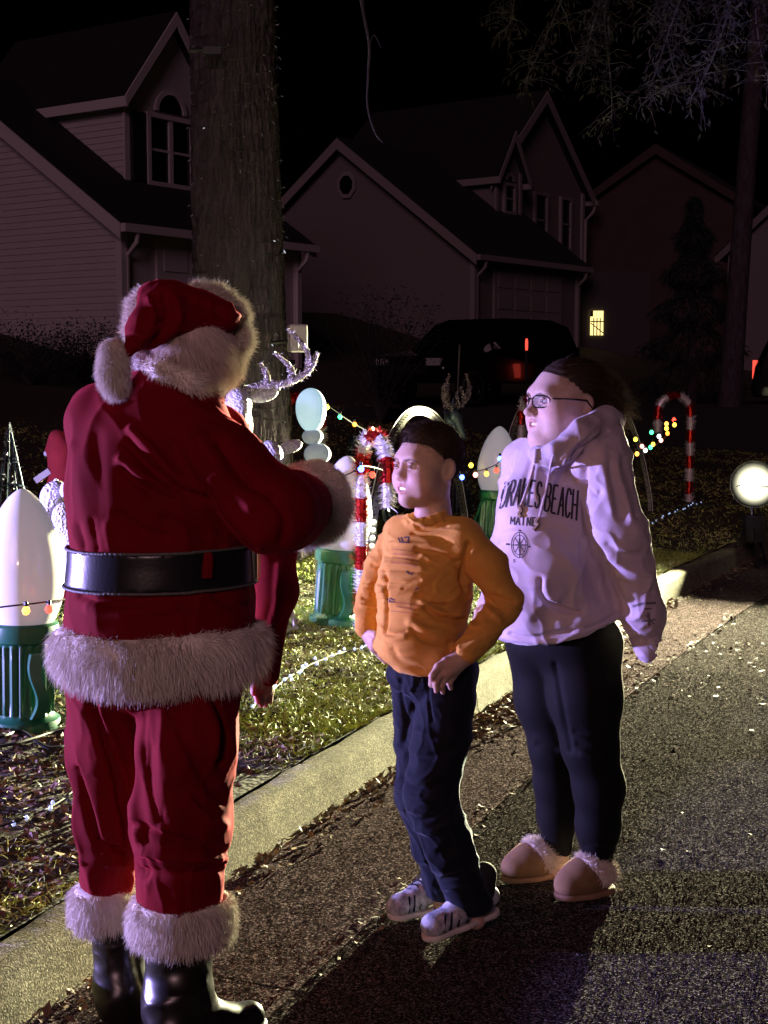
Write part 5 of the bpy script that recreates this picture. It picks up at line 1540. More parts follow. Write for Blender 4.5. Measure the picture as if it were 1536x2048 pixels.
hl = [  # valleys (-) and ridges (+) read from the photograph
    ([(1168, 935), (1165, 1000), (1180, 1070), (1215, 1150), (1250, 1225)], -0.012, 7),
    ([(1205, 905), (1215, 960), (1225, 1020)], 0.007, 10), ([(1230, 925), (1250, 985), (1262, 1040)], 0.006, 9),
    ([(1217, 930), (1232, 990), (1240, 1030)], -0.008, 7), ([(1245, 915), (1266, 970), (1275, 1030)], -0.005, 7),
    ([(1160, 900), (1120, 960), (1105, 990)], -0.006, 8), ([(1135, 915), (1110, 945), (1100, 965)], 0.005, 7),
    ([(1062, 915), (1050, 960), (1040, 1000)], -0.006, 6), ([(1040, 905), (1025, 950), (1012, 1000)], 0.005, 8), ([(1075, 925), (1072, 960), (1070, 990)], 0.004, 7),
    ([(1080, 1160), (1082, 1185), (1098, 1208), (1140, 1223), (1160, 1225)], -0.009, 4), ([(1092, 1165), (1098, 1190), (1115, 1203)], 0.006, 7),
    ([(1140, 1262), (1190, 1250), (1250, 1218)], -0.005, 3.5), ([(1020, 1268), (1060, 1277), (1140, 1262)], -0.005, 3.5),
    ([(1160, 1080), (1185, 1150), (1205, 1200)], -0.006, 12), ([(1140, 1120), (1165, 1190)], 0.006, 14),
    ([(1120, 1060), (1150, 1110), (1180, 1130)], -0.004, 12), ([(1215, 1090), (1245, 1110), (1285, 1110)], -0.006, 7), ([(1222, 1115), (1255, 1140), (1295, 1150)], 0.005, 8),
    ([(1240, 1165), (1275, 1180), (1305, 1185)], -0.005, 6), ([(1165, 965), (1190, 990), (1200, 985)], -0.005, 5),
    ([(1000, 1110), (1020, 1180), (1060, 1230)], 0.004, 14), ([(1195, 850), (1160, 880), (1128, 915)], 0.004, 5), ([(1215, 862), (1185, 885), (1150, 918)], -0.006, 5)]
def hpost(V, Q):
    N = normals(V, Q); return V + N*(0.004*wav(V, 15, 41, 3) + 0.009*(wrinkle(V*[1, 1, 0.8], 17, 43) - 0.6) + 0.0012*wav(V, 60, 42, 2))[:, None]
ho_, hV, hQ = sdf_obj('hoodie', hoodie_f, 0.0045, MATS['hoodie'], wo, 1, hl, hpost)
hb = bvh(hV, hQ)
# lettering on the chest
def lerp_line(pl, t):
    pl = np.array(pl, float); L = np.concatenate([[0], np.cumsum(np.linalg.norm(np.diff(pl, axis=0), axis=1))]); L /= L[-1]
    return np.array([np.interp(t, L, pl[:, 0]), np.interp(t, L, pl[:, 1])])
GL = {'D': [[(0, 0), (0, 1)], [(0, 1), (.55, 1), (.9, .75), (.9, .25), (.55, 0), (0, 0)]], 'R': [[(0, 0), (0, 1), (.65, 1), (.85, .8), (.65, .52), (0, .52)], [(.4, .52), (.9, 0)]],
      'A': [[(0, 0), (.45, 1), (.9, 0)], [(.18, .35), (.72, .35)]], 'K': [[(0, 0), (0, 1)], [(.85, 1), (0, .42)], [(.28, .58), (.9, 0)]],
      'E': [[(.85, 1), (0, 1), (0, 0), (.85, 0)], [(0, .52), (.65, .52)]], 'S': [[(.85, .82), (.6, 1), (.25, 1), (.05, .78), (.25, .55), (.65, .48), (.85, .25), (.6, 0), (.25, 0), (.03, .2)]],
      'B': [[(0, 0), (0, 1), (.6, 1), (.8, .78), (.6, .53), (0, .53)], [(.6, .53), (.88, .28), (.62, 0), (0, 0)]], 'C': [[(.88, .8), (.6, 1), (.25, 1), (.03, .72), (.03, .28), (.25, 0), (.6, 0), (.88, .2)]],
      'H': [[(0, 0), (0, 1)], [(.85, 0), (.85, 1)], [(0, .5), (.85, .5)]], 'M': [[(0, 0), (0, 1), (.48, .3), (.96, 1), (.96, 0)]], 'I': [[(.4, 0), (.4, 1)]], 'N': [[(0, 0), (0, 1), (.85, 0), (.85, 1)]], 'W': [[(0, 1), (.25, 0), (.5, .7), (.75, 0), (1, 1)]]}
SER = {'D': [(0, 0), (0, 1)], 'R': [(0, 0), (.9, 0)], 'A': [(0, 0), (.9, 0)], 'K': [(0, 0), (0, 1), (.85, 1), (.9, 0)], 'H': [(0, 0), (0, 1), (.85, 0), (.85, 1)], 'M': [(0, 0), (.96, 0)], 'I': [(.4, 0), (.4, 1)], 'N': [(0, 0), (.85, 1)]}
def word(txt, top, bot, wd, gapf=0.22, serif=True):
    n = len(txt); out = []; tot = sum(0.5 if c == ' ' else 1 for c in txt); x = 0
    for c in txt:
        if c == ' ': x += 0.5; continue
        segs = []; out.append(segs)
        a, b = x/tot, (x + 1 - gapf)/tot; x += 1
        def mp(p):
            t = a + (b - a)*p[0]; return lerp_line(bot, t)*(1 - p[1]) + lerp_line(top, t)*p[1]
        for st in GL[c]: segs.append(([mp(p) for p in st], wd))
        if serif:
            for p in SER.get(c, []): segs.append(([mp((p[0] - 0.17, p[1])), mp((p[0] + 0.17, p[1]))], wd*0.8))
    return out
top_l = [(1011, 965), (1045, 957), (1075, 963), (1110, 970), (1160, 983)]; bot_l = [(998, 1016), (1030, 1009), (1065, 1013), (1100, 1024), (1157, 1041)]
for sg_ in word('DRAKES BEACH', top_l, bot_l, 4.4, 0.2): strokes('chest_letter', hb, sg_, MATS['print_dark'], ho_, 0.0012)
for sg_ in word('MAINE', [(1022, 1033), (1045, 1034), (1076, 1036)], [(1021, 1048), (1045, 1050), (1075, 1053)], 2.8, 0.25): strokes('state_letter', hb, sg_, MATS['print_dark'], ho_, 0.0012)
cx, cy = 1039.0, 1090.0
def ring(rx, ry, n=26): return [(cx + rx*math.cos(2*PI*i/n), cy + ry*math.sin(2*PI*i/n)) for i in range(n + 1)]
cs = [(ring(16.5, 25.5), 1.5), (ring(13, 20), 1.2)]
for k in range(8):
    a = 2*PI*k/8 - PI/2; L = (1.0 if k % 2 == 0 else 0.78)
    e = (cx + 17*L*math.cos(a), cy + 26*L*math.sin(a)); cs.append(([(cx, cy), ((cx+e[0])/2, (cy+e[1])/2)], 3.0 if k % 2 == 0 else 2.0)); cs.append(([((cx+e[0])/2, (cy+e[1])/2), e], 1.6))
cs += [([(1012, 1088), (1020, 1089)], 4.0), ([(1056, 1093), (1060, 1094)], 3.0)]
cs += [([(1037.5, 1063), (1037.5, 1059), (1041.5, 1063), (1041.5, 1059)], 1.2), ([(1031, 1119), (1027, 1119), (1027, 1121), (1030, 1122), (1030, 1124), (1026, 1124)], 1.2)]
strokes('compass_print', hb, cs, MATS['print_dark'], ho_, 0.0012, 1.2)
strokes('sleeve_print', hb, [([(1265, 1213), (1285, 1207), (1312, 1206)], 5.0), ([(1288, 1218), (1304, 1217)], 3.0), ([(1297, 1225), (1299, 1252)], 6.0), ([(1283, 1243), (1311, 1239)], 3.0), ([(1291, 1230), (1308, 1248)], 3.0)],
        MATS['print_grey'], ho_, 0.0012)
# drawstrings with frayed knots
def cord_on(pts, r0, name, m, parent, off=0.006):
    P = [p for p in drape(hb, catmull(np.array(pts, float), 6), off) if p is not None]
    return MB().tube(np.array(P), r0, 6).build(name, m, parent, True, True)
c_ = cord_on([(1072, 898), (1068, 930), (1058, 965), (1046, 1000), (1039, 1016)], 0.0035, 'drawstring', MATS['cord'], ho_)
cord_on([(1037, 1012), (1042, 1020), (1038, 1028), (1042, 1033)], 0.0065, 'knot', MATS['cord_knot'], c_, 0.006)
c_ = cord_on([(1107, 908), (1101, 930), (1096, 960), (1087, 1000), (1078, 1036)], 0.0035, 'drawstring', MATS['cord'], ho_)
cord_on([(1077, 1036), (1073, 1044), (1076, 1050), (1067, 1060)], 0.0070, 'knot', MATS['cord_knot'], c_, 0.006)

# leggings
leg_n = chain([q(1162, 1292, -0.01), q(1172, 1400, -0.06), q(1180, 1490, -0.08), q(1198, 1575, -0.07), q(1196, 1650, -0.05), q(1194, 1728, -0.04)], [rp(84), rp(68), rp(52), rp(47), rp(40), rp(31)])
leg_f = chain([q(1085, 1285, 0.08), q(1095, 1400, 0.07), q(1108, 1495, 0.05), q(1113, 1565, 0.07), q(1114, 1630, 0.08), q(1115, 1690, 0.09)], [rp(76), rp(62), rp(46), rp(42), rp(36), rp(32)])
ln_, lf_ = union(leg_n, 0.05), union(leg_f, 0.05)
hipe = ell(q(1128, 1285, 0.03), (rp(106), rp(92), rp(60)))
def leggings_f(P): return smin(smin(ln_(P), lf_(P), 0.012), hipe(P), 0.05)
leggings_f = mod(leggings_f, (np.minimum(ln_.bb[0], lf_.bb[0]) - 0.02, np.maximum(ln_.bb[1], lf_.bb[1]) + 0.02))
ll = [([(1150, 1465), (1190, 1475), (1222, 1468)], -0.005, 6), ([(1155, 1490), (1195, 1500), (1235, 1492)], -0.005, 6), ([(1165, 1510), (1200, 1515)], 0.004, 7), ([(1075, 1490), (1110, 1500)], -0.004, 6),
      ([(1170, 1690), (1215, 1700)], -0.003, 4), ([(1165, 1705), (1215, 1714)], 0.003, 4), ([(1110, 1330), (1125, 1420), (1140, 1500)], -0.006, 6)]
sdf_obj('leggings', leggings_f, 0.0065, MATS['leggings'], wo, 1, ll)

# slippers
def slipper(toe, heel, dy, ground_y, w_, name_seed):
    z0 = -0.006; D = W + dy
    a = at(toe[0], toe[1], D - 0.02); b = at(heel[0], heel[1], D + 0.03)
    a[2] = b[2] = 0
    d = (b - a); L = np.linalg.norm(d); d /= L; n = np.array([-d[1], d[0], 0])
    rs = w_
    upper = union([cap(a + [0, 0, 0.034], a + d*L*0.45 + [0, 0, 0.050], rs*0.92, rs*1.05), cap(a + d*L*0.4 + [0, 0, 0.05], b + [0, 0, 0.05], rs*1.0, rs*0.92)], 0.04)
    def up_f(P): return smax(upper(P), 0.012 - P[..., 2], 0.006)
    cut_n = lambda P: ((P - (a + d*L*0.50)) * d).sum(-1)*0.85 + (P[..., 2] - 0.085)*0.6
    def toe_f(P): return smax(up_f(P), cut_n(P), 0.004)
    bb = (np.minimum(a, b) - rs*1.4, np.maximum(a, b) + rs*1.4 + [0, 0, 0.06])
    sl_, sv, sq = sdf_obj('slipper', mod(toe_f, bb), 0.004, MATS['suede'], wo, 1)
    sm_pts = [a - d*rs*0.93*math.cos(t) + d*L*0.30*(t/1.9) + np.array([0, 0, 0.034 + rs*0.97*math.sin(t)]) for t in np.linspace(0.15, 1.45, 9)]
    MB().tube(np.array(sm_pts), 0.0042, 6).build('seam', MATS['suede'], sl_, True, True)
    def hl_f(P): return smax(smax(up_f(P) - 0.002, -cut_n(P) + 0.002, 0.004), P[..., 2] - 0.118, 0.01)
    # suede quarter at the back and thick fleece collar
    def quarter(P): return smax(smax(up_f(P), -cut_n(P), 0.004), P[..., 2] - 0.040, 0.006)
    sdf_obj('heel_counter', mod(quarter, bb), 0.004, MATS['suede'], sl_, 1)
    def collar(P): return smax(hl_f(P), 0.036 - P[..., 2], 0.006)
    fur_obj('fleece_collar', mod(collar, bb), 0.005, MATS['fleece'], sl_, 7000, 0.022, 0.0022, (0, 0, -0.2), 0.1, 0.6, name_seed, bb)
    so = union([cap(a, a + d*L*0.5, rs*1.0, rs*1.08), cap(a + d*L*0.5, b, rs*1.08, rs*1.0)], 0.02)
    def sole_f(P):
        Pz = P.copy(); Pz[..., 2] = 0
        return np.maximum(so(Pz) + 0.0045, np.abs(P[..., 2] - (z0 + 0.009)) - 0.009)
    sdf_obj('sole', mod(sole_f, (np.minimum(a, b) - rs*1.3 - [0, 0, 0.02], np.maximum(a, b) + [rs*1.3, rs*1.3, 0.04])), 0.0045, MATS['sole'], sl_, 1)
slipper((1138, 1790), (1200, 1790), -0.09, 0, 0.052, 1)
slipper((1030, 1750), (1096, 1750), 0.06, 0, 0.050, 2)

# head
hd_w = make_head(q(1131, 803, -0.01), (-0.90, -0.42), (1.12, 1.20, 1.08), SK_ADULT, full=1.0, pitch=-0.02, mouth=0.005, smile=0.006)
tw = hd_w[2]
hn = hand(q(978, 1206, 0.10), (q(955, 1222, 0.06), q(963, 1238, 0.09)), [(q(950, 1240, 0.05), q(955, 1256, 0.05)), (q(953, 1246, 0.06), q(959, 1260, 0.06)), (q(957, 1250, 0.08), q(963, 1262, 0.08)), (q(962, 1250, 0.1), q(968, 1260, 0.1))],
          (q(964, 1226, 0.04), q(958, 1244, 0.03)), rp(14), 0.0075)
h2 = hand(q(1297, 1268, -0.15), (q(1292, 1290, -0.16), q(1304, 1290, -0.14)), [(q(1293, 1302, -0.16), q(1296, 1310, -0.16)), (q(1297, 1304, -0.155), q(1299, 1313, -0.155)), (q(1301, 1304, -0.15), q(1302, 1312, -0.15)), (q(1304, 1302, -0.145), q(1304, 1309, -0.145))], (q(1288, 1286, -0.17), q(1290, 1298, -0.17)), rp(13), 0.0070)
limbs = [hn, h2, union(chain([q(1122, 900, 0.0), q(1120, 980, 0.0), q(1122, 1200, 0.0)], [rp(45), rp(60), rp(80)]), 0.02)]
limbs += chain([q(1128, 930, 0.0), q(1200, 915, -0.11), q(1243, 1075, -0.17), q(1297, 1268, -0.15)], [rp(34), rp(34), rp(28), rp(16)]) + chain([q(1115, 940, 0.0), q(1050, 930, 0.12), q(1022, 1090, 0.22), q(978, 1206, 0.10)], [rp(30), rp(28), rp(24), rp(14)])
limbs += chain([q(1130, 1190, 0.0), q(1165, 1300, -0.02), q(1180, 1490, -0.08), q(1194, 1690, -0.04), q(1192, 1760, -0.04)], [rp(60), rp(56), rp(38), rp(28), rp(30)]) + chain([q(1110, 1200, 0.02), q(1088, 1300, 0.08), q(1108, 1495, 0.05), q(1115, 1660, 0.09), q(1108, 1735, 0.09)], [rp(56), rp(54), rp(34), rp(27), rp(30)])
wb = body_mesh(wo, hd_w, limbs, SK_ADULT)
hf = None
head_extras(wb, tw, hf); teeth_part(wb, tw, -0.0645, 0.019)
# hair: drawn back into a low bun
def hair_f(P):
    s = ell((0, -0.022, 0.036), (0.080, 0.0995, 0.0895))(P)
    s = smin(s, ell((0, -0.085, 0.005), (0.064, 0.052, 0.062))(P), 0.04)
    s = smin(s, ell((0, -0.124, -0.008), (0.056, 0.044, 0.056))(P), 0.03)
    for sx in (-1, 1): s = smax(s, -ell((sx*0.092, -0.010, -0.012), (0.030, 0.024, 0.036))(P), 0.008)
    s = smin(s, ell((0, -0.118, -0.055), (0.030, 0.024, 0.030))(P), 0.03)
    line = (P[..., 1]*0.80 - P[..., 2]*0.62) - 0.017       # hairline plane: keep behind / above
    front = np.where(P[..., 2] > 0.062, P[..., 1] - 0.075 + (P[..., 2] - 0.062)*0.0, line)
    side = line
    d = smax(s, side, 0.008)
    return smax(d, -(P[..., 2] + 0.045) + np.where(P[..., 1] < -0.06, -0.1, 0), 0.01)
hVt, hQt = nets(hair_f, 0.0035, 0.0, ((-0.1, -0.18, -0.1), (0.1, 0.1, 0.14)))
hVt = smooth_mesh(hVt, hQt, 2); N_ = normals(hVt, hQt)
hVt = hVt + N_*(0.0006*np.sin(hVt[:, 2]*420 + 6*np.sin(hVt[:, 1]*40) + hVt[:, 0]*60))[:, None]
p, nn = sample(hVt, hQt, 5200, None, 5)
Vs, Qs = strands(p, nn*0.10, 0.05, 0.0011, (0, -1, -0.30), 1.0, 0.12, 3, 6, 0.15)
p2, n2 = sample(hVt, hQt, 520, (hVt[:, 2] > 0.0).astype(float)*(hVt[:, 1] < 0.05), 7)
Vs2, Qs2 = strands(p2, n2*0.5, 0.022, 0.0007, (0, -0.9, -0.2), 0.8, 0.45, 3, 8, 0.6)
p3, n3 = sample(hVt, hQt, 2600, (hVt[:, 1] < -0.07).astype(float), 17)
Vs3, Qs3 = strands(p3, n3*0.5, 0.022, 0.0012, (0, -0.3, -0.7), 0.6, 0.55, 4, 18, 1.4)
Va, Qa = merge([(hVt, hQt), (Vs, Qs)])
hro = link('hair', mesh_np('hair', tw(Va), Qa, [MATS['hair_dark']]), wo, True)
Va, Qa = merge([(Vs2, Qs2), (Vs3, Qs3)])
link('loose_hair', mesh_np('loose_hair', tw(Va), Qa, [MATS['hair_curl']]), hro, True)
# glasses
gl_ = MB(); zc = 0.001
def rimpts(s):
    a = np.linspace(0, 2*PI, 28, endpoint=False); e = 0.72
    x = np.sign(np.cos(a))*np.abs(np.cos(a))**e*0.0235; z = np.sign(np.sin(a))*np.abs(np.sin(a))**e*0.0165
    return np.stack([s*0.033 + x, 0.104 - 9*(x + s*0.033)**2*0.9, zc - 0.002 + z], 1)
gm = None
for s in (-1, 1):
    m = MB(); m.tube(tw(rimpts(s)), 0.0021, 6, closed=True)
    if gm is None:
        gm = m.build('glasses', MATS['frame_black'], wo, True, True)
        MB().tube(tw([(-0.011, 0.1035, zc + 0.004), (0, 0.106, zc + 0.006), (0.011, 0.1035, zc + 0.004)]), 0.002, 6).build('bridge', MATS['frame_black'], gm, True, True)
    else: m.build('rim', MATS['frame_black'], gm, True, True)
    MB().tube(tw([(s*0.056, 0.076, zc + 0.007), (s*0.069, 0.066, zc + 0.007), (s*0.083, 0.02, zc + 0.006), (s*0.088, -0.01, zc + 0.004), (s*0.087, -0.03, -0.02)]), 0.0026, 6).build('temple', MATS['frame_black'], gm, True, True)
    P = rimpts(s); cen = P.mean(0); Vl = tw(np.vstack([P, [cen + [0, 0.001, 0]]])); n = len(P)
    Vl = np.vstack([Vl, tw(np.vstack([P, [cen + [0, 0.001, 0]]]) - [0, 0.0012, 0])])
    Tl = [(i, (i+1) % n, n) for i in range(n)] + [((i+1) % n + n + 1, i + n + 1, 2*n + 1) for i in range(n)]
    link('lens', mesh_np('lens', Vl, np.array(Tl), [MATS['lens']]), gm, True)
# ------------------------------------------------------------------ the boy
Bd = 4.1
def q(x, y, dy=0.0): return at(x, y, Bd + dy)
def rp(px): return px * Bd / F
bo_ = empty('person', (q(880, 1880)[0], Bd, 0), 0, 'short person in orange long sleeved shirt, navy trousers and grey patterned shoes', 'person')
armn = chain([q(928, 1080, -0.05), q(975, 1130, -0.06), q(1012, 1205, -0.07)], [rp(41), rp(38), rp(33)]) + chain([q(1012, 1205, -0.07), q(970, 1262, -0.11), q(930, 1306, -0.14)], [rp(34), rp(30), rp(27)])
armf = chain([q(800, 1068, 0.08), q(760, 1132, 0.10), q(742, 1195, 0.10)], [rp(35), rp(30), rp(26)]) + chain([q(742, 1195, 0.10), q(735, 1225, 0.07), q(732, 1256, 0.05)], [rp(27), rp(25), rp(22)])
tors = union([ell(q(852, 1150), (rp(84), rp(70), rp(100))), cap(q(850, 1150), q(848, 1190), rp(82), rp(88), (1, 0.8, 1)), cap(q(848, 1190), q(842, 1330), rp(88), rp(84), (1, 0.85, 1)),
              cap(q(806, 1066, 0.06), q(925, 1074, -0.04), rp(31), rp(36)), cap(q(824, 1078, 0.03), q(900, 1082, -0.02), rp(42), rp(42)), ell(q(835, 1290, -0.04), (rp(82), rp(80), rp(66)))], 0.05)
zb0 = q(840, 1350)[2]; xb0 = q(838, 1340)[0]
def bhem(P): return (zb0 + 0.5*np.maximum(np.abs(P[..., 0] - xb0) - 0.05, 0) + 0.10*(P[..., 1] - Bd)) - P[..., 2]
tor_b = quadrant_cut(tors, hem_cut([730, 768, 800, 840, 880, 935, 970], [1285, 1322, 1342, 1352, 1349, 1328, 1300], Bd))
an, af = union(armn, 0.02), union(armf, 0.02)
nh_ = cap(q(860, 940, 0.02), q(856, 1000, -0.01), rp(32), rp(32))
a_ = np.linspace(0, 2*PI, 15)
collar_b = union(chain([q(853 - 38*math.cos(t) , 1033 + 9*math.cos(t) + 8*math.sin(t), 0.0 - 0.055*math.sin(t)) for t in a_], [rp(8)]*15), 0.01)
def shirt_f(P):
    d = smin(tor_b(P), an(P), 0.02); d = smin(d, af(P), 0.015)
    d = smax(d, -nh_(P), 0.006)
    return smin(d, collar_b(P), 0.008)
bbs = [tor_b.bb, an.bb, af.bb]; shirt_f = mod(shirt_f, (np.min([b[0] for b in bbs], 0), np.max([b[1] for b in bbs], 0)))
fl_ = [([(810, 1022), (822, 1040), (850, 1047), (885, 1042)], 0.006, 4), ([(812, 1034), (826, 1051), (855, 1058), (892, 1050)], -0.004, 3),
       ([(825, 1066), (870, 1072), (900, 1085)], -0.004, 4), ([(780, 1086), (830, 1088), (880, 1094)], 0.003, 4), ([(835, 1098), (880, 1112), (915, 1125)], -0.006, 5), ([(845, 1110), (880, 1124), (905, 1134)], 0.004, 5),
       ([(770, 1112), (810, 1114), (850, 1122)], -0.003, 3), ([(770, 1126), (805, 1126), (845, 1134)], 0.003, 3), ([(768, 1140), (800, 1140), (850, 1146)], -0.003, 3), ([(862, 1114), (885, 1125), (912, 1131)], -0.005, 4),
       ([(835, 1190), (860, 1205), (890, 1212)], -0.007, 5), ([(850, 1215), (880, 1235), (925, 1240)], -0.008, 6), ([(845, 1200), (875, 1222), (915, 1230)], 0.006, 7),
       ([(825, 1260), (850, 1280), (900, 1288)], -0.007, 6), ([(820, 1245), (860, 1262), (910, 1266)], 0.005, 8), ([(768, 1265), (790, 1268), (812, 1262)], -0.003, 3), ([(770, 1275), (790, 1278), (810, 1275)], 0.004, 4),
       ([(785, 1300), (800, 1325), (840, 1340)], -0.004, 7), ([(765, 1160), (800, 1164), (840, 1160)], -0.003, 3), ([(760, 1176), (800, 1178)], 0.003, 3),
       ([(938, 1090), (925, 1130), (930, 1180)], -0.010, 6), ([(975, 1200), (1010, 1222)], -0.006, 5), ([(968, 1212), (1000, 1240)], 0.005, 6), ([(985, 1190), (1025, 1205)], -0.005, 5),
       ([(730, 1165), (765, 1168)], -0.004, 3), ([(728, 1180), (765, 1182)], 0.004, 3), ([(725, 1195), (762, 1200)], -0.004, 3), ([(722, 1210), (758, 1216)], 0.004, 3), ([(745, 1130), (770, 1140)], -0.004, 4),
       ([(770, 1150), (772, 1210), (770, 1260)], -0.008, 4)]
def spost(V, Q):
    N = normals(V, Q); return V + N*(0.002*wav(V*[0.6, 0.6, 1.7], 30, 51, 3) + 0.0055*(wrinkle(V*[0.6, 0.6, 1.5], 28, 53) - 0.6))[:, None]
sh_, sV, sQ = sdf_obj('shirt', shirt_f, 0.004, MATS['shirt_orange'], bo_, 1, fl_, spost)
sb = bvh(sV, sQ)
for seg in ([(796, 1075), (800, 1082)], [(802, 1074), (806, 1083)], [(808, 1075), (818, 1074), (816, 1083)], [(798, 1084), (819, 1085)], [(774, 1197), (780, 1202)], [(779, 1196), (789, 1200)], [(776, 1203), (790, 1204)],
            [(812, 1142), (820, 1148)], [(830, 1180), (837, 1175)], [(822, 1150), (826, 1145)]):
    strokes('print_mark', sb, [(seg, 3.2)], MATS['shirt_print_dark'], sh_, 0.0008)
for k in range(7):
    strokes('faded_line', sb, [([(782 + 5*(k % 3), 1098 + 9*k + (70 if k > 3 else 0)), (815, 1101 + 9*k + (70 if k > 3 else 0)), (838 - 6*(k % 2), 1106 + 9*k + (70 if k > 3 else 0))], 2.2 + k % 2)], MATS['shirt_print'], sh_, 0.0008)
# trousers
bl1 = chain([q(895, 1352, -0.03), q(885, 1470, -0.06), q(862, 1590, -0.10), q(895, 1690, -0.07), q(940, 1800, -0.03)], [rp(62), rp(58), rp(52), rp(49), rp(45)])
bl2 = chain([q(828, 1352, 0.05), q(842, 1470, 0.04), q(842, 1590, 0.0), q(868, 1690, 0.06), q(886, 1800, 0.10)], [rp(52), rp(52), rp(48), rp(42), rp(36)])
l1, l2 = union(bl1, 0.03), union(bl2, 0.03); hp_ = ell(q(862, 1345, 0.01), (rp(86), rp(76), rp(56)))
def bcut(P): return (q(900, 1812)[2] - 0.02*(P[..., 0])) - P[..., 2]
def trous_f(P):
    d = smin(smin(l1(P), l2(P), 0.008), hp_(P), 0.03)
    return smax(d, bcut(P), 0.004)
trous_f = mod(trous_f, (np.minimum(l1.bb[0], l2.bb[0]) - 0.02, np.maximum(l1.bb[1], l2.bb[1]) + 0.02))
tl_ = [([(800, 1500), (850, 1515), (905, 1505)], -0.005, 7), ([(805, 1560), (850, 1575), (905, 1560)], -0.006, 7), ([(800, 1580), (845, 1600), (900, 1590)], 0.005, 7), ([(812, 1625), (850, 1640), (895, 1615)], -0.006, 6), ([(830, 1655), (865, 1660), (905, 1640)], 0.005, 7),
       ([(850, 1385), (820, 1430), (810, 1480)], -0.005, 7), ([(852, 1352), (856, 1400), (862, 1440)], -0.006, 3), ([(880, 1700), (930, 1690)], -0.004, 6), ([(880, 1760), (960, 1740)], -0.004, 6), ([(875, 1780), (965, 1770)], 0.004, 5),
       ([(800, 1360), (803, 1400), (812, 1440)], -0.005, 4), ([(830, 1460), (880, 1480), (915, 1470)], 0.004, 9)]
def tpost(V, Q):
    N = normals(V, Q); return V + N*(0.0015*wav(V, 22, 61, 3) + 0.008*(wrinkle(V*[1, 1, 0.9], 20, 63) - 0.6))[:, None]
sdf_obj('trousers', trous_f, 0.005, MATS['jeans_navy'], bo_, 1, tl_, tpost)
# shoes
def shoe(toe, heel, dyt, dyh, lift, seed, w_=0.034):
    a = at(toe[0], toe[1], Bd + dyt); b = at(heel[0], heel[1], Bd + dyh)
    za = 0.0; zb_ = lift; a[2] = za; b[2] = zb_
    d = b - a; L = np.linalg.norm(d); d /= L
    S = lambda t, z: a + d*L*t + np.array([0, 0, z])
    up_ = union([ell(S(0.09, 0.030), (w_*1.02, w_*1.02, 0.029)), cap(S(0.10, 0.030), S(0.45, 0.045), w_*0.86, w_*0.95), cap(S(0.45, 0.045), S(0.72, 0.072), w_*0.95, w_*0.9), cap(S(0.72, 0.055), S(0.95, 0.055), w_*0.95, w_*0.82)], 0.03)
    op = cap(S(0.74, 0.10), S(0.88, 0.125), w_*0.62, w_*0.70)
    nrm = np.array([0, 0, 1.0]) - d*d[2]; nrm /= np.linalg.norm(nrm)
    def f(P): return smax(smax(up_(P), 0.012 - ((P - a) * nrm).sum(-1), 0.004), -op(P), 0.006)
    bb = (np.minimum(a, b) - 0.06, np.maximum(a, b) + [0.06, 0.06, 0.16])
    so_, v, qq = sdf_obj('shoe', mod(f, bb), 0.0035, MATS['shoe_grey'], bo_, 1)
    foot = union([cap(S(0.08, 0), S(0.5, 0), w_*0.98, w_*0.92), cap(S(0.5, 0), S(0.95, 0), w_*0.90, w_*0.84)], 0.02)
    def sf(P):
        h_ = ((P - a) * nrm).sum(-1); Pp = P - nrm.astype(np.float32)*h_[..., None]
        return np.maximum(foot(Pp), np.abs(h_ - 0.004) - 0.0085)
    sdf_obj('sole', mod(sf, bb), 0.004, MATS['shoe_sole'], so_, 1)
    side = np.cross(d, [0, 0, 1.0])
    for k, t in enumerate((0.30, 0.38, 0.46, 0.54, 0.62)):
        zc = 0.064 + 0.035*(t - 0.3)/0.32*1.15
        pts = [S(t - 0.01 + 0.02*math.sin(u*3), zc + 0.012 - 0.022*u*u) + side*u*w_*0.85 for u in np.linspace(-1, 1, 7)]
        MB().tube(np.array(pts), 0.003, 5).build('lace', MATS['sock'], so_, True, True)
    for k, t in enumerate((0.12, 0.22, 0.34, 0.48)):
        for s in (-1, 1):
            pts = [S(t + 0.05*u, 0.020 + 0.045*u) + side*s*(w_*(1.03 - 0.30*u*u) + 0.002) for u in np.linspace(0, 1, 5)]
            MB().tube(np.array(pts), 0.0035, 5).build('stripe', MATS['frame_black'], so_, True, True)
    sk_ = union(chain([S(0.82, 0.05), S(0.86, 0.125)], [0.036, 0.037]), 0.01)
    sdf_obj('sock', sk_, 0.005, MATS['sock'], so_, 1)
    return S(0.86, 0.13)
shoe((790, 1872), (893, 1858), 0.06, 0.16, 0.0, 1, 0.036)
shoe((858, 1900), (985, 1862), -0.10, 0.0, 0.035, 2, 0.037)
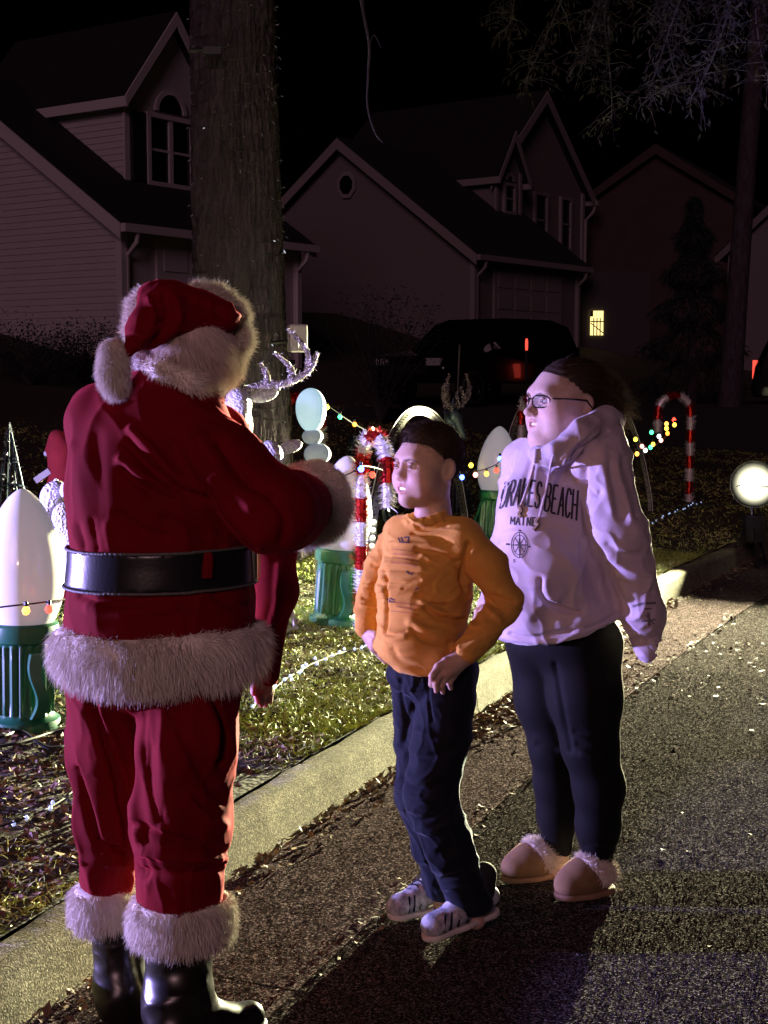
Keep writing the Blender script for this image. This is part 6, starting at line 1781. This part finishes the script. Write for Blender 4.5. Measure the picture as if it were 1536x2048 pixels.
# head and hands
hd_b = make_head(q(856, 930, 0.0), (-0.80, -0.60), (0.97, 1.00, 0.98), SK_BOY, full=0.0, pitch=0.0, mouth=0.004, neck=(0.005, -0.028, -0.19), jaw=0.025, nr=0.045, child=True)
twb = hd_b[2]
hn = hand(q(928, 1310, -0.14), (q(876, 1334, -0.185), q(905, 1352, -0.15)), [(q(864, 1352, -0.20), q(862, 1370, -0.18)), (q(872, 1366, -0.195), q(873, 1382, -0.175)), (q(884, 1370, -0.18), q(886, 1384, -0.16)), (q(899, 1366, -0.16), q(902, 1376, -0.14))],
          (q(892, 1322, -0.17), q(874, 1340, -0.15)), rp(23), 0.0092)
hf2 = hand(q(732, 1256, 0.05), (q(748, 1284, 0.0), q(752, 1302, 0.04)), [(q(762, 1296, -0.01), q(774, 1310, 0.0)), (q(764, 1304, 0.0), q(776, 1318, 0.01)), (q(764, 1310, 0.02), q(775, 1322, 0.02)), (q(762, 1314, 0.04), q(771, 1324, 0.04))],
           (q(752, 1270, -0.02), q(766, 1284, -0.02)), rp(18), 0.0085)
limbs = [hn, hf2] + chain([q(858, 1030, 0.01), q(852, 1090, 0.0), q(846, 1280, 0.0)], [rp(30), rp(42), rp(54)])
limbs += chain([q(860, 1085, 0.0), q(930, 1080, -0.05), q(1008, 1203, -0.07), q(928, 1310, -0.14)], [rp(26), rp(25), rp(20), rp(17)]) + chain([q(850, 1085, 0.0), q(798, 1068, 0.08), q(744, 1195, 0.10), q(732, 1256, 0.05)], [rp(24), rp(22), rp(16), rp(14)])
limbs += chain([q(855, 1280, 0.0), q(893, 1360, -0.03), q(864, 1590, -0.09), q(940, 1795, -0.03), q(952, 1838, -0.03)], [rp(45), rp(44), rp(34), rp(24), rp(22)]) + chain([q(845, 1280, 0.02), q(830, 1360, 0.05), q(844, 1590, 0.01), q(888, 1795, 0.10), q(886, 1832, 0.13)], [rp(40), rp(38), rp(32), rp(22), rp(22)])
bb_ = body_mesh(bo_, hd_b, limbs, SK_BOY)
hfb = None
head_extras(bb_, twb, hfb); teeth_part(bb_, twb, -0.0650, 0.017)
def bhair_f(P):
    s = ell((0, -0.020, 0.036), (0.0790, 0.0985, 0.0895))(P)
    s = smin(s, ell((0, 0.040, 0.092), (0.045, 0.035, 0.020))(P), 0.03)
    line = (P[..., 1]*0.85 - P[..., 2]*0.75) - 0.006
    line = np.where(P[..., 2] > 0.055, P[..., 1] - 0.075 - (P[..., 2] - 0.055)*0.2, line)
    burn = np.maximum(np.abs(P[..., 1] - 0.012) - 0.009, -(P[..., 2] + 0.012))
    d = smax(s, np.minimum(line, burn), 0.006)
    low = np.where(P[..., 1] < -0.03, -0.085, -0.02) - P[..., 2]
    for sx in (-1, 1): d = smax(d, -ell((sx*0.090, -0.012, -0.014), (0.028, 0.022, 0.034))(P), 0.006)
    return smax(d, low, 0.006)
hV2, hQ2 = nets(bhair_f, 0.0035, 0.0, ((-0.1, -0.13, -0.1), (0.1, 0.11, 0.14))); hV2 = smooth_mesh(hV2, hQ2, 2)
p, nn = sample(hV2, hQ2, 17000, None, 5)
Vs, Qs = strands(p, nn*0.5, 0.013, 0.0009, (0, 0.6, -0.1), 0.6, 0.4, 2, 6, 0.2)
Va, Qa = merge([(hV2, hQ2), (Vs, Qs)])
link('hair', mesh_np('hair', twb(Va), Qa, [MATS['hair_brown']]), bo_, True)
# ------------------------------------------------------------------ the man in the red suit
Sd = 3.4
def q(x, y, dy=0.0): return at(x, y, Sd + dy)
def rp(px): return px * Sd / F
sm = empty('person', (q(300, 2000)[0], Sd, 0), 0, 'person in red velvet suit with white fur trim, black belt and boots, seen from behind', 'person')
KD = (1, 0.82, 1)
torso_s = union([cap(q(312, 872), q(316, 970), rp(122), rp(170), KD), cap(q(316, 960), q(324, 1120), rp(177), rp(170), KD), cap(q(324, 1120), q(320, 1235), rp(171), rp(176), KD),
                 cap(q(320, 1235), q(318, 1370), rp(177), rp(186), KD), cap(q(205, 835, 0.03), q(360, 850, -0.01), rp(72), rp(78)), ell(q(335, 785, 0.03), (rp(90), rp(75), rp(50)))], 0.07)
zc0 = q(320, 1345)[2]
def scut(P): return zc0 - P[..., 2]
arm_s = union(chain([q(366, 858, -0.03), q(445, 938, -0.11), q(545, 1022, -0.15)], [rp(84), rp(79), rp(77)]) + chain([q(545, 1022, -0.15), q(578, 1020, -0.02), q(602, 1010, 0.10)], [rp(77), rp(72), rp(66)]), 0.05)
arm_l = union(chain([q(430, 880, 0.22), q(545, 1060, 0.30), q(552, 1180, 0.26), q(527, 1345, 0.20)], [rp(72), rp(56), rp(46), rp(29)]), 0.04)
pinch = q(320, 1128)
def jacket_f(P):
    d = smax(torso_s(P), scut(P), 0.01)
    z = P[..., 2] - pinch[2]
    d = d + 0.014*np.exp(-(z/0.05)**2)
    d = smin(d, arm_s(P), 0.03); return smin(d, arm_l(P), 0.03)
bbs = [torso_s.bb, arm_s.bb, arm_l.bb]; jacket_f = mod(jacket_f, (np.min([b[0] for b in bbs], 0), np.max([b[1] for b in bbs], 0)))
jl = [([(262, 860), (300, 900), (345, 945), (400, 985)], 0.010, 10), ([(255, 890), (300, 935), (350, 975), (420, 1010)], -0.010, 9), ([(240, 920), (290, 955), (330, 965)], 0.008, 9), ([(245, 940), (300, 985), (345, 1000)], -0.008, 8),
      ([(345, 890), (400, 990), (450, 1065), (500, 1095)], -0.008, 12), ([(420, 960), (470, 1040), (520, 1085)], 0.010, 14), ([(400, 880), (450, 960), (500, 1010)], 0.008, 16), ([(440, 890), (490, 960), (535, 990)], -0.008, 10),
      ([(160, 1050), (170, 1085), (172, 1100)], -0.003, 6), ([(185, 1040), (195, 1085), (196, 1100)], -0.003, 6), ([(215, 1050), (222, 1095)], 0.003, 8), ([(150, 900), (165, 1000), (180, 1060)], 0.003, 14), ([(190, 870), (200, 980), (205, 1040)], -0.003, 14),
      ([(235, 1030), (280, 1060), (330, 1075)], -0.006, 9), ([(330, 1040), (400, 1070), (440, 1095)], -0.006, 10), ([(160, 1190), (220, 1210), (290, 1198)], -0.006, 7), ([(230, 1182), (290, 1185), (330, 1178)], 0.006, 6), ([(180, 1215), (260, 1225), (350, 1215)], 0.005, 10),
      ([(540, 990), (570, 1040), (565, 1085)], -0.007, 10), ([(560, 1130), (555, 1200), (540, 1280)], 0.008, 8), ([(575, 1120), (560, 1220), (540, 1310)], -0.006, 6), ([(430, 1190), (470, 1215), (500, 1210)], -0.005, 9)]
def jpost(V, Q):
    N = normals(V, Q); return V + N*(0.004*wav(V*[1.3, 1.3, 0.7], 11, 71, 3) + 0.007*(wrinkle(V*[1, 1, 0.7], 13, 73) - 0.6))[:, None]
jk, jV, jQ = sdf_obj('jacket', jacket_f, 0.006, MATS['velvet_red'], sm, 1, jl, jpost)
# belt
zb1 = q(320, 1090)[2]; zb2 = q(320, 1165)[2]; bx0 = q(320, 1128)[0]
def belt_f(P):
    zc = P[..., 2] - 0.055*(P[..., 0] - bx0)*0.0
    d = torso_s(P) + 0.006
    ring_ = np.abs(d + 0.0) - 0.008
    return np.maximum(ring_, np.maximum(zc - (zb1 + 0.02*(P[..., 0] - bx0)), (zb2 + 0.02*(P[..., 0] - bx0)) - zc))
tb_ = torso_s.bb
blt, bV, bQ = sdf_obj('belt', mod(belt_f, ((tb_[0][0], tb_[0][1], zb2 - 0.02), (tb_[1][0], tb_[1][1], zb1 + 0.02))), 0.005, MATS['belt_leather'], sm, 1)
bb2 = bvh(bV, bQ)
lp_ = [p for p in drape(bb2, [(417, 1100), (416, 1115), (416, 1130), (415, 1145), (415, 1156)], 0.004) if p is not None]
MB().tube(np.array(lp_), 0.013, 8).build('belt_loop', MATS['velvet_red'], blt, True, True)
def edge_f(zz):
    def f(P): return np.maximum(np.abs(torso_s(P) - 0.003) - 0.004, np.abs(P[..., 2] - zz - 0.02*(P[..., 0] - bx0)) - 0.004)
    return mod(f, ((tb_[0][0], tb_[0][1], zz - 0.02), (tb_[1][0], tb_[1][1], zz + 0.02)))
for zz in (zb1, zb2): sdf_obj('belt_edge', edge_f(zz), 0.004, MATS['belt_edge'], blt, 0)
def buck(P):
    c = q(508, 1125, 0.02); r_ = np.abs(P - c.astype(np.float32)) - np.array([0.012, 0.05, 0.042], np.float32)
    return r_.max(-1)
sdf_obj('buckle', mod(buck, (q(508, 1125, 0.02) - 0.06, q(508, 1125, 0.02) + 0.06)), 0.005, MATS['buckle'], blt, 1)
# fur hem
zf1 = q(320, 1248)[2]; zf2 = q(320, 1342)[2]
def hemf(P):
    z = P[..., 2]; zz = np.clip((z - zf2)/(zf1 - zf2), 0, 1); bul = 0.030*np.sqrt(np.maximum(1 - (2*zz - 1)**2, 0))
    return np.maximum(np.maximum(torso_s(P) - bul + 0.004, z - zf1 - 0.02*(P[..., 0] - bx0)), zf2 - z + 0.03*(P[..., 0] - bx0))
fur_obj('fur_hem', mod(hemf, None), 0.010, MATS['fur_white'], sm, 48000, 0.028, 0.0020, (0.1, 0, -1), 0.75, 0.30, 3,
        ((tb_[0][0] - 0.04, tb_[0][1] - 0.04, zf2 - 0.03), (tb_[1][0] + 0.04, tb_[1][1] + 0.04, zf1 + 0.03)), 0.75, 0.6)
# sleeve cuff
cc = q(620, 1004, 0.17); ax_ = np.array([0.62, 0.74, 0.05]); ax_ /= np.linalg.norm(ax_)
def cuff_f(P):
    v = P - cc.astype(np.float32); h_ = v @ ax_.astype(np.float32); r_ = np.sqrt(np.maximum((v*v).sum(-1) - h_*h_, 0))
    return np.sqrt((np.maximum(np.abs(r_ - 0.050) - 0.028, 0))**2 + (np.maximum(np.abs(h_) - 0.035, 0))**2) - 0.018
fur_obj('fur_cuff', mod(cuff_f, (cc - 0.16, cc + 0.16)), 0.007, MATS['fur_white'], sm, 18000, 0.018, 0.0018, (0, 0, -1), 0.25, 0.4, 4)
# trousers
tn = chain([q(395, 1345, -0.02), q(375, 1480, -0.05), q(362, 1640, -0.06), q(360, 1790, -0.05)], [rp(94), rp(95), rp(93), rp(88)])
tf = chain([q(225, 1345, 0.06), q(225, 1500, 0.08), q(222, 1640, 0.08), q(215, 1755, 0.08)], [rp(98), rp(84), rp(72), rp(62)])
tnu, tfu = union(tn, 0.04), union(tf, 0.04); tnc = q(360, 1812)[2]
hpe = ell(q(305, 1350, 0.02), (rp(172), rp(140), rp(70)))
def str_f(P): return smax(smin(smin(tnu(P), tfu(P), 0.02), hpe(P), 0.05), tnc - P[..., 2], 0.006)
str_f = mod(str_f, (np.minimum(tnu.bb[0], tfu.bb[0]), np.maximum(tnu.bb[1], tfu.bb[1])))
sl2 = [([(185, 1400), (205, 1480), (235, 1580), (258, 1680), (262, 1760)], -0.012, 8), ([(200, 1400), (225, 1480), (258, 1580), (275, 1680)], 0.010, 9), ([(330, 1400), (380, 1500), (420, 1570), (450, 1600)], -0.008, 12),
       ([(400, 1400), (430, 1450), (428, 1510)], 0.008, 9), ([(425, 1400), (450, 1470), (445, 1530)], -0.008, 8), ([(270, 1650), (350, 1680), (430, 1700), (455, 1705)], -0.012, 8), ([(265, 1700), (340, 1715), (450, 1715)], 0.010, 10), ([(275, 1745), (350, 1750), (455, 1740)], -0.008, 9),
       ([(150, 1540), (165, 1590), (185, 1650), (195, 1700)], -0.009, 6), ([(165, 1600), (190, 1680), (240, 1700)], -0.008, 7), ([(170, 1720), (215, 1725), (255, 1735)], 0.008, 8), ([(380, 1600), (420, 1640), (450, 1650)], 0.008, 10), ([(295, 1500), (300, 1580), (320, 1640)], -0.007, 14), ([(230, 1700), (262, 1720), (285, 1755)], -0.008, 6)]
def tps(V, Q):
    N = normals(V, Q); return V + N*(0.003*wav(V*[1.6, 1.6, 0.55], 13, 81, 3) + 0.009*(wrinkle(V*[1.3, 1.3, 0.5], 14, 83) - 0.6))[:, None]
sdf_obj('trousers', str_f, 0.006, MATS['velvet_red'], sm, 1, sl2, tps)
# fur at the trouser ends
def furring(c, rx, hh, name, seed, n, k=0.9):
    c = np.asarray(c, np.float32)
    def f(P):
        v = (P - c); r_ = np.sqrt(v[..., 0]**2 + (v[..., 1]/k)**2)
        return np.sqrt(np.maximum(np.abs(r_ - rx*0.55) - rx*0.28, 0)**2 + np.maximum(np.abs(v[..., 2]) - hh*0.55, 0)**2) - rx*0.17
    fur_obj(name, mod(f, (c - [rx*1.2, rx*1.2, hh*1.3], c + [rx*1.2, rx*1.2, hh*1.3])), 0.008, MATS['fur_white'], sm, int(n*1.4), 0.022, 0.0019, (0, 0, -1), 0.7, 0.30, seed, None, 0.7, 0.6)
furring(q(362, 1832, -0.05), rp(102), rp(42), 'fur_ankle_trim', 5, 15000)
furring(q(205, 1806, 0.08), rp(63), rp(48), 'fur_ankle_trim', 6, 9000, 1.05)
# boots
def boot(top, foot, r0, r1, toe, nm):
    a = np.array(top); b = np.array(foot); t = np.array(toe)
    mid = a*0.45 + b*0.55
    sh = union([cap(a, mid, r0, r1*1.04), cap(mid, b + [0, 0, 0.05], r1*1.04, r1*0.92), cap(b + [0, 0, 0.05], t*0.5 + b*0.5 + [0, 0, 0.045], r1*0.8, 0.05), cap(t*0.5 + b*0.5 + [0, 0, 0.04], t + [0, 0, 0.035], 0.05, 0.040)], 0.04)
    def f(P): return smax(sh(P), 0.022 - P[..., 2], 0.006)
    f = mod(f, (np.minimum(sh.bb[0], [9, 9, 0]), sh.bb[1]))
    lines = []
    x0 = project([a])[0][0]; wv_ = r0*F/Sd
    for (yy, am) in ((1945, -0.0022), (1998, 0.003)):
        lines.append(([(x0 - wv_*0.7, yy + 16), (x0, yy), (x0 + wv_*0.7, yy - 22)], am, 20))
    def bpost(V, Q):
        N = normals(V, Q); return V + N*(0.0065*(wrinkle(V*[0.7, 0.7, 1.3], 15, int(r0*1e4)) - 0.6)*np.clip((V[:, 2] - 0.06)*8, 0, 1))[:, None]
    bt, v, qq = sdf_obj('boot', f, 0.005, MATS['boot_leather'], sm, 1, lines, bpost)
    ft = union([cap(b, b*0.4 + t*0.6, r1*0.82, 0.052), cap(b*0.4 + t*0.6, t, 0.052, 0.046)], 0.02)
    def sf(P):
        Pz = P.copy(); Pz[..., 2] = b[2]
        return np.maximum(ft(Pz), np.abs(P[..., 2] - 0.011) - 0.014)
    b0 = np.minimum(b, t) - 0.1; b1 = np.maximum(b, t) + 0.1; b0[2] = -0.02; b1[2] = 0.05
    sdf_obj('sole', mod(sf, (b0, b1)), 0.006, MATS['black_plastic'], bt, 1)
bt1 = q(360, 1880, -0.04); f1 = on_road(352, 2112); f1[2] = 0.0; t1 = on_road(498, 2062); t1[2] = 0
boot(bt1, f1, rp(72), rp(64), t1, 'boot')
bt2 = q(236, 1870, 0.08); f2 = on_road(246, 2050); f2[2] = 0.0; t2 = f2 + (t1 - f1)*0.9
boot(bt2, f2, rp(56), rp(50), t2, 'boot')
# head under hair, beard and hat; hand
hc = q(372, 690, 0.06)
hd_s = make_head(q(385, 700, 0.06), (0.80, 0.60), (1.0, 1.0, 1.0), SK_ADULT, pitch=0.25, neck=(0, -0.06, -0.17))
hs_ = hand(q(527, 1352, 0.20), (q(520, 1378, 0.18), q(540, 1378, 0.22)), [(q(514, 1392, 0.17), q(516, 1404, 0.16)), (q(521, 1396, 0.18), q(523, 1410, 0.17)), (q(530, 1396, 0.20), q(531, 1410, 0.19)), (q(539, 1392, 0.22), q(540, 1403, 0.21))],
           (q(510, 1372, 0.16), q(508, 1386, 0.15)), 0.026, 0.0095)
hr_ = hand(q(628, 1002, 0.20), (q(650, 990, 0.25), q(652, 1016, 0.25)), [(q(662, 985, 0.28), q(668, 992, 0.30)), (q(664, 996, 0.28), q(670, 1003, 0.30)), (q(664, 1008, 0.28), q(669, 1014, 0.30)), (q(660, 1018, 0.28), q(664, 1024, 0.30))],
           (q(650, 980, 0.22), q(660, 975, 0.25)), 0.03, 0.0095)
limbs = [hs_, hr_] + chain([q(345, 790, 0.05), q(318, 880, 0.0), q(320, 1300, 0.0)], [rp(50), rp(80), rp(120)])
limbs += chain([q(330, 870, 0.0), q(405, 862, -0.05), q(543, 1020, -0.14), q(600, 1010, 0.10), q(628, 1002, 0.20)], [rp(50), rp(50), rp(42), rp(34), rp(28)]) + chain([q(330, 880, 0.05), q(430, 885, 0.22), q(543, 1062, 0.30), q(548, 1180, 0.26), q(527, 1352, 0.20)], [rp(45), rp(40), rp(30), rp(24), rp(20)])
limbs += chain([q(330, 1300, 0.0), q(385, 1380, -0.02), q(362, 1640, -0.06), q(358, 1900, -0.03), q(352, 2070, 0.0)], [rp(90), rp(60), rp(42), rp(38), rp(34)]) + chain([q(310, 1300, 0.02), q(230, 1380, 0.06), q(222, 1640, 0.08), q(238, 1880, 0.09), q(246, 2030, 0.10)], [rp(80), rp(50), rp(32), rp(30), rp(28)])
body_mesh(sm, hd_s, limbs, SK_ADULT, 0.0055)
# white hair and beard
hair_s = union([ell(q(385, 700, 0.0), (rp(78), rp(80), rp(66))), cap(q(402, 735, 0.0), q(392, 775, 0.02), rp(46), rp(32)), ell(q(440, 715, 0.06), (rp(44), rp(50), rp(52)))], 0.03)
fur_obj('white_hair', hair_s, 0.007, MATS['white_hair'], sm, 16000, 0.022, 0.0016, (0.25, 0, -1), 0.9, 0.22, 8, None, 0.3, 0.4, None, 0.002)
coll = union(chain([q(258, 722, 0.0), q(330, 742, -0.075), q(385, 768, -0.07), q(420, 785, 0.0), q(410, 780, 0.10), q(300, 745, 0.14), q(258, 722, 0.0)], [rp(14), rp(22), rp(24), rp(20), rp(20), rp(20), rp(14)]), 0.02)
fur_obj('fur_collar', coll, 0.007, MATS['fur_white'], sm, 9000, 0.018, 0.0020, (0.5, 0, -0.5), 0.6, 0.35, 9, None, 0.3)
# hat
hat_parts = [ell(q(372, 632, 0.02), (rp(92), rp(88), rp(58)), np.array(Matrix.Rotation(0.22, 3, 'Y'))), cap(q(345, 618, -0.02), q(440, 632, 0.0), rp(50), rp(30)), cap(q(320, 618, -0.04), q(290, 660, -0.09), rp(46), rp(30)), cap(q(290, 660, -0.09), q(253, 706, -0.12), rp(30), rp(9)), cap(q(350, 640, -0.07), q(300, 672, -0.10), rp(34), rp(18)),
             cap(q(308, 588, -0.02), q(340, 592, -0.02), rp(22), rp(24)), cap(q(440, 640, 0.0), q(462, 640, 0.02), rp(24), rp(16))]
hat = union(hat_parts, 0.03)
htl = [([(300, 600), (310, 640), (280, 690)], 0.006, 7), ([(330, 590), (335, 640), (300, 690)], -0.006, 8), ([(350, 600), (360, 640), (330, 680)], 0.005, 9), ([(315, 620), (330, 612), (350, 608)], -0.004, 5), ([(285, 660), (310, 650), (330, 640)], -0.005, 5), ([(275, 680), (300, 668), (320, 660)], 0.004, 4), ([(380, 600), (420, 615), (455, 635)], -0.004, 10)]
def hps(V, Q):
    N = normals(V, Q); return V + N*(0.0015*wav(V, 22, 91, 3) + 0.006*(wrinkle(V, 28, 93) - 0.6))[:, None]
sdf_obj('hat', hat, 0.005, MATS['velvet_red'], sm, 1, htl, hps)
brim = union(chain([q(396, 586, 0.05), q(432, 602, 0.07), q(462, 636, 0.08), q(466, 680, 0.07), q(446, 722, 0.05), q(420, 752, 0.03)], [rp(16), rp(22), rp(26), rp(28), rp(24), rp(16)]), 0.02)
fur_obj('hat_brim_fur', brim, 0.006, MATS['fur_white'], sm, 13000, 0.022, 0.0020, (0.5, 0, 0.0), 0.3, 0.42, 11, None, 0.4)
brim2 = union(chain([q(290, 590, 0.06), q(279, 620, 0.06), q(276, 655, 0.04), q(282, 680, 0.0)], [rp(10), rp(18), rp(18), rp(10)]), 0.02)
fur_obj('hat_brim_fur', brim2, 0.006, MATS['fur_white'], sm, 5000, 0.020, 0.0018, (-0.6, 0, 0.0), 0.3, 0.42, 12, None, 0.4)
pom = union([ell(q(226, 712, -0.11), (rp(25), rp(26), rp(32))), ell(q(227, 752, -0.12), (rp(22), rp(24), rp(36)))], 0.03)
fur_obj('pompom', pom, 0.006, MATS['fur_white'], sm, 8000, 0.016, 0.0018, (0, 0, -1), 0.6, 0.3, 13, None, 0.3)
